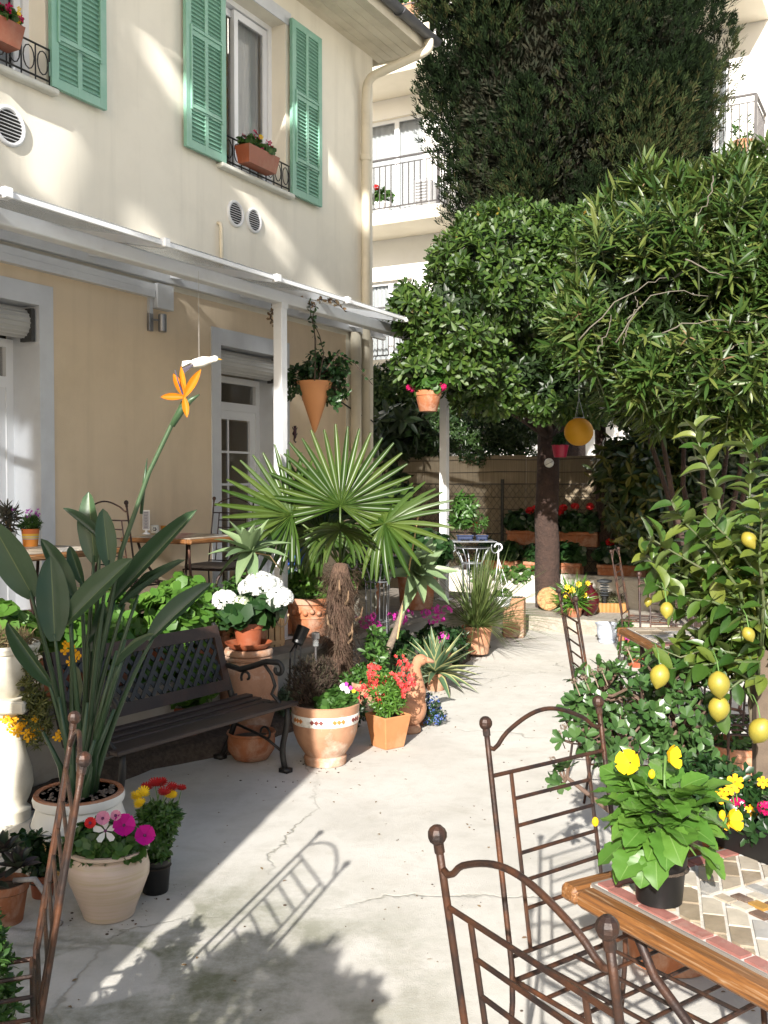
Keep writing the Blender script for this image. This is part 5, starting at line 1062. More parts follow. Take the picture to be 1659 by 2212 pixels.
Mi = np.array(Matrix.Rotation(-R(38), 3, 'Z')); fp = [Mi @ rel(x, y, QB[1] + dy, QB) for x, y, dy in ((800,1448,.05),(812,1452,0),(786,1492,-.05),(772,1500,0),(830,1475,-.05),(868,1452,0),(880,1440,.05),(862,1432,.05),(872,1480,-.04),(885,1475,0),(858,1478,-.06),(808,1480,-.07),(822,1500,-.08),(893,1465,.03),(846,1462,.0),(800,1465,-.03),(870,1498,-.06))]
stems(sq, (0,0,.2), fp, .002); P = np.concatenate([np.asarray(c)[None] + RNG.normal(size=(9,3))*np.array([.014,.014,.022]) for c in fp]); flowers(sq, P, RNG.normal(size=P.shape)*.5 + np.array([0,-1,.2]), F_CORAL, .016)
q = MB(); q.tube([(0,-.03,.18), (.0,-.03,.42)], .0025, 5); q.build('support_cane', simple('green_cane', (.03,.20,.12), .5), sq)
# terracotta goose
GO = gnd(884, 1580); go = thing('terracotta_goose', 'terracotta goose figure peering over the coral flowers', 'figurine', GO, R(10))
q = MB(); q.ball((-.02, .0, .15), .11, 18, 12, (1.25, .8, 1.15)); q.tube([(.03,0,.18),(.055,0,.27),(.045,0,.36),(.04,0,.42),(.06,0,.465),(.085,0,.475)], [.075,.058,.042,.034,.036,.03], 12); q.lathe([(.085,0),(.09,.02),(.075,.05)], 18, (-.01,0,0)); q.ball((.075,0,.468), .040, 14, 10, (1.15,.9,.95)); q.tube([(.10,0,.468),(.135,0,.462),(.165,0,.452)], [.024,.017,.010], 8); q.build('body', TERRA_PALE, go, smooth=True)
for sg in (-1, 1):
    q = MB(); q.ball((.088, sg*.035, .482), .006, 8, 6); q.build('eye', TERRA_OLD, go); q = MB(); q.ball((-.04, sg*.078, .16), .085, 14, 8, (1.2,.25,.7)); q.build('wing', TERRA_PALE, go, smooth=True)
# lobelia
LB = gnd(915, 1570); lo = potted('lobelia_pot', 'trailing blue lobelia in a small pot beside the goose', LB + np.array([0,.08,0]), std_prof(.06,.045,.10,.02), TERRA)
C, A = bush(lo, [(0,-.03,.13,.12,.09,.09), (.05,-.06,.07,.10,.07,.06)], 320, G_DARK, OV, .016, .008, 5, (30, 100)); flowers(lo, C[:150], A[:150] + np.array([0,-.6,.2]), F_BLUE, .011)
for (x, y, Y, lab, pm, rt, h) in ((790, 1500, 6.9, 'weathered terracotta pot between mosaic pot and palm', TERRA_OLD, .10, .2), (785, 1470, 7.2, 'stacked brown terracotta pot behind the coral flowers', TERRA, .09, .18), (866, 1395, 7.9, 'terracotta pot at the foot of the leaning agave', TERRA, .10, .16)):
    b = gnd(x, y + 40, .02) if Y < 7.5 else atY(x, y, Y); b = np.array([(x-CX)/FPX*Y, Y, .04]); s = potted('flower_pot', lab, b, std_prof(rt, rt*.72, h, .03), pm); bush(s, [(0,0,h+.03,rt*.8,rt*.8,.06)], 90, G_MID, OV, .03, .016, 5)
# variegated agave
VB = gnd(941, 1490); va_ = potted('variegated_agave', 'spiky agave with yellow edged leaves in pale terracotta pot', VB, std_prof(.082,.068,.135,.03,.03), TERRA_PALE)
VM = [blade_mesh('leaf', [G_AGV, Y_AGV], 8, lambda s: (.55+1.2*s if s < .35 else max(.01, 1-((s-.35)/.65)**1.5)), .7, cu, margin=.74, base=.5) for cu in (-.1, .5, 1.6)]
C, t_, nn_ = rosettes(np.array([[0,0,.13]]), np.array([[0,0,1.]]), 46, (8, 104), .15)
for i, (a, d_, n3) in enumerate(zip(C, t_, nn_)): link('leaf', VM[min(2, i*3//46)], None, va_, mat_place(a, d_, n3, (.27 + .11*min(1, i/14))*(.9+.2*RNG.random()), .058))
# orange ornament behind it
OR = atY(912, 1490, 7.9); OR[2] = 0; on = thing('orange_ornament', 'shiny orange glazed ornament behind the variegated agave pot', 'ornament', OR); q = MB()
for i in range(5): q.ball((-.10 + .05*i, .01*(i % 2), .05 + .03*math.sin(i*1.3)), .045, 12, 8, (1,.8,1.0))
q.build('body', simple('orange_glaze', (.60,.22,.02), .25, (.5,.16,.02), 12), on, smooth=True)
# arching grass pot
RB = atY(1030, 1390, 9.3); RB[2] = .03; gr = potted('grass_pot', 'terracotta pot with long arching spiky grass leaves', RB, std_prof(.145,.11,.26,.05), TERRA_PALE)
k = 300; GM = [blade_mesh('blade', [G_GRASS], 6, lambda s: 1 - .9*s**2, .8, cu, base=1.) for cu in (4, 14, 30)]
for i in range(k):
    a = RNG.random()*6.283; el = R(20 + 68*RNG.random()**.8); L = .45 + .40*RNG.random(); lean = np.array([.22, -.1, 0]); d_ = np.array([math.cos(a)*math.cos(el), math.sin(a)*math.cos(el), math.sin(el)]) + lean; link('blade', GM[0 if el > 1.25 else (1 if el > .85 else 2)], None, gr, mat_place((.06*math.cos(a)*RNG.random(), .06*math.sin(a), .24), d_, (0,0,1) if el < 1.4 else (.3,-1,.2), L, .011))
# leaning foxtail agave with cane
LA = np.array([(832-CX)/FPX*7.75, 7.75, .03]); hub = rel(900, 1240, 7.7, LA)
fox_agave('leaning_agave', 'foxtail agave on a leaning bare stem tied to a bamboo cane', LA, std_prof(.10,.08,.14,.03), TERRA, [(0,0,.1), (.02,0,.28), (.10,0,.48), hub - np.array([.02,0,.02])], hub, .30, 22, (.25,-.7,.65), (5, 92), .36)
q = MB(); q.tube([rel(858,1380,7.6,LA), rel(903,1115,7.6,LA)], .0065, 6); q.build('bamboo_cane', simple('bamboo', (.52,.36,.16), .6, (.42,.28,.12), 20), bpy.data.objects['leaning_agave'])
def gera(name, label, base, prof, pm, ells, fl, fm, k=150, leaf=None, L=.06, soil=True, group=None, fr=.035, nf=26):
    r = potted(name, label, base, prof, pm, group=group); C, A = bush(r, ells, k, leaf or G_DARK, RND, L, L*1.05, 5, (55, 105)); stems(r, (0,0,max(z for _,z in prof)-.03), C[:40], .003)
    for c in fl: heads(r, [c], fr, nf, fm, .018, None, 'flower_head')
    return r
for (x, y, Y, fm, lab, fl) in ((822, 1360, 8.0, F_PINK, 'magenta flowers in pot below the wire stand', ((770,1338),(800,1332),(812,1352),(790,1350))), (940, 1345, 8.4, F_PINK, 'magenta flowers in pot left of the arching grass', ((920,1325),(942,1315),(955,1332),(935,1340),(965,1318))), (860, 1350, 8.1, F_PINK, 'magenta flowers beside the leaning agave stem', ((850,1330),(868,1340),(880,1325))), (955, 1410, 8.3, F_PINK, 'small magenta flowers trailing behind the variegated agave', ((948,1395),(958,1375)))):
    b = np.array([(x-CX)/FPX*Y, Y, .03]); gera('bedding_pot', lab, b, std_prof(.10,.075,.20,.03), TERRA_PL, [(0,0,.28,.16,.14,.11)], [rel(a, c, Y-.12, b) for a, c in fl], fm, 150, G_DARK, .035, fr=.042, nf=11)
# big terracotta planter with relief and plants, beside the post
TB = gnd(668, 1378, TER); tp = potted('relief_planter', 'large orange terracotta planter with swags and leafy green plants', TB + np.array([0,.12,0]), [(.125,0),(.13,.006),(.150,.14),(.156,.145),(.156,.155),(.152,.16),(.165,.25),(.180,.255),(.182,.295),(.175,.30),(.155,.30),(.15,.27)], TERRA)
q = MB()
for i in range(6): a = -math.pi/2 + (i-2.5)*.32; q.ball((.158*math.cos(a), .158*math.sin(a), .19+.012*(i%2)), .022, 8, 6)
o = q.build('relief', TERRA, tp, smooth=True); o['kind'] = 'stuff'
bush(tp, [(-.03,0,.40,.12,.12,.12), (.08,0,.36,.1,.1,.08)], 150, G_BRIGHT, OV, .065, .03, 6); bush(tp, [(-.06,-.06,.33,.10,.07,.05)], 160, G_MID, OV, .025, .012, 6, name='thyme')
# blue painted vase
ZB = np.array([(650-CX)/FPX*8.25, 8.25, TER]); vz = thing('painted_vase', 'tall blue painted ceramic vase with gold scrolls holding palm shoots', 'vase', ZB)
BLUE = simple('blue_painted_glaze', (.03,.07,.30), .25, (.04,.10,.36), 5, dirt=(.10,.2,.4,.5), dscale=7); SCROLL = simple('scroll_painted_glaze', (.13,.25,.42), .25, (.55,.38,.10), 9, lo=.45, hi=.58, dirt=(.04,.10,.30,.9), dscale=12); OCH = simple('ochre_glaze', (.42,.22,.07), .3)
q = MB(); q.lathe([(.09,0),(.11,.05),(.15,.22),(.155,.34),(.14,.45),(.125,.50)], 32); q.build('belly', SCROLL, vz, ang=40); q = MB(); q.lathe([(.125,.50),(.11,.55),(.108,.64),(.115,.66)], 32); q.build('neck', BLUE, vz, ang=40); q = MB(); q.lathe([(.115,.66),(.125,.675),(.125,.69),(.105,.69),(.10,.62)], 32); q.build('lip', OCH, vz, ang=40)
bush(vz, [(0,0,.9,.14,.14,.18)], 30, G_DARK, T_long(4,.3,1.2), .28, .03, 5, (20, 80))
q = MB(); q.tube([(.02,-.03,.68),(.06,-.05,.74),(.02,-.06,.78),(-.01,-.05,.75)], .012, 7); q.build('handle', simple('teal_glaze', (.04,.20,.26), .3), vz, smooth=True)
# turquoise lantern
TL = atY(628, 1277, 7.75); lt = thing('turquoise_lantern', 'small turquoise metal lantern standing in the planter by the post', 'lantern', TL); TQM = simple('turquoise_paint', (.04,.30,.32), .45)
for sx in (-1,1):
    for sy in (-1,1): q = MB(); q.box(sx*.032-.004, sx*.032+.004, sy*.032-.004, sy*.032+.004, .015, .135); q.build('upright', TQM, lt)
q = MB(); q.bbox(-.042,.042,-.042,.042,0,.018,.003); q.build('base', TQM, lt); q = MB(); q.bbox(-.040,.040,-.040,.040,.135,.15,.003); q.lathe([(.038,.15),(.02,.17),(.0,.175)], 12); q.build('roof', TQM, lt); q = MB(); q.box(-.028,.028,-.028,.028,.018,.134); q.build('glass', glass('lantern_glass', (.3,.35,.3)), lt)
q = MB(); q.tube([(0,0,.18),(.02,0,.2),(0,0,.22),(-.02,0,.2),(0,0,.18)], .003, 5); q.build('ring', TQM, lt)
pl = thing('lantern_plinth', 'terracotta block carrying the turquoise lantern', 'block', (TL[0], TL[1], TER)); q = MB(); q.bbox(-.05,.05,-.05,.05,0,TL[2]-TER,.006); q.build('block', TERRA, pl)
# grey stone pot with ring handles
SG = np.array([(768-CX)/FPX*8.3, 8.3, TER]); sp_ = potted('stone_ring_pot', 'grey stone pot with ring handles behind the palm trunk', SG, [(.11,0),(.12,.01),(.16,.12),(.175,.22),(.17,.27),(.182,.275),(.182,.30),(.16,.30),(.15,.26)], simple('grey_stone', (.30,.29,.24), .85, (.22,.21,.17), 9, bmp=.3, bscale=40))
q = MB(); q.tube([(.17+.0*a, -.06+.05*math.cos(a), .19+.05*math.sin(a)) for a in np.linspace(0,6.283,19)], .012, 7, cap=False); q.build('ring_handle', MATS['grey_stone'], sp_, smooth=True)
bush(sp_, [(0,0,.42,.18,.16,.16)], 200, G_BRIGHT, OV, .04, .022, 6)
# garden lights
GL = atY(640, 1470, 6.75); GL[2] = .06; gl = thing('garden_spotlight', 'black spike mounted garden spotlight pointing upward by the palm', 'lamp', GL)
hz = 1.62 - 6.75*(1372-1045)/FPX - GL[2]
q = MB(); q.lathe([(.025,-.07),(.040,-.065),(.045,.05),(.047,.055),(.040,.055),(.036,.045)], 20); o = q.build('lamp_head', BLACKPL, gl, ang=40); o.location = (.03,0,hz); o.rotation_euler = (R(-20), R(22), 0)
q = MB(); q.lathe([(.0,.046),(.038,.048)], 20); o2 = q.build('lens', simple('lamp_lens', (.6,.6,.56), .15), gl); o2.location = (.03,0,hz); o2.rotation_euler = (R(-20), R(22), 0)
for dx in (-.03, .0, .04): q = MB(); q.tube([(dx*.4+.01,0,hz-.06),(dx-.01,0,hz-.12),(dx-.02,0,0)], .007, 6); q.build('leg', BLACKPL, gl)
SL = atY(682, 1480, 6.5); SL[2] = .05; sl2 = thing('solar_light', 'slim stainless solar path light behind the heather', 'lamp', SL); hz = 1.62 - 6.5*(1368-1045)/FPX - SL[2]
q = MB(); q.lathe([(.0,0),(.006,0),(.006,hz-.09)], 8); q.build('stake', STEEL, sl2); q = MB(); q.lathe([(.014,hz-.09),(.02,hz-.085),(.02,hz-.04)], 16); q.build('diffuser', glass('clear_plastic', (.4,.42,.42)), sl2); q = MB(); q.lathe([(.024,hz-.04),(.026,hz-.036),(.026,hz),(.02,hz+.004),(0,hz+.005)], 20); q.build('cap', STEEL, sl2, ang=40)
# ================================================================ BENCH
bR = gnd(617, 1668); bL = gnd(262, 1800); bx_ = unit(bR - bL); LB_ = np.linalg.norm(bR - bL)
bench = thing('garden_bench', 'dark slatted garden bench with lattice back and scrolled iron arms', 'bench', bL, math.atan2(bx_[1], bx_[0]))
BW = simple('dark_bench_wood', (.020,.012,.010), .55, (.032,.018,.014), 7, bmp=.35, bscale=60, dirt=(.07,.032,.020,.5), dscale=5); LAT = simple('dark_lattice', (.014,.016,.018), .5, (.010,.011,.013), 8)
for x in (0, LB_):                                      # cast iron ends
    e = MB()
    e.tube(bend([(x,.0,0),(x,.03,.12),(x,-.01,.26),(x,-.015,.37)]), [.017]*13 + [.013], 8)
    e.tube(bend([(x,.50,0),(x,.42,.14),(x,.36,.28),(x,.38,.40)]), [.017]*13 + [.013], 8)
    e.tube([(x,-.02,.365),(x,.10,.372),(x,.25,.362),(x,.39,.345)], .016, 8)
    e.tube([(x,.39,.345),(x,.42,.42),(x,.47,.56),(x,.52,.70),(x,.54,.76),(x,.55,.80)], [.018,.018,.016,.015,.014,.012], 8)
    for yy in (0, .50): e.obox((x, yy, .012), (.05, .06, .024), np.eye(3))
    e.tube([(x,.04,.12),(x,.14,.17),(x,.26,.20),(x,.36,.22)], .008, 6)
    th = np.linspace(0, 4.6, 15); e.tube([(x, .15+.035*math.cos(a), .20+.035*math.sin(a)) for a in th], .007, 6)
    e.build('iron_end', IRON, bench, smooth=True)
    a_ = MB(); th = np.linspace(math.pi/2, -math.pi*1.1, 14); r_ = np.linspace(.040, .018, 14)
    a_.tube([(x,.44,.56),(x,.34,.545),(x,.24,.575),(x,.14,.61),(x,.06,.615)] + [(x, .055 - rr*math.cos(t) , .575 + rr*math.sin(t)) for rr, t in zip(r_, th)], [.017]*5 + list(np.linspace(.015,.010,14)), 8)
    a_.tube([(x,.16,.60),(x,.10,.54),(x,.075,.48),(x,.10,.43),(x,.06,.40),(x,.03,.375)], .010, 7)
    th = np.linspace(-.6, 4.2, 13); a_.tube([(x, .29+.045*math.cos(t)*(1-.06*i), .525+.045*math.sin(t)*(1-.06*i)-.02) for i, t in enumerate(th)], .008, 6)
    a_.build('arm_rest', IRON, bench, smooth=True)
for i in range(6):
    y = -.02 + i*.068; z = .386 + .0*i - .018*math.sin(i/5*math.pi); q = MB(); q.bbox(-.06, LB_+.06, y-.029, y+.029, z-.011, z+.011, .005); q.build('seat_slat', BW, bench)
def onback(u, v): return np.array([u, .405 + .115*v/.40, .40 + v*.96])     # v metres up the leaning back
for (v0, v1) in ((.02, .085), (.335, .405)):
    q = MB(); q.obox(onback(LB_/2, (v0+v1)/2), (LB_-.02, .028, v1-v0), np.stack([np.array([1,0,0]), unit([0,.96,-.28]), unit([0,.28,.96])], 1)); q.build('back_rail', BW, bench)
for x in (.03, LB_-.03):
    q = MB(); q.obox(onback(x, .21), (.05, .026, .25), np.stack([np.array([1,0,0]), unit([0,.96,-.28]), unit([0,.28,.96])], 1)); q.build('back_stile', BW, bench)
v0, v1 = .085, .335; hh = v1 - v0; k = 14
for sg, dy in ((1, -.004), (-1, .004)):
    for i in range(-3, k + 3):
        x0 = .055 + (LB_-.11)*i/k; x1 = x0 + sg*hh*.85; a0_, a1_ = (x0, v0), (x1, v1); lo_, hi_ = .055, LB_-.055
        pts = []
        for (xa, va), (xb, vb) in (((a0_), (a1_)),):
            ts = [0, 1]
            for lim in (lo_, hi_):
                t = (lim - xa)/(xb - xa)
                if 0 < t < 1: ts.append(t)
            ts = sorted(ts); seg = [(s, e_) for s, e_ in zip(ts[:-1], ts[1:]) if lo_ - 1e-6 <= xa + (xb-xa)*(s+e_)/2 <= hi_ + 1e-6]
            pts = [((xa+(xb-xa)*s, va+(vb-va)*s), (xa+(xb-xa)*e_, va+(vb-va)*e_)) for s, e_ in seg]
        for (p_, q_) in pts:
            A_, B_ = onback(*p_), onback(*q_)
            if np.linalg.norm(A_-B_) < .03: continue
            m_ = MB(); off = unit([0,.96,-.28])*dy; m_.bar(A_+off, B_+off, .006, .022, (0,.96,-.28)) if False else m_.obox((A_+B_)/2+off, (.024, np.linalg.norm(B_-A_), .006), np.stack([np.cross(unit(B_-A_), unit([0,.96,-.28])), unit(B_-A_), unit([0,.96,-.28])], 1)); m_.build('lattice_strip', LAT, bench)

# ================================================================ WROUGHT IRON CHAIRS
def make_chair(mat):
    W, H = .20, 1.04
    r = thing('iron_chair', 'iron chair', 'chair')
    def back(z): return .0 + (.10*((z-.45)/.59) if z > .45 else .05*((.45-z)/.45)**1.5)
    def P(x, z): return (x, back(z), z)
    for sx in (-1, 1):
        q = MB(); zs = np.linspace(0, H-.012, 14); q.tube([P(sx*W, z) for z in zs], .0068, 8); o = q.build('back_post', mat, r, smooth=True)
        q = MB(); q.ball(P(sx*W, H), .0165, 9, 7, (1,1,1.05)); q.tube([P(sx*W, H-.03), P(sx*W, H-.012)], .009, 8); q.build('ball_finial', mat, o)
        q = MB(); q.tube([(sx*(W-.005), -.40, .45), (sx*(W+.005), -.41, .25), (sx*(W+.012), -.43, 0)], .0068, 8); q.build('front_leg', mat, r, smooth=True)
        q = MB(); q.tube([P(sx*W, .20), (sx*W, -.2, .185), (sx*(W+.006), -.415, .2)], .005, 6); q.build('side_stretcher', mat, r, smooth=True)
    xs = np.linspace(-1, 1, 25); q = MB()
    q.tube([P(x*W, H - .055 + (.062*math.cos(x*math.pi*.5)**1.3 if abs(x) < .86 else 0) - .012*math.exp(-((abs(x)-.86)/.1)**2)) for x in xs], .0058, 7); q.build('top_arch', mat, r, smooth=True)
    for z in (.915, .50):
        q = MB(); q.tube([P(-W, z), P(W, z)], .0052, 7); q.build('back_rail', mat, r)
    for sx in (-1, 1):
        q = MB(); q.tube([P(sx*.135, .915), P(sx*.135, .50)], .0052, 7); q.build('inner_upright', mat, r)
    for i in range(5):
        z = .915 - .064*(i+1); q = MB(); q.tube([P(-.135, z), P(.135, z)], .0048, 7); q.build('rung', mat, r)
    s = MB(); c = [(-W,-.005,.45),(W,-.005,.45),(W+.0,-.40,.45),(-W,-.40,.45)]
    for a, b in zip(c, c[1:]+c[:1]): s.tube([a, b], .0062, 7)
    s.build('seat_frame', mat, r)
    for i in range(1, 4):
        q = MB(); y = -.005 - .395*i/4; q.tube([(-W, y, .448), (W, y, .448)], .005, 6); q.build('seat_bar', mat, r)
    for i in range(1, 4):
        q = MB(); x = -W + 2*W*i/4; q.tube([(x, -.005, .454), (x, -.40, .454)], .005, 6); q.build('seat_bar', mat, r)
    return r
ch0 = make_chair(RUST); ch_d = make_chair(RUST_D); used = set()
def put_chair(proto, ball, rz, label, z=0., group=None):
    c = copy_tree(proto) if proto.name in used else proto
    used.add(proto.name); y = np.array([-math.sin(rz), math.cos(rz), 0]); p = np.array([ball[0], ball[1], z]) - .10*y
    c.location = p.tolist(); c.rotation_euler = (0, 0, rz); c['label'] = label; c['category'] = 'chair'; c['group'] = 'wrought iron garden chairs'; return c
put_chair(ch0, (.408, 2.515), R(36), 'rusty iron chair with ball finials tucked at the short end of the mosaic table')
put_chair(ch0, (.19, 1.457), R(120.7), 'orange rusted iron chair pulled up to the long side of the mosaic table')
put_chair(ch0, (-.70, 2.267), R(-70), 'orange rusted iron chair standing sideways beside the petunia pot')
put_chair(ch0, (.957, 5.2), R(92), 'rusty iron chair on the path behind the jade plant')
put_chair(ch0, (2.02, 8.7), R(68), 'rusty iron chair next to the wooden log planter')
put_chair(ch_d, (1.84, 6.38), R(-3), 'dark iron chair facing the far edge of the shaded stone top table')
put_chair(ch_d, (1.80, 4.50), R(178), 'dark iron chair half hidden under the lemon tree')
put_chair(ch_d, (-1.95, 6.95), R(151), 'brown iron chair between the two terrace tables', TER)
put_chair(ch_d, (-1.32, 8.75), R(-22), 'dark iron chair in front of the glazed terrace door', TER)
cu = thing('seat_cushion', 'thin grey cushion on the terrace chair by the door', 'cushion', (-1.32 + .10*math.sin(R(-22)) - .0, 8.75 - .10*math.cos(R(-22)), TER + .462), R(-22)); q = MB(); q.bbox(-.19,.19,-.40,-.02,0,.03,.012); q.build('pad', simple('grey_cushion', (.22,.20,.20), .9), cu, smooth=True)

# ================================================================ TABLES
WOODT = simple('orange_varnished_wood', (.44,.185,.045), .5, (.30,.115,.028), 3.2, bmp=.2, bscale=30, dirt=(.52,.30,.12,.5), dscale=4)
def wood_grain(name, ax):
    m, nt, b = nodes(name); tc = nt.nodes.new('ShaderNodeTexCoord'); mp = nt.nodes.new('ShaderNodeMapping'); s = [110, 110, 110]; s[ax] = 4.5; mp.inputs['Scale'].default_value = s; nt.links.new(tc.outputs['Object'], mp.inputs['Vector'])
    n1 = noise(nt, 1.3, 7, .65, vec=mp.outputs[0], dist=.6); n2 = noise(nt, 5, 5, .6)
    c = ramp(nt, [(.36, (.055,.024,.009)), (.46, (.145,.056,.013)), (.56, (.20,.080,.018)), (.66, (.30,.21,.13))], n1.outputs['Fac']).outputs['Color']; c = mixc(nt, math_(nt, 'MULTIPLY', n2.outputs['Fac'], .35), c, (.16,.075,.03))
    nt.links.new(c, b.inputs['Base Color']); b.inputs['Roughness'].default_value = .5; bump(nt, b, n1.outputs['Fac'], .3, .004); return m
WG = (wood_grain('wood_rim_x', 0), wood_grain('wood_rim_y', 1))
TILES = {k: simple('tile_' + k, c, .45, tuple(v*.72 for v in c), 22, bmp=.25, bscale=70, dirt=(.45,.40,.33,.35), dscale=14) for k, c in dict(pink=(.30,.125,.105), beige=(.40,.34,.26), taupe=(.27,.215,.15), grey=(.32,.31,.29), brown=(.14,.085,.06), ochre=(.38,.21,.05), sand=(.46,.41,.33)).items()}
GROUT = simple('pale_grout', (.58,.55,.50), .9, (.46,.43,.38), 20, bmp=.4, bscale=90)
def clip_poly(P, x0, x1, y0, y1):
    for ax, lim, sg in ((0, x0, 1), (0, x1, -1), (1, y0, 1), (1, y1, -1)):
        out = []
        for i in range(len(P)):
            a, b = P[i-1], P[i]; da, db = sg*(a[ax]-lim), sg*(b[ax]-lim)
            if da >= 0: out.append(a)
            if da*db < 0: t = da/(da-db); out.append((a[0]+(b[0]-a[0])*t, a[1]+(b[1]-a[1])*t))
        P = out
        if len(P) < 3: return []
    return P
def area(P): return abs(sum(P[i-1][0]*P[i][1]-P[i][0]*P[i-1][1] for i in range(len(P))))/2
def mosaic_table(name, label, loc, rz, wu, lv, h=.76, full=True, legmat=RUST_D):
    r = thing(name, label, 'table', loc, rz); t = .042; rm = .052
    # wooden rim, four moulded lengths: local x 0..wu, y -lv..0
    for (x0, x1, y0, y1, ax) in ((0, wu, -rm, 0, 0), (0, wu, -lv, -lv+rm, 0), (0, rm, -lv+rm, -rm, 1), (wu-rm, wu, -lv+rm, -rm, 1)):
        q = MB(); q.bbox(x0, x1, y0, y1, h-t, h-.004, .010); q.build('rim_board', WG[ax], r)
    q = MB(); q.box(rm-.004, wu-rm+.004, -lv+rm-.004, -rm+.004, h-.03, h-.004); q.build('grout_bed', GROUT, r)
    for (x0, x1, y0, y1) in ((rm-.006, rm, -lv+rm, -rm), (wu-rm, wu-rm+.006, -lv+rm, -rm), (rm, wu-rm, -rm, -rm+.006), (rm, wu-rm, -lv+rm-.006, -lv+rm)):
        q = MB(); q.box(x0, x1, y0, y1, h-.006, h-.0015); q.build('metal_trim', simple('dull_trim', (.20,.18,.16), .5), r)
    def tile(P, k):
        if len(P) < 3 or area(P) < 1.2e-4: return
        c = np.mean(P, axis=0); Q = [tuple(np.array(p) + (c - np.array(p)) * .0022 / (np.linalg.norm(c - np.array(p)) + 1e-9)) for p in P]
        if sum(Q[i-1][0]*Q[i][1]-Q[i][0]*Q[i-1][1] for i in range(len(Q))) < 0: Q = Q[::-1]
        q = MB(); dz = RNG.normal()*.0005; q.prism(Q, h-.006, h+.0008+dz); q.build('tile', TILES[k], r)
    X0, X1, Y0, Y1 = rm+.004, wu-rm-.004, -lv+rm+.004, -rm-.004; b = .032; g_ = .005
    if full:
        n = max(3, int((X1-X0)/.085)); m = max(3, int((Y1-Y0-2*b)/.085))
        for i in range(n):
            xa, xb = X0+(X1-X0)*i/n+g_/2, X0+(X1-X0)*(i+1)/n-g_/2
            for ya in (Y1-b, Y0): tile([(xa,ya),(xb,ya),(xb,ya+b),(xa,ya+b)], 'pink')
        for i in range(m):
            ya, yb = Y0+b+(Y1-Y0-2*b)*i/m+g_/2, Y0+b+(Y1-Y0-2*b)*(i+1)/m-g_/2
            for xa in (X0, X1-b): tile([(xa,ya),(xa+b,ya),(xa+b,yb),(xa,yb)], 'pink')
        zx0, zx1, zy0, zy1 = X0+b+g_, X1-b-g_, Y0+b+g_, Y1-b-g_; zw = .125
        ca, sa = math.cos(R(45)), math.sin(R(45)); a_, b_ = .082, .041     # diagonal field
        for i in range(-34, 34):
            for j in range(-34, 34):
                u0 = i*(a_+g_) + (j % 2)*.5*(a_+g_); v0_ = j*(b_+g_); cx, cy = (zx0+zx1)/2, (zy0+zy1)/2
                P = [(cx + ca*u - sa*v, cy + sa*u + ca*v) for u, v in ((u0,v0_),(u0+a_,v0_),(u0+a_,v0_+b_),(u0,v0_+b_))]
                kk_ = ('beige','taupe','grey','taupe','sand')[(i*3+j*7) % 5]
                for box in ((zx0, zx0+zw, zy0, zy1), (zx1-zw, zx1, zy0, zy1), (zx0+zw+g_, zx1-zw-g_, zy1-zw, zy1), (zx0+zw+g_, zx1-zw-g_, zy0, zy0+zw)):
                    C = clip_poly(P, *box)
                    if C: tile(C, kk_)
        ix0, ix1, iy0, iy1 = zx0+zw+g_, zx1-zw-g_, zy0+zw+g_, zy1-zw-g_; nr = int((ix1-ix0)/.031)
        for i in range(nr):
            xa, xb = ix0+(ix1-ix0)*i/nr+.002, ix0+(ix1-ix0)*(i+1)/nr-.002; y = iy1 - (i % 3)*.015
            while y > iy0 + .01:
                L = (.045,.075,.03,.06)[(i*5 + int(y*90)) % 4]; y2 = max(iy0, y-L); tile([(xa,y2+.002),(xb,y2+.002),(xb,y-.002),(xa,y-.002)], ('grey','brown','sand','taupe','ochre','brown','grey','beige')[(i*3+int(y*113)) % 8]); y = y2
    else:
        n, m = max(2, int((X1-X0)/.14)), max(2, int((Y1-Y0)/.12))
        for i in range(n):
            for j in range(m):
                xa, xb = X0+(X1-X0)*i/n+.004, X0+(X1-X0)*(i+1)/n-.004; ya, yb = Y0+(Y1-Y0)*j/m+.004, Y0+(Y1-Y0)*(j+1)/m-.004; tile([(xa,ya),(xb,ya),(xb,yb),(xa,yb)], ('beige','sand','taupe','pink','grey')[(i*2+j*3) % 5])
    for sx in (0, 1):
        for sy in (0, 1):
            x, y = .10 + (wu-.20)*sx, -.10 - (lv-.20)*sy; cx, cy = wu/2, -lv/2; dx, dy = (cx-x), (cy-y); q = MB()
            q.tube([(x,y,h-t), (x+dx*.12,y+dy*.10,h-.18), (x+dx*.45,y+dy*.35,h*.52), (x+dx*.50,y+dy*.40,h*.40), (x+dx*.25,y+dy*.2,.16), (x-dx*.12,y-dy*.08,.012)], [.011]*6, 8); q.build('leg', legmat, r, smooth=True)
    q = MB(); th = np.linspace(0, 2*math.pi, 25); q.tube([(wu/2+.12*math.cos(a), -lv/2+.12*math.sin(a), h*.45) for a in th], .009, 7, cap=False); q.build('leg_ring', legmat, r, smooth=True)
    return r
TC = gnd(1207, 1900, .76); urz = math.atan2(.494, .87)
mosaic_table('mosaic_table', 'stone mosaic topped table with orange wooden rim in the sunny foreground', (TC[0], TC[1], 0), urz, .74, 1.25)
mosaic_table('stone_table', 'stone tiled table with wooden rim behind the lemon tree', (1.40, 5.98, 0), R(2), .95, .92, .76, False)
T3 = gnd(412, 1165, TER + .75); mosaic_table('terrace_table', 'wooden rimmed tiled table with menu stand before the terrace door', (T3[0] - .72*N[0], T3[1] - .72*N[1], TER), HROT - math.pi/2 + math.pi/2, .80, .72, .75, False)
T4 = gnd(53, 1199, TER + .75); mosaic_table('terrace_table', 'wooden rimmed tiled table carrying the orange striped flower pot', (T4[0] - .78*N[0], T4[1] - .78*N[1], TER), HROT, .82, .78, .75, False)
tz = TER + .751
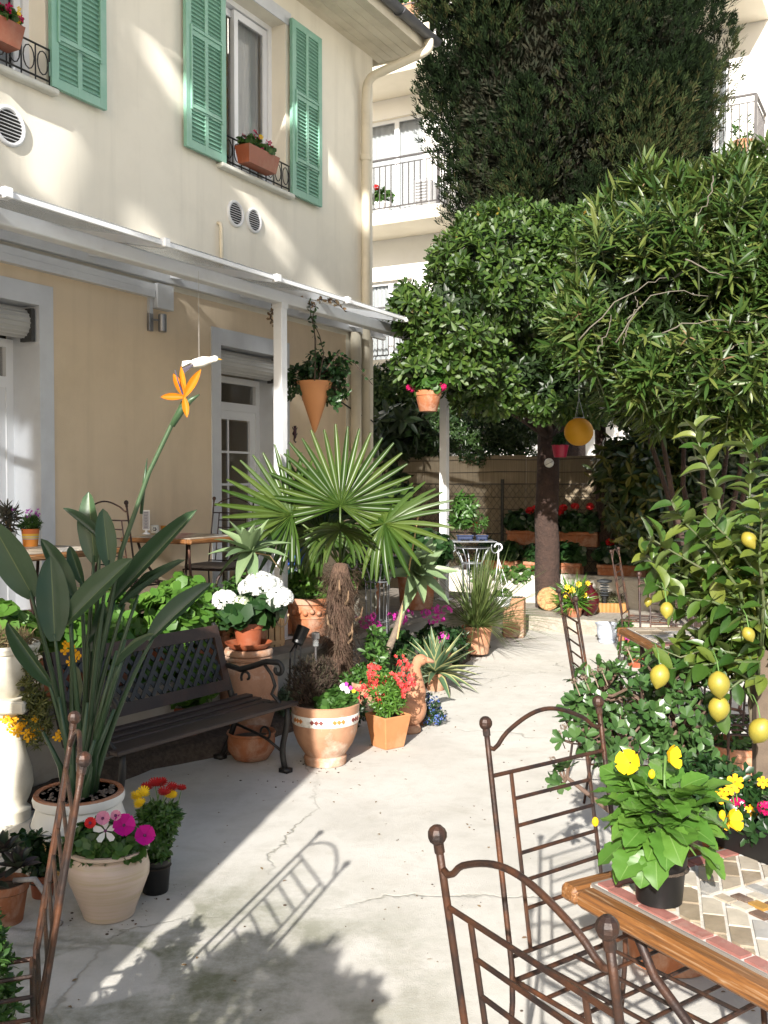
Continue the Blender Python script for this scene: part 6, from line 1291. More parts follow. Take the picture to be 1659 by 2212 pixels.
# things on the terrace tables
def ontop(x, y, z): return gnd(x, y, z)
mb_ = ontop(316, 1154, tz); mn = thing('menu_stand', 'small white framed menu card on a round foot', 'menu stand', mb_, R(-8))
q = MB(); q.lathe([(.0,0),(.036,0),(.034,.006),(.012,.018),(.008,.035)], 20); q.build('foot', WHITE, mn, ang=40); q = MB(); q.bbox(-.032,.032,-.004,.004,.033,.20,.003); q.build('frame', WHITE, mn); q = MB(); q.box(-.026,.026,-.0055,-.0045,.042,.192); cd = q.build('card', simple('grey_card', (.42,.42,.46), .7), mn)
for i in range(11):
    q = MB(); w = .020*(1 if i in (0,1) else .5+.5*RNG.random()); q.box(-w, w, -.0066, -.0060, .182-i*.0125-.004, .182-i*.0125); q.build('text_line', simple('print_ink', (.10,.10,.13), .7), cd)
cb = ontop(334, 1152, tz); cp = thing('tealight_cup', 'white ceramic cup pierced with a flower pattern on the terrace table', 'cup', cb); q = MB(); q.lathe([(.026,0),(.034,.005),(.038,.035),(.034,.068),(.030,.07),(.029,.06),(.03,.01),(0,.008)], 24); q.build('cup', CERW, cp, ang=40)
for i in range(6): a = i*math.pi/3; q = MB(); q.ball((.012*math.cos(a)+.008, -.0355, .036+.012*math.sin(a)), .0055, 8, 6, (1,.5,1)); q.build('pierced_petal', DARK, cp)
ob = ontop(358, 1150, tz); op = thing('orange_bowl', 'small orange ceramic bowl behind the pierced cup', 'bowl', ob); q = MB(); q.lathe([(.03,0),(.04,.004),(.05,.055),(.052,.06),(.046,.06),(.036,.01),(0,.008)], 24); q.build('bowl', simple('orange_ceramic', (.62,.26,.04), .35), op, ang=40)
sb = ontop(66, 1180, tz); s4 = thing('striped_flower_pot', 'orange and yellow striped pot with purple flowers on the terrace table', 'potted plant', sb)
pr = [(.048,0),(.058,.10)]; cols = [('stripe_orange',(.62,.22,.03),0,.42),('stripe_lilac',(.36,.34,.42),.42,.47),('stripe_yellow',(.68,.48,.08),.47,.55),('stripe_grey',(.42,.42,.44),.55,.60),('stripe_gold',(.66,.42,.05),.60,.74),('stripe_red',(.60,.16,.04),.74,1.0)]
for nm, c, a, b in cols: q = MB(); q.lathe([(.047+.012*a, a*.115), (.047+.012*b, b*.115)], 28); q.build('stripe_band', simple(nm, c, .5), s4, ang=40)
q = MB(); q.lathe([(.059,.115),(.061,.118),(.052,.118),(.05,.10),(0,.10)], 28); q.build('rim', MATS['stripe_red'], s4, ang=40)
C, A = bush(s4, [(0,0,.15,.06,.06,.05)], 160, G_MID, LNG, .03, .006, 6, (20, 80)); tp_ = np.array([(RNG.normal()*.05, RNG.normal()*.04, .20+.05*RNG.random()) for _ in range(12)]); stems(s4, (0,0,.11), tp_, .0016); flowers(s4, np.repeat(tp_,2,0)+RNG.normal(size=(24,3))*.008, RNG.normal(size=(24,3))*.4+np.array([0,-.6,.6]), F_PURP, .011)
wb = ontop(18, 1172, tz); w5 = potted('white_pot', 'white pot with a dry spiky plant against the door reveal', wb, [(.045,0),(.05,.003),(.055,.07),(.05,.075),(.044,.07),(.04,.05)], CERW); bush(w5, [(0,0,.17,.06,.05,.09)], 40, leafmat('dry_spike', [(.14,.12,.09), (.09,.10,.07)], .8, .05), LNG, .08, .012, 5, (20, 80)); stems(w5, (0,0,.06), [(.02,0,.2),(-.02,0,.18),(0,.02,.22)], .008, L_DRY, 'dry_stem')
# things on the mosaic table
YB = gnd(1424, 1945, .7615); yp = potted('yellow_flower_pot', 'broad leaved plant with yellow blossoms in black nursery pot on the mosaic table', YB, [(.042,0),(.046,.002),(.052,.075),(.055,.08),(.056,.10),(.052,.101),(.048,.08)], BLACKPL)
G_FRESH = leafmat('fresh_serrated_leaf', [(.10,.25,.035), (.14,.31,.045), (.20,.39,.065)], .42, .28)
LRIB = leafmat('leaf_rib', [(.20,.36,.09), (.24,.40,.11)], .5, .2)
LM = [blade_mesh('leaf', [G_FRESH, LRIB], 12, lambda s: (.30 + 2.3*s if s < .30 else max(.02, 1-((s-.30)/.70)**2.8)), .22, cu, side=sd, serr=.07, wave=.035, base=.1, rib=.03) for i, (cu, sd) in enumerate(((.2,.08), (.45,-.08), (.05,.05), (.6,.0)))]
for i in range(120):
    a = RNG.random()*6.283; f = RNG.random(); lev = f**.8; hz = .125 + .115*lev; rr = (.02 + .085*RNG.random())*(1.05-.35*lev); el = R(-26 + 60*lev + RNG.normal()*16)
    c = np.array([rr*math.cos(a), rr*math.sin(a), hz]); d_ = np.array([math.cos(a)*math.cos(el), math.sin(a)*math.cos(el), math.sin(el)]); L = .050 + .030*RNG.random(); link('leaf', LM[i % 4], None, yp, mat_place(c, d_, np.array([-math.cos(a)*math.sin(el), -math.sin(a)*math.sin(el), math.cos(el)]) + RNG.normal(size=3)*.25, L, L*(.74+.18*RNG.random()), L*.75))
for i, (x, y) in enumerate(((1332,1915),(1533,1905))):  # hanging bracts
    c = rel(x, y-75, YB[1], YB); link('leaf', LM[3], None, yp, mat_place(c, (0,-.1,-1), (0,-1,.1), .07, .02))
stems(yp, (0,0,.09), [(.09*math.cos(a), .09*math.sin(a), .12+.09*RNG.random()) for a in np.linspace(0,6.2,22)], .003)
FY = T_flower(5, 1.2, .75, .03)
for (x, y, dx, sz) in ((1361,1648,-.5,.026),(1443,1637,.9,.026),(1576,1772,.6,.022)):
    c = rel(x, y, YB[1]-.01, YB); flowers(yp, [c], [(dx,-.8,.35)], F_YEL, sz, FY, 'blossom', False); q = MB(); q.tube([(c[0]*.6, c[1], .19), (c[0]*.9, c[1]+.02, c[2]-.04), c+np.array([0,.015,0])], [.003,.0025,.004], 5); q.build('flower_stalk', STEMG, yp)
for (x, y) in ((1408,1672),(1286,1775),(1560,1760)): c = rel(x, y, YB[1]-.03, YB); q = MB(); q.ball(c, .007, 8, 6, (1,1,1.4)); q.build('bud', F_YEL, yp)
# black tray of bedding flowers
TRB = gnd(1640, 1965, .7615); trz = math.atan2(-.861, .508); tray = thing('plant_tray', 'long black plastic tray of small mixed bedding flowers on the mosaic table', 'planter', (TC[0] + .87*.53 + .508*.05, TC[1] + .494*.53 - .861*.05, .7615), trz)
q = MB(); w_, l_, h_ = .085, .27, .075
V = []; 
for (a, b, z) in ((w_*.85, l_*.94, 0), (w_, l_, h_), (w_-.006, l_-.006, h_), (w_*.85-.004, l_*.94-.004, .006)): V += [(-b,-a,z),(b,-a,z),(b,a,z),(-b,a,z)]
F = [(3,2,1,0),(12,13,14,15)]
for i in range(3):
    for j in range(4): F.append((4*i+j, 4*i+(j+1)%4, 4*i+4+(j+1)%4, 4*i+4+j))
q.add(V, F); q.build('tray', BLACKPL, tray); q = MB(); q.box(-l_*.92, l_*.92, -w_*.85, w_*.85, .03, .05); q.build('soil', SOIL, tray)
C, A = bush(tray, [(-.16,0,.09,.10,.09,.07), (.05,0,.08,.12,.09,.06), (-.05,0,.11,.07,.07,.07)], 330, G_DARK, OV, .030, .014, 6, (30, 95)); stems(tray, (-.1,0,.05), C[:40], .002)
Mt = np.array(Matrix.Rotation(-trz, 3, 'Z')); tl = np.array(tray.location)
def tr_(x, y, Y): return Mt @ (atY(x, y, Y) - tl)
vc = [tr_(1592, 1742, 2.33), tr_(1578, 1732, 2.36), tr_(1604, 1752, 2.33)]
for c in vc: heads(tray, [c], .022, 26, F_VERB, .010, None, 'verbena_head'); flowers(tray, np.array([c])+RNG.normal(size=(5,3))*.012 + Mt @ np.array([0,-.024,.006]), np.array([Mt @ np.array([0,-1,.5])]*5), F_WHITE, .006, None, 'white_eyes')
NAR = [(1570,1775),(1558,1720),(1588,1690),(1648,1690),(1622,1752),(1612,1788),(1580,1700)]
for (x, y) in NAR: flowers(tray, [tr_(x, y, 2.30)], [Mt @ np.array([-.3,-.9,.3])], F_GOLD, .017, T_flower(6,.7,.3), 'narcissus', False); q = MB(); c = tr_(x, y, 2.31); q.tube([(c[0]*.9, c[1]*.7, .06), c], .0018, 4); q.build('flower_stalk', STEMG, tray)
heads(tray, [tr_(1655, 1745, 2.2)], .016, 20, F_VERB, .008, None, 'verbena_head')
# ================================================================ RIGHT SIDE: jade plant, lemon tree
JB_ = np.array([.98, 3.35, 0]); jd = potted('jade_plant', 'large jade plant with thick brown stems and round glossy leaves', JB_, std_prof(.19,.14,.38,.05), TERRA)
JBR = simple('jade_bark', (.085,.052,.038), .85, (.13,.085,.06), 14, bmp=.6, bscale=40); tips = []
def ell2(cx, cy, rx, ry, Y, rd, b): e = list(pxell(cx, cy, rx, ry, Y, rd)); e[0] -= b[0]; e[1] -= b[1]; e[2] -= b[2]; return e
E_ = [ell2(1290,1500,75,70,3.35,.12,JB_), ell2(1390,1520,100,85,3.4,.16,JB_), ell2(1470,1560,70,80,3.4,.14,JB_), ell2(1250,1590,55,45,3.25,.09,JB_), ell2(1340,1600,75,60,3.3,.12,JB_), ell2(1440,1470,70,50,3.45,.12,JB_), ell2(1225,1680,30,22,3.2,.05,JB_), ell2(1480,1640,60,60,3.4,.1,JB_)]
C, A = blob_pts(300, E_, (.45, 1.05)); A = A*.8 + np.array([0,-.1,.6]) + RNG.normal(size=A.shape)*.3
JM = [blade_mesh('leaf', [G_JADE], 5, lambda s: math.sin(math.pi*min(1,.12+.86*s))**.55*(.6+.5*s), .25, cu, base=.25) for cu in (-.1, .1)]
p, t, nn = rosettes(C, A, 6, (40, 88), .2)
for i in range(0, 300): link('leaf', JM[i % 2], None, jd, mat_place(p[i*6], t[i*6], nn[i*6], .036+.01*RNG.random(), .024, .03))
msk = np.arange(len(p)) % 6 != 0; foliage('foliage', jd, G_JADE, T_oval(.25, -.05, (.4, .8), (.85, 1.0)), p[msk], t[msk], nn[msk], .036+.012*rnd(msk.sum()), .023, True)
trunk_b = np.array([.04, .0, .36])
for e in E_:
    c = np.array(e[:3]); q = MB(); m1 = trunk_b*.6 + c*.4 + np.array([.04,0,-.06]); q.tube([trunk_b + RNG.normal(size=3)*.02*np.array([1,1,0]), trunk_b*.8+c*.2+np.array([.03,0,.03]), m1, c], [.022,.018,.013,.006], 8); b_ = q.build('branch', JBR, jd, smooth=True)
q = MB()
for c, a in zip(C[:200], A[:200]):
    k = int(np.argmin([np.linalg.norm(c - np.array(e[:3])) for e in E_])); q.tube([np.array(E_[k][:3]), (np.array(E_[k][:3])+c)/2 - np.array([0,0,.015]), c], [.006,.005,.004], 5, cap=False)
o = q.build('twigs', JBR, jd); o['kind'] = 'stuff'
for (x, y) in ((1280,1452),(1262,1462),(1300,1448),(1208,1585),(1218,1570),(1192,1640),(1355,1400),(1240,1470)):
    c = rel(x, y, 3.25, JB_); heads(jd, [c], .012, 18, petal('dry_flower', [(.34,.26,.20), (.26,.18,.13)]), .004, None, 'dry_flower_head'); q = MB(); q.tube([c - np.array([-.02,0,.05]), c], .0018, 4); q.build('flower_stalk', TWIG, jd)
LT = np.array([1.30, 3.45, 0]); le = potted('lemon_tree', 'lemon tree with ripe yellow lemons tied to a wooden stake', LT, std_prof(.2,.15,.36,.05), TERRA)
q = MB(); q.bbox(-.022, .022, -.06, -.016, .3, 1.05, .003); q.build('stake', simple('grey_stake', (.11,.08,.055), .85, (.08,.058,.04), 20, bmp=.4), le)
LY = 3.35
shoots = [  # px path of leafy shoots
 [(1600,1250),(1560,1120),(1545,1045),(1510,960),(1498,915)], [(1620,1200),(1615,1120),(1620,1060),(1622,990),(1610,960)], [(1600,1280),(1540,1190),(1480,1130),(1450,1080)], [(1600,1300),(1520,1230),(1450,1190),(1400,1160)], [(1620,1320),(1520,1260),(1430,1230),(1385,1195)],
 [(1640,1340),(1540,1300),(1470,1290),(1410,1260)], [(1620,1420),(1540,1400),(1470,1420),(1410,1395)], [(1640,1430),(1560,1430),(1500,1440),(1440,1445)], [(1640,1380),(1560,1350),(1500,1330),(1450,1310)], [(1650,1300),(1640,1200),(1645,1130),(1640,1080)], [(1650,1460),(1600,1470),(1560,1500),(1540,1560)], [(1650,1350),(1590,1330),(1540,1300),(1500,1250)], [(1680,1250),(1680,1150),(1690,1050),(1680,980)], [(1690,1400),(1700,1330),(1710,1250),(1700,1180)], [(1650,1400),(1600,1360),(1560,1380),(1520,1390)], [(1640,1250),(1590,1180),(1560,1150),(1520,1110)]]
LMS = [blade_mesh('leaf', [G_LEMON], 8, lambda s: math.sin(math.pi*(.03+.97*s))**.75, f, cu, sd, wave=.02, base=.06) for f, cu, sd in ((.35,.25,.05), (.55,.5,-.06), (.25,.1,.0), (.7,.8,.08))]
lp = []; ld = []; ln_ = []
q = MB(); q.tube([(0,0,.34),(.02,0,.6),(-.01,.01,.85),(.0,0,1.05)], [.024,.021,.018,.014], 9); tk = q.build('trunk', simple('lemon_bark', (.13,.11,.075), .85, (.2,.17,.11), 12, bmp=.4), le, smooth=True)
for S in shoots:
    dY = RNG.normal()*.12; P = np.array([rel(x, y, LY + dY*(.3+.7*i/len(S)), LT) for i, (x, y) in enumerate(S)]); P = np.vstack([(P[0]*.4 + np.array([0,0,.9])*.6)[None], P]); q = MB(); q.tube(P, np.linspace(.0075,.0022,len(P)), 6); q.build('branch', simple('lemon_twig', (.05,.085,.022), .6, (.08,.08,.04), 12), tk, smooth=True)
    L = np.linalg.norm(np.diff(P, axis=0), axis=1).cumsum()[-1]; nl = int(L/.024)
    for i in range(nl):
        s = .22 + .78*i/nl; f = s*(len(P)-1); k = min(int(f), len(P)-2); c = P[k]+(P[k+1]-P[k])*(f-k); ax = unit(P[k+1]-P[k]); a = i*2.4+RNG.random(); u = unit(np.cross(ax, (0,0,1))); w = np.cross(ax, u); d_ = ax*.55 + (u*math.cos(a)+w*math.sin(a))*.8 + np.array([0,0,-.08]); lp.append(c); ld.append(d_); ln_.append(np.array([0,-.25,1])+RNG.normal(size=3)*.35)
n_l = len(lp); order = RNG.permutation(n_l)
for i in order[:300]: L = .066+.036*RNG.random(); link('leaf', LMS[i % 4], None, le, mat_place(lp[i], ld[i], ln_[i], L, L*(.42+.12*RNG.random()), L*.6))
rest = order[300:]
C, A = blob_pts(420, [ell2(1560,1250,100,110,3.5,.12,LT), ell2(1560,1420,110,50,3.5,.12,LT), ell2(1690,1300,60,200,3.45,.15,LT)], (.3, 1.0)); p, t, nn = rosettes(C, A, 3, (50, 110))
p = np.vstack([p] + ([np.array(lp)[rest]] if len(rest) else [])); t = np.vstack([t] + ([np.array(ld)[rest]] if len(rest) else [])); nn = np.vstack([nn*.4 + np.array([0,-.2,1])] + ([np.array(ln_)[rest]] if len(rest) else []))
foliage('inner_leaves', le, G_LEMON, T_long(5, .35, .4), p, t, nn, .055 + .035*rnd(len(p)), .036, True)
LEM = simple('lemon_skin', (.30,.235,.028), .45, (.21,.19,.026), 9, bmp=.25, bscale=180, bdist=.003)
for (x, y, r_, dy) in ((1440,1317,17,0),(1425,1460,25,-.05),(1553,1478,28,-.08),(1553,1530,27,-.05),(1642,1578,29,-.1),(1618,1166,19,.05),(1617,1370,16,0),(1400,1300,10,.15)):
    dy -= .13; c = rel(x, y, LY+dy, LT); R_ = .88*r_*(LY+dy)/FPX; q = MB(); pr = [(0,-1.22),(.10,-1.2),(.20,-1.1),(.42,-.93),(.78,-.6),(.98,-.15),(1.0,.1),(.9,.45),(.62,.8),(.3,.98),(.12,1.05),(0,1.06)]; q.lathe([(a*R_*.96, b*R_*1.12) for a, b in pr], 20); o = q.build('lemon', LEM, le, smooth=True); o.location = c.tolist(); o.rotation_euler = (RNG.normal()*.2, RNG.normal()*.3, 0)
    q = MB(); q.tube([c+np.array([0,0,R_]), c+np.array([.003,.03,R_+.035]), c+np.array([.01,.09,R_+.055]), c+np.array([.015,.15,R_+.05])], .0022, 5); q.build('fruit_stalk', STEMG, le)
c = rel(1558, 1545, LY-.14, LT); link('leaf', LMS[2], None, le, mat_place(c+np.array([-.01,0,.03]), (.25,-.2,-1), (0,-1,-.1), .095, .048, .05))
# things on and round the shaded table
wp = potted('white_table_pot', 'bright white pot with pink flowers on the shaded stone table', (2.00, 5.75, .7615), [(.06,0),(.07,.003),(.085,.13),(.088,.14),(.08,.14),(.072,.11)], CERW); bush(wp, [(0,0,.18,.10,.09,.06)], 90, G_MID, OV, .04, .02, 5); flowers(wp, [(.02,-.05,.2),(-.05,-.04,.19),(.06,-.02,.2)], [(0,-1,.5)]*3, F_PINK, .02)
for (x, y, Y, rt, h, pm, lab) in ((1600, 1500, 4.9, .17, .34, TERRA, 'large brown terracotta pot in shade behind the dark chair'), (1352, 1402, 0, .085, .16, TERRA, 'small terracotta pot beside the white cachepot')):
    b = gnd(x, y) if Y == 0 else np.array([(x-CX)/FPX*Y, Y, 0]); s = potted('flower_pot', lab, b, std_prof(rt, rt*.75, h, .03), pm); bush(s, [(0,0,h+.05,rt*.9,rt*.9,.08)], 60, G_MID, OV, .04, .02, 5)
b = gnd(1375, 1440); s = potted('pink_geranium', 'low green geranium with one pink bloom before the stone table', b, std_prof(.09,.07,.12,.02), TERRA_PL); bush(s, [(0,0,.17,.14,.12,.09), (.08,0,.14,.1,.1,.08)], 110, G_MID, RND, .05, .05, 5, (55,100)); heads(s, [rel(1356,1378,b[1]-.05,b)], .02, 16, F_PINK, .012)
# white cachepot
b = gnd(1311, 1388); s = thing('white_cachepot', 'white relief cachepot standing empty at the end of the path', 'pot', b); q = MB(); q.lathe([(.075,0),(.085,.004),(.088,.02),(.075,.03),(.098,.075),(.105,.12),(.100,.165),(.113,.185),(.122,.195),(.124,.20),(.112,.20),(.098,.18),(.09,.05),(0,.04)], 36); q.build('body', simple('white_relief_glaze', (.46,.49,.54), .45, (.32,.35,.41), 18, bmp=.6, bscale=26, bdist=.012), s, ang=45)
# log planter, pots by the raised bed
b = gnd(1290, 1355); s = thing('log_planter', 'planter of upright orange logs with dry flowering plants', 'planter', b + np.array([.12,.25,0]), R(-8)); LOG = simple('orange_log', (.36,.18,.05), .7, (.26,.12,.03), 6, bmp=.3)
for i in range(11): q = MB(); q.lathe([(.0,0),(.030,0),(.032,.01),(.032,.25),(.028,.262),(0,.264)], 10, (-.22+.044*i,-.16,0)); q.build('log', LOG, s, ang=40)
for sx in (-.24, .24):
    for i in range(6): q = MB(); q.lathe([(.0,0),(.030,0),(.032,.01),(.032,.25),(.028,.262),(0,.264)], 10, (sx,-.12+.05*i,0)); q.build('log', LOG, s, ang=40)
q = MB(); q.box(-.22,.22,-.13,.15,.02,.23); q.build('soil', SOIL, s); C, A = bush(s, [(-.08,-.05,.30,.16,.14,.10),(.12,0,.28,.14,.14,.09)], 260, leafmat('dusty_leaf', [(.13,.14,.06),(.20,.16,.09),(.09,.12,.04)], .7, .1), LNG, .035, .010, 6, (30,95)); stems(s, (0,0,.2), C[:40], .002)
def ybase(x, Y, z): return np.array([(x-CX)/FPX*Y, Y, z])
b = ybase(1242, 10.9, .16); s = potted('daffodil_pot', 'pot of yellow daffodils beside the thick trunk', b, std_prof(.09,.07,.10,.02), TERRA); fp = np.array([rel(x, y, 10.8, b) for x, y in ((1225,1268),(1250,1262),(1262,1285),(1236,1275),(1270,1260),(1222,1285))]); bush(s, [(0,0,.2,.09,.08,.1)], 60, G_BRIGHT, LNG, .22, .014, 5, (5, 40), (.2,.8)); flowers(s, fp, np.array([(0,-1,.2)]*6), F_YEL, .035, T_flower(6,.7,.15)); stems(s, (0,0,.09), fp, .004)
b = ybase(1272, 11.0, .16); s = thing('dark_red_vase', 'glossy dark red round vase by the daffodils', 'vase', b); q = MB(); q.lathe([(.05,0),(.06,.005),(.11,.08),(.125,.16),(.11,.24),(.06,.30),(.045,.33),(.055,.36),(.045,.36),(.035,.33)], 28); q.build('body', simple('dark_red_glaze', (.06,.008,.010), .12), s, smooth=True)
b = ybase(1186, 11.42, .16); s = thing('sun_plaque', 'round terracotta sun face plaque leaning on the thick trunk', 'plaque', b, R(8)); q = MB(); n = 40; rr = .135
V = []; F = []
for i in range(n):
    a = 2*math.pi*i/n; V += [(rr*math.cos(a), .02, rr+rr*math.sin(a)), (rr*.97*math.cos(a), -.012, rr+rr*.97*math.sin(a)), (rr*.7*math.cos(a), -.02, rr+rr*.7*math.sin(a))]
for i in range(n): j = (i+1) % n; F += [(3*i,3*j,3*j+1,3*i+1),(3*i+1,3*j+1,3*j+2,3*i+2)]
F.append(tuple(3*i+2 for i in range(n))); F.append(tuple(3*i for i in reversed(range(n)))); q.add(V, F); q.build('disc', simple('sun_terracotta', (.46,.27,.12), .85, (.34,.18,.08), 20, bmp=.9, bscale=30, bdist=.02), s)
for i in range(14): a = 2*math.pi*i/14; q = MB(); q.ball((rr*.82*math.cos(a), -.018, rr+rr*.82*math.sin(a)), .022, 8, 6, (1,.5,1)); q.build('ray_boss', MATS['sun_terracotta'], s)
q = MB(); q.ball((0,-.02,rr), .055, 14, 10, (1,.35,1)); q.ball((0,-.045,rr-.005), .012, 8, 6, (1,.8,1.6)); q.build('face', MATS['sun_terracotta'], s, smooth=True)
b = ybase(1307, 11.3, .16); s = thing('garden_bollard_light', 'dark ribbed bollard light against the whitewashed wall', 'lamp', b); q = MB(); q.lathe([(.03,0),(.03,.18)], 14); q.build('stem', BLACKPL, s)
for i in range(5): q = MB(); q.lathe([(.035,.18+i*.03),(.055,.19+i*.03),(.035,.20+i*.03)], 18); q.build('rib', simple('dark_grey_plastic', (.05,.055,.06), .4), s)
q = MB(); q.lathe([(.04,.33),(.085,.345),(.085,.365),(0,.38)], 20); q.build('cap', MATS['dark_grey_plastic'], s, ang=40)
# planter boxes of geraniums on the raised bed, and the wall of pots
def gbox(sx, off, z, w, label, flw, red=F_RED, k=180):
    b = sl_(sx, off, z); r = thing('geranium_box', label, 'planter', b, BROT); q = MB(); q.bbox(-w/2,w/2,-.09,.09,0,.17,.01); q.bbox(-w/2-.012,w/2+.012,-.102,.102,.14,.185,.008); q.build('box', TERRA, r); q = MB(); q.box(-w/2+.02,w/2-.02,-.07,.07,.178,.19); q.build('soil', SOIL, r)
    C, A = bush(r, [(-w*.25,0,.30,w*.36,.16,.13),(w*.25,0,.30,w*.36,.16,.13)], k, G_DARK, RND, .06, .06, 5, (55,105)); stems(r, (0,0,.17), C[:30], .004)
    if flw: fp = [np.array([RNG.uniform(-w*.5, w*.5), RNG.uniform(-.12,.0), .42+.1*RNG.random()]) for _ in range(flw)]; [heads(r, [c], .045, 30, red, .02, None, 'flower_head') for c in fp]; stems(r, (0,0,.18), fp, .003, name='flower_stalks')
sh = thing('plant_shelf', 'dark tiered plant shelf on the raised bed behind the trunks', 'shelf', sl_(.45, .62, .46), BROT); q = MB(); q.bbox(-1.1, 1.1, -.13, .13, .34, .37, .004); q.build('board', BW, sh)
for x in (-1.05, 0, 1.05): q = MB(); q.box(x-.02, x+.02, -.12, .12, 0, .34); q.build('bracket', BW, sh)
gbox(-.05, .62, .83, .50, 'upper terracotta geranium box just right of the thick trunk', 4); gbox(.62, .62, .83, .56, 'upper terracotta geranium box with red blooms above the slim trunk', 4)
gbox(-.30, .95, .46, .5, 'lower terracotta box beside the thick trunk on the raised bed', 0); gbox(.42, .95, .46, .72, 'long lower terracotta box between the two trunks', 0); gbox(1.3, .95, .46, .6, 'lower terracotta box in deep shade right of the slim trunk', 2)
b = sl_(-.82, .85, .0); s = potted('yucca_pot', 'red terracotta pot with upright yucca left of the thick trunk', sl_(-.80, .70, .46), std_prof(.085,.065,.16,.03), TERRA); bush(s, [(0,0,.2,.03,.03,.05)], 4, G_DARK, T_long(4,.3,.6), .42, .025, 5, (5, 35)); heads(s, [(.06,-.05,.62)], .04, 24, F_RED, .02)
shrub('trailing_ivy', 'ivy spilling over the whitewashed wall under the boxes', sl_(.35, 1.1, .1), [tuple(np.append(sl_(-.55, 1.15, .42), (.13,.10,.22))), tuple(np.append(sl_(.55, 1.2, .32), (.22,.10,.20))), tuple(np.append(sl_(.2, 1.15, .5), (.5,.1,.1)))], 260, G_MID, RND, .05, .045, 5, cat='climber', stem=False)
b = ybase(1112, 10.5, 0); s = thing('terracotta_tile', 'upright weathered terracotta flue tile at the edge of the grass', 'tile', b, R(-15)); q = MB(); q.bbox(-.11,.11,-.09,.09,0,.42,.012); q.build('tile', TERRA_OLD, s); q = MB(); q.bbox(-.085,.085,-.065,.065,.415,.424,.004); q.build('opening', DARK, s)
# hanging yellow lantern, red bucket, ball on the trunk
def hang(o, top, name='string', r=.0025, mat=None, at=(0,0,0)): q = MB(); q.tube([at, top], r, 4); return q.build(name, mat or simple('pale_string', (.45,.43,.40), .8), o)
c = atY(1250, 933, 9.2); s = thing('paper_lantern', 'round yellow paper lantern hanging below the tree', 'lantern', c); rr = 31*9.2/FPX; q = MB(); seg = 28; prof = []
for i in range(49): th = math.pi*(.06+.88*i/48); prof.append((rr*math.sin(th)*(1+(.018 if i % 2 else -.012)), -rr*math.cos(th)*.97))
q.lathe(prof, seg); m_, nt, bs = nodes('yellow_paper'); bs.inputs['Base Color'].default_value = (.45,.25,.008,1); bs.inputs['Roughness'].default_value = .6; tr = nt.nodes.new('ShaderNodeBsdfTranslucent'); tr.inputs['Color'].default_value = (.8,.45,.02,1); mx = nt.nodes.new('ShaderNodeMixShader'); mx.inputs[0].default_value = .4; nt.links.new(bs.outputs[0], mx.inputs[1]); nt.links.new(tr.outputs[0], mx.inputs[2]); nt.links.new(mx.outputs[0], nt.nodes['Material Output'].inputs['Surface'])
q.build('shade', m_, s, smooth=True); q = MB(); q.tube([(.05*math.cos(a), .05*math.sin(a), rr*.96) for a in np.linspace(0,6.283,17)], .004, 5, cap=False); q.build('ring', GALV, s)
for a in (0, 2.1, 4.2): hang(s, (0,0,rr+.18), 'wire', .002, GALV, (.05*math.cos(a), .05*math.sin(a), rr*.96))
hang(s, (0,0,.70), 'string', .002, None, (0,0,rr+.18))
c = atY(1210, 988, 11.3); s = potted('red_bucket', 'dark red bucket planter hung on the thick trunk', c, [(.065,0),(.07,.003),(.095,.13),(.10,.135),(.098,.14),(.088,.14),(.08,.11)], simple('crimson_bucket', (.35,.012,.045), .4)); bush(s, [(0,0,.18,.08,.08,.08)], 60, G_DARK, OV, .05, .025, 5); q = MB(); q.tube([(-.09,0,.135),(-.07,0,.3),(0,.04,.55),(.07,0,.3),(.09,0,.135)], .004, 5); q.build('handle', IRON, s)
heads(s, [rel(1207,880,11.35,c)], .03, 20, F_RED, .02)
c = atY(1186, 1000, 11.56); s = thing('white_ball', 'white ball shaped ornament fixed to the thick trunk', 'ornament', c); q = MB(); q.ball((0,0,0), .055, 18, 12); q.build('ball', CERW, s, smooth=True); q = MB(); q.tube([(.0555*math.cos(a)*math.cos(.5), .0555*math.sin(a), .0555*math.cos(a)*math.sin(.5)) for a in np.linspace(0,6.283,25)], .003, 4, cap=False); q.build('seam', DARK, s)
# terracotta pot hanging from the pergola
c = atY(925, 889, 8.7); s = gera('hanging_pot', 'terracotta pot of dark pink geranium hanging under the pergola end', c, std_prof(.117,.078,.18,.045), TERRA, [(0,0,.23,.14,.13,.09),(.03,0,.32,.09,.09,.08)], [rel(888,838,8.65,c), rel(955,836,8.65,c)], F_VERB, 110, G_MID, .05); z_ = 2.99 - c[2]; hang(s, (.06,0,z_), 'wire', .003, GALV, (.11,0,.17)); hang(s, (.06,0,z_), 'wire', .003, GALV, (-.11,0,.17))
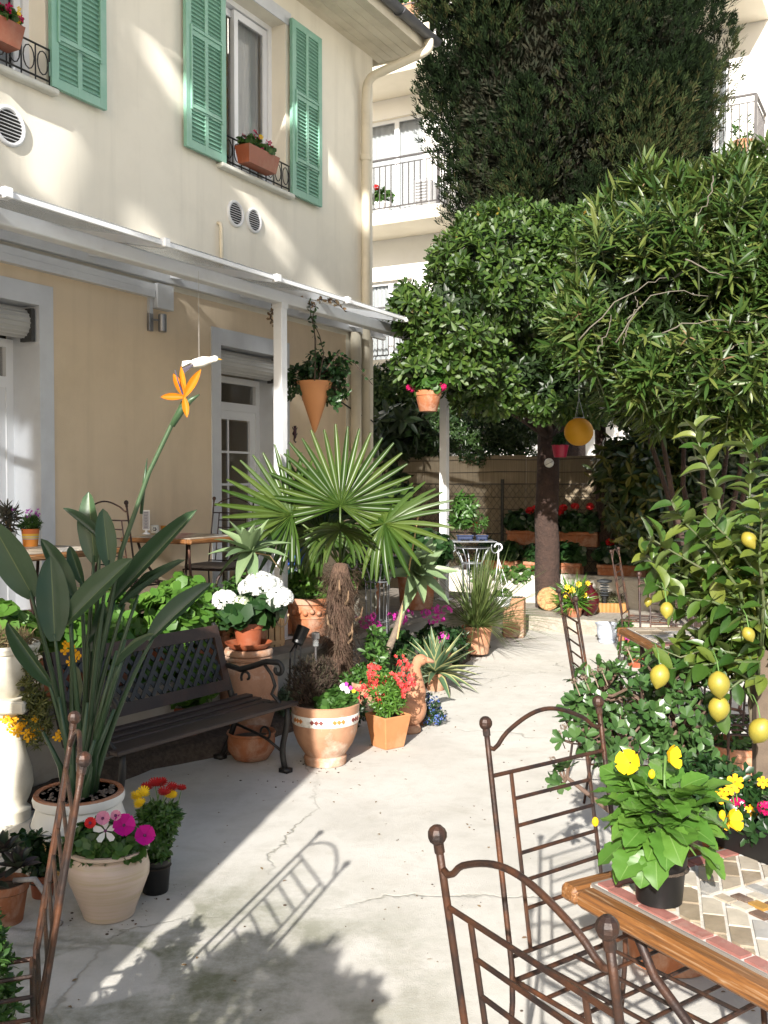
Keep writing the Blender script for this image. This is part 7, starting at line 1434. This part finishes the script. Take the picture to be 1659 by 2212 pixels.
# cone pot
c = atY(680, 935, 8.35); ct = thing('cone_wall_pot', 'terracotta cone pot with trailing leafy plant hanging from the pergola', 'potted plant', c); kz = 8.35/FPX; h_ = 110*kz; q = MB(); q.lathe([(.004,0),(.02,.03),(.148,h_*.97),(.152,h_),(.140,h_),(.125,h_-.04),(0,h_-.05)], 32); q.build('cone', simple('smooth_terracotta', (.52,.235,.095), .75, (.47,.20,.08), 4, dirt=(.42,.2,.1,.4), dscale=4), ct, ang=50)
C, A = bush(ct, [(0,0,h_+.10,.12,.10,.14),(.17,0,h_-.03,.11,.09,.20),(-.15,0,h_-.02,.09,.08,.17),(.20,.0,h_+.14,.10,.07,.10),(.05,0,h_+.02,.17,.1,.06)], 190, G_DARK, OV, .050, .030, 6, (45,105)); stems(ct, (0,0,h_-.03), C[:110], .003, BARK)
TV = [[(690,820),(700,770),(690,720),(672,690),(670,650)], [(680,820),(678,740),(675,690),(680,655)], [(705,800),(735,760),(770,790),(805,835)], [(690,650),(720,650),(745,665)], [(680,660),(650,650),(622,650)], [(598,655),(585,690),(600,705)]]
for V_ in TV:
    P = np.array([rel(x, y, 8.0 - .25*(y < 700), c) for x, y in V_]) + RNG.normal(size=(len(V_),3))*.01; q = MB(); q.tube(P, np.linspace(.005,.0025,len(P)), 5); q.build('vine', BARK, ct)
    k = 26; f = rnd(k)*(len(P)-1); i0 = np.minimum(f.astype(int), len(P)-2); pp = P[i0] + (P[i0+1]-P[i0])*(f-i0)[:,None]; foliage('vine_leaves', ct, G_DARK if V_[0][1] > 700 else L_DRY, OV, pp, rdir(k)+np.array([0,-.2,.2]), rdir(k), .04, .022)
hang(ct, (0,.0,2.98-c[2]), 'wire', .002, IRON, (0,0,h_))
# bird on a thread, gecko
c = atY(430, 785, 6.5); bd = thing('hanging_bird', 'white bird ornament with dark tail feathers hanging on a thread', 'ornament', c, R(-8)); k_ = 6.5/FPX; PL = simple('white_plumage', (.78,.76,.72), .8, (.62,.58,.52), 20); q = MB()
q.tube([(-.075,0,-.02),(-.03,0,.0),(.03,0,.012),(.075,0,.02),(.10,0,.026)], [.010,.030,.034,.022,.020], 12); q.ball((.105,0,.027), .024, 12, 8, (1.1,.9,.9)); q.build('body', PL, bd, smooth=True)
q = MB(); q.tube([(.125,0,.027),(.155,0,.022)], [.006,.001], 6); q.build('beak', F_GOLD, bd); q = MB(); q.ball((.115,-.021,.032), .003, 6, 4); q.build('eye', DARK, bd)
FE = blade_mesh('feather', [PL], 5, lambda s: .7+.3*math.sin(3*s), .2, .15, base=.5); FED = blade_mesh('feather', [simple('dark_feather', (.06,.05,.07), .8)], 5, lambda s: .7+.3*math.sin(3*s), .2, .15, base=.5)
for i in range(7): link('feather', FE, None, bd, mat_place((-.0-.008*i, -.028, .012), (-1,-.15,-.05-.09*i), (0,-1,.3), .10-.006*i, .013))
for i in range(4): link('feather', FED, None, bd, mat_place((-.03, -.026, -.008), (-.8,-.1,-.35-.12*i), (0,-1,.1), .085, .012))
hang(bd, (0,.0,3.0-c[2]), 'thread', .0012, None, (0,0,.03))
tt, zz_ = onwall(635, 935); gk = thing('gecko_ornament', 'small dark metal gecko fixed to the beige wall', 'ornament', hl(tt, .012, zz_), HROT); DM_ = simple('dark_bronze', (.06,.03,.04), .5, metal=.5); q = MB(); q.tube([(0,0,.07),(.01,0,.04),(-.005,0,0),(.005,0,-.04),(-.015,0,-.075),(.01,0,-.10),(.03,0,-.09)], [.016,.012,.02,.014,.008,.006,.003], 8); q.build('body', DM_, gk, smooth=True)
for sg in (-1,1):
    for z in (.03,-.03): q = MB(); q.tube([(0,0,z),(sg*.035,0,z+.01),(sg*.045,0,z+.03)], [.006,.005,.003], 5); q.build('leg', DM_, gk)
# flower boxes on the upper window sills
def sillbox(t, z, w, label, off=.11):
    b = hl(t, off, z+.02); r = thing('window_box', label, 'planter', b, HROT); q = MB(); V = []
    for (a, d_, zz) in ((w*.44,.062,0),(w*.5,.085,.16),(w*.47,.07,.16),(w*.45,.06,.13)): V += [(-a,-d_,zz),(a,-d_,zz),(a,d_,zz),(-a,d_,zz)]
    F = [(3,2,1,0),(12,13,14,15)] + [(4*i+j, 4*i+(j+1)%4, 4*i+4+(j+1)%4, 4*i+4+j) for i in range(3) for j in range(4)]; q.add(V, F); q.build('box', TERRA_PL, r)
    C, A = bush(r, [(-w*.25,0,.20,w*.26,.09,.06),(w*.25,0,.19,w*.26,.09,.06)], 100, G_MID, RND, .04, .034, 5, (50,100)); nf = 13; fp = np.array([(RNG.uniform(-w*.48,w*.48), RNG.uniform(-.1,.02), .20+.07*RNG.random()) for _ in range(nf)])
    flowers(r, np.repeat(fp[:8],3,0)+RNG.normal(size=(24,3))*.012, RNG.normal(size=(24,3))*.3+np.array([0,-1,.4]), petal('cyclamen_petal', [(.42,.008,.07),(.5,.01,.10)]), .026, None, 'cyclamen'); flowers(r, np.repeat(fp[8:],2,0)+RNG.normal(size=(10,3))*.012, RNG.normal(size=(10,3))*.3+np.array([0,-1,.4]), F_YEL, .02, None, 'pansies'); stems(r, (0,0,.12), fp, .002)
t_, z_ = onwall(553, 393, .11); sillbox(t_, 4.60, .50, 'terracotta window box of red cyclamen and yellow pansies between open shutters', .13)
t_, z_ = onwall(5, 130, .13); sillbox(t_-.12, 4.62, .50, 'terracotta window box of red cyclamen at the window above the vent', .13)
# wire plant stands with bonsai
def stand(name, label, b, w=.36, h=.94, rz=0.):
    r = thing(name, label, 'plant stand', b, rz); q = MB(); q.bbox(-w/2,w/2,-.14,.14,h-.012,h,.003); q.build('top', GALV, r)
    for z, rr in ((h-.07,.15),(h-.22,.085),(h-.55,.075),(.04,.13)): q = MB(); q.tube([(rr*1.2*math.cos(a), rr*math.sin(a), z) for a in np.linspace(0,6.283,25)], .006, 6, cap=False); q.build('hoop', GALV, r)
    for i in range(8):
        a = i*math.pi/4+.2; c_, s_ = math.cos(a), math.sin(a); q = MB(); q.tube([(.18*c_,.15*s_,h-.07),(.13*c_,.11*s_,h-.15),(.10*c_,.085*s_,h-.22),(.09*c_,.075*s_,h-.5),(.10*c_,.085*s_,.25),(.156*c_,.13*s_,0)], .006, 6); q.build('wire_leg', GALV, r, smooth=True)
    for sg in (-1,1):
        th = np.linspace(math.pi*.5, -math.pi*1.2, 15); q = MB(); q.tube([(sg*(w/2+.03*math.cos(t)*1.2), -.12, h-.06+.055*math.sin(t)) for t in th], .006, 6); q.build('scroll', GALV, r, smooth=True)
    return r
S1 = ybase(815, 8.15, .05); stand('wire_plant_stand', 'grey wire plant stand carrying a blue bonsai dish behind the palm', S1, .40, 1.04-.05)
S2 = ybase(1020, 9.65, .05); stand('wire_plant_stand', 'grey wire plant stand carrying two small bonsai near the fence', S2, .42, 1.07-.05)
DISH = simple('dark_blue_glaze', (.02,.03,.07), .25, (.03,.045,.10), 6)
def bonsai(label, b, w, d_, h, ch_, leaf, k, Lf, T=OV):
    r = thing('bonsai', label, 'bonsai', b); q = MB(); q.bbox(-w/2,w/2,-d_/2,d_/2,.008,h,.012); q.bbox(-w/2-.008,w/2+.008,-d_/2-.008,d_/2+.008,h-.015,h,.005); q.build('dish', DISH, r)
    for sx in (-1,1): q = MB(); q.box(sx*w*.38-.015, sx*w*.38+.015, -d_*.4, d_*.4, 0, .01); q.build('foot', DISH, r)
    q = MB(); q.box(-w/2+.012,w/2-.012,-d_/2+.012,d_/2-.012,h,h+.008); q.build('soil', SOIL, r); q = MB(); q.tube([(0,0,h),(.02,0,h+ch_*.3),(-.01,.01,h+ch_*.6),(.0,0,h+ch_)], [.014,.010,.007,.003], 7); q.build('trunk', BARK, r, smooth=True)
    C, A = bush(r, [(0,0,h+ch_*.65,ch_*.30,ch_*.26,ch_*.36),(-.03,0,h+ch_*.35,ch_*.26,ch_*.2,ch_*.16)], k, leaf, T, Lf, Lf*.4, 5, (40,95)); stems(r, (0,0,h+ch_*.4), C[:40], .002, BARK); return r
bonsai('small bonsai in a blue oval dish on the wire stand behind the palm', S1 + np.array([-.04,0,1.04-.05]), .22, .14, .06, .16, G_DARK, 50, .03)
bonsai('leafy maple bonsai in a dark dish on the far wire stand', S2 + np.array([-.07,0,1.07-.05]), .15, .11, .055, .40, G_MID, 150, .06, LNG)
bonsai('tiny round leaved bonsai beside the maple bonsai', S2 + np.array([.09,-.02,1.07-.05]), .11, .09, .055, .20, G_MID, 60, .03)
# geraniums behind the stands, white hook pot
b = ybase(900, 9.3, TER); gera('red_geranium_tub', 'big geranium with orange red blooms in a terracotta tub behind the wire stand', b, std_prof(.19,.15,.34,.05), TERRA, [(-.05,0,.52,.26,.2,.17),(.12,0,.56,.22,.2,.17)], [rel(x,y,9.1,b) for x, y in ((868,1143),(858,1170),(848,1168),(872,1150))], F_ORR, 230, G_DARK, .07, fr=.045, nf=34)
b = ybase(795, 8.9, TER); gera('pink_geranium_pot', 'terracotta pot of pale green geranium between palm and wire stand', b, std_prof(.12,.09,.30,.04), TERRA, [(0,0,.42,.18,.16,.12)], [rel(810,1180,8.75,b)], F_ORR, 120, G_BRIGHT, .045)
c = atY(1085, 1310, 9.45); s = potted('white_hanging_pot', 'white plastic pot with hook hanger beside the arching grass', c, [(.06,0),(.065,.003),(.09,.09),(.092,.10),(.085,.10),(.078,.08)], WHITE); bush(s, [(0,0,.12,.09,.08,.05)], 60, G_BRIGHT, OV, .03, .015, 5); tp_ = (-.04,0,rel(1072,1205,9.45,c)[2])
for sx, sy in ((-.085,0),(.085,0),(0,-.085)): q = MB(); q.tube([(sx,sy,.095), tp_], .004, 5); q.build('hanger_arm', WHITE, s)
q = MB(); th = np.linspace(-math.pi*.5, math.pi*1.0, 12); q.tube([tp_, (tp_[0],0,tp_[2]+.06)] + [(tp_[0]+.035*math.cos(t)-.0, 0, tp_[2]+.10+.035*math.sin(t)) for t in th], .008, 6); q.build('hook', WHITE, s, smooth=True)
# fallen leaves and grit on the slab
q = MB(); k = 260
P = np.stack([RNG.uniform(-1.3, 1.6, k), RNG.uniform(2.6, 9, k), np.full(k, .003)], 1); me = leaves_mesh('fallen_leaves', T_oval(.3,.2), P, np.stack([RNG.normal(size=k), RNG.normal(size=k), np.zeros(k)],1)+1e-3, np.array([[0,0,1.]]*k)+RNG.normal(size=(k,3))*.15, .008+.018*rnd(k)**2, .005+.008*rnd(k)); o = link('fallen_leaves', me, L_DRY); tag(o, 'small dry leaves and grit scattered over the concrete', 'leaf litter', kind='stuff')
# soil and grit that has spilled round the pots
P = []
for (x, y, r_, m_) in ((PB[0], PB[1], .16, 60), (CB[0], CB[1], .10, 30), (MBASE[0], MBASE[1], .17, 70), (QB[0], QB[1], .14, 40), (VB[0], VB[1], .12, 40), (GO[0], GO[1], .14, 30), (SB[0], SB[1], .2, 60), (bR[0], bR[1], .25, 30), (.1, 3.2, .9, 50), (.5, 5.0, .8, 36), (.9, 7.5, .8, 30)):
    m_ = int(m_ * .6)
    a = rnd(m_)*6.283; rr = r_*(.75 + .55*rnd(m_)**2) if r_ < .3 else r_*np.sqrt(rnd(m_)); P.append(np.stack([x + rr*np.cos(a), y + rr*np.sin(a), np.full(m_, .003)], 1))
P = np.concatenate(P); k = len(P); sz = .002 + .006*rnd(k)**3; q = MB()
for c, s_ in zip(P, sz): q.ball(c, s_, 5, 3, (1, .8, .45))
o = q.build('spilled_soil', SOIL); tag(o, 'crumbs of soil and grit spilled on the concrete around the pots', 'soil crumbs', kind='stuff')
# pots on the far balconies
for (x, y, off, lab, flm) in ((826, 430, .55, 'red geranium in a pot on the left balcony', F_RED), (1605, 335, .6, 'striped pot with a straggly plant on the right balcony', None)):
    lx, lz = bpx(x, y, off); b = bworld(lx, -off, FL[1]+.25); s = potted('balcony_pot', lab, b, std_prof(.17,.12,.34 if flm else .42,.05), TERRA_PALE if flm is None else WHITE); bush(s, [(0,0,.45 if flm else .6,.2,.18,.14 if flm else .28)], 60 if flm else 35, G_MID, RND if flm else LNG, .08, .06 if flm else .03, 5)
    if flm: heads(s, [(-.12,-.1,.62)], .05, 20, flm, .03); stems(s, (0,0,.3), [(-.12,-.1,.62)], .006)
lx, lz = bpx(856, 25, 1.0); b = bworld(lx, -.95, FL[2]+.25+.78); s = thing('balcony_planter', 'striped orange balcony planter with pink flowers high on the apartment block', 'planter', b, BROT); q = MB(); q.bbox(-.4,.4,-.12,.12,0,.26,.01); q.build('box', TERRA_PALE, s); bush(s, [(-.2,0,.34,.25,.14,.12),(.2,0,.34,.25,.14,.12)], 60, G_MID, RND, .08, .07, 5); heads(s, [(-.2,-.1,.45),(.1,-.12,.43),(.3,-.1,.47)], .08, 26, F_PINK, .04)
for sx in (-.3, .3): q = MB(); q.tube([(sx,.0,-.02),(sx,-.0,-.0)], .01, 5); q.bar((sx, 0, -.005), (sx, .15, -.005), .02, .01); q.build('bracket', IRON, s)
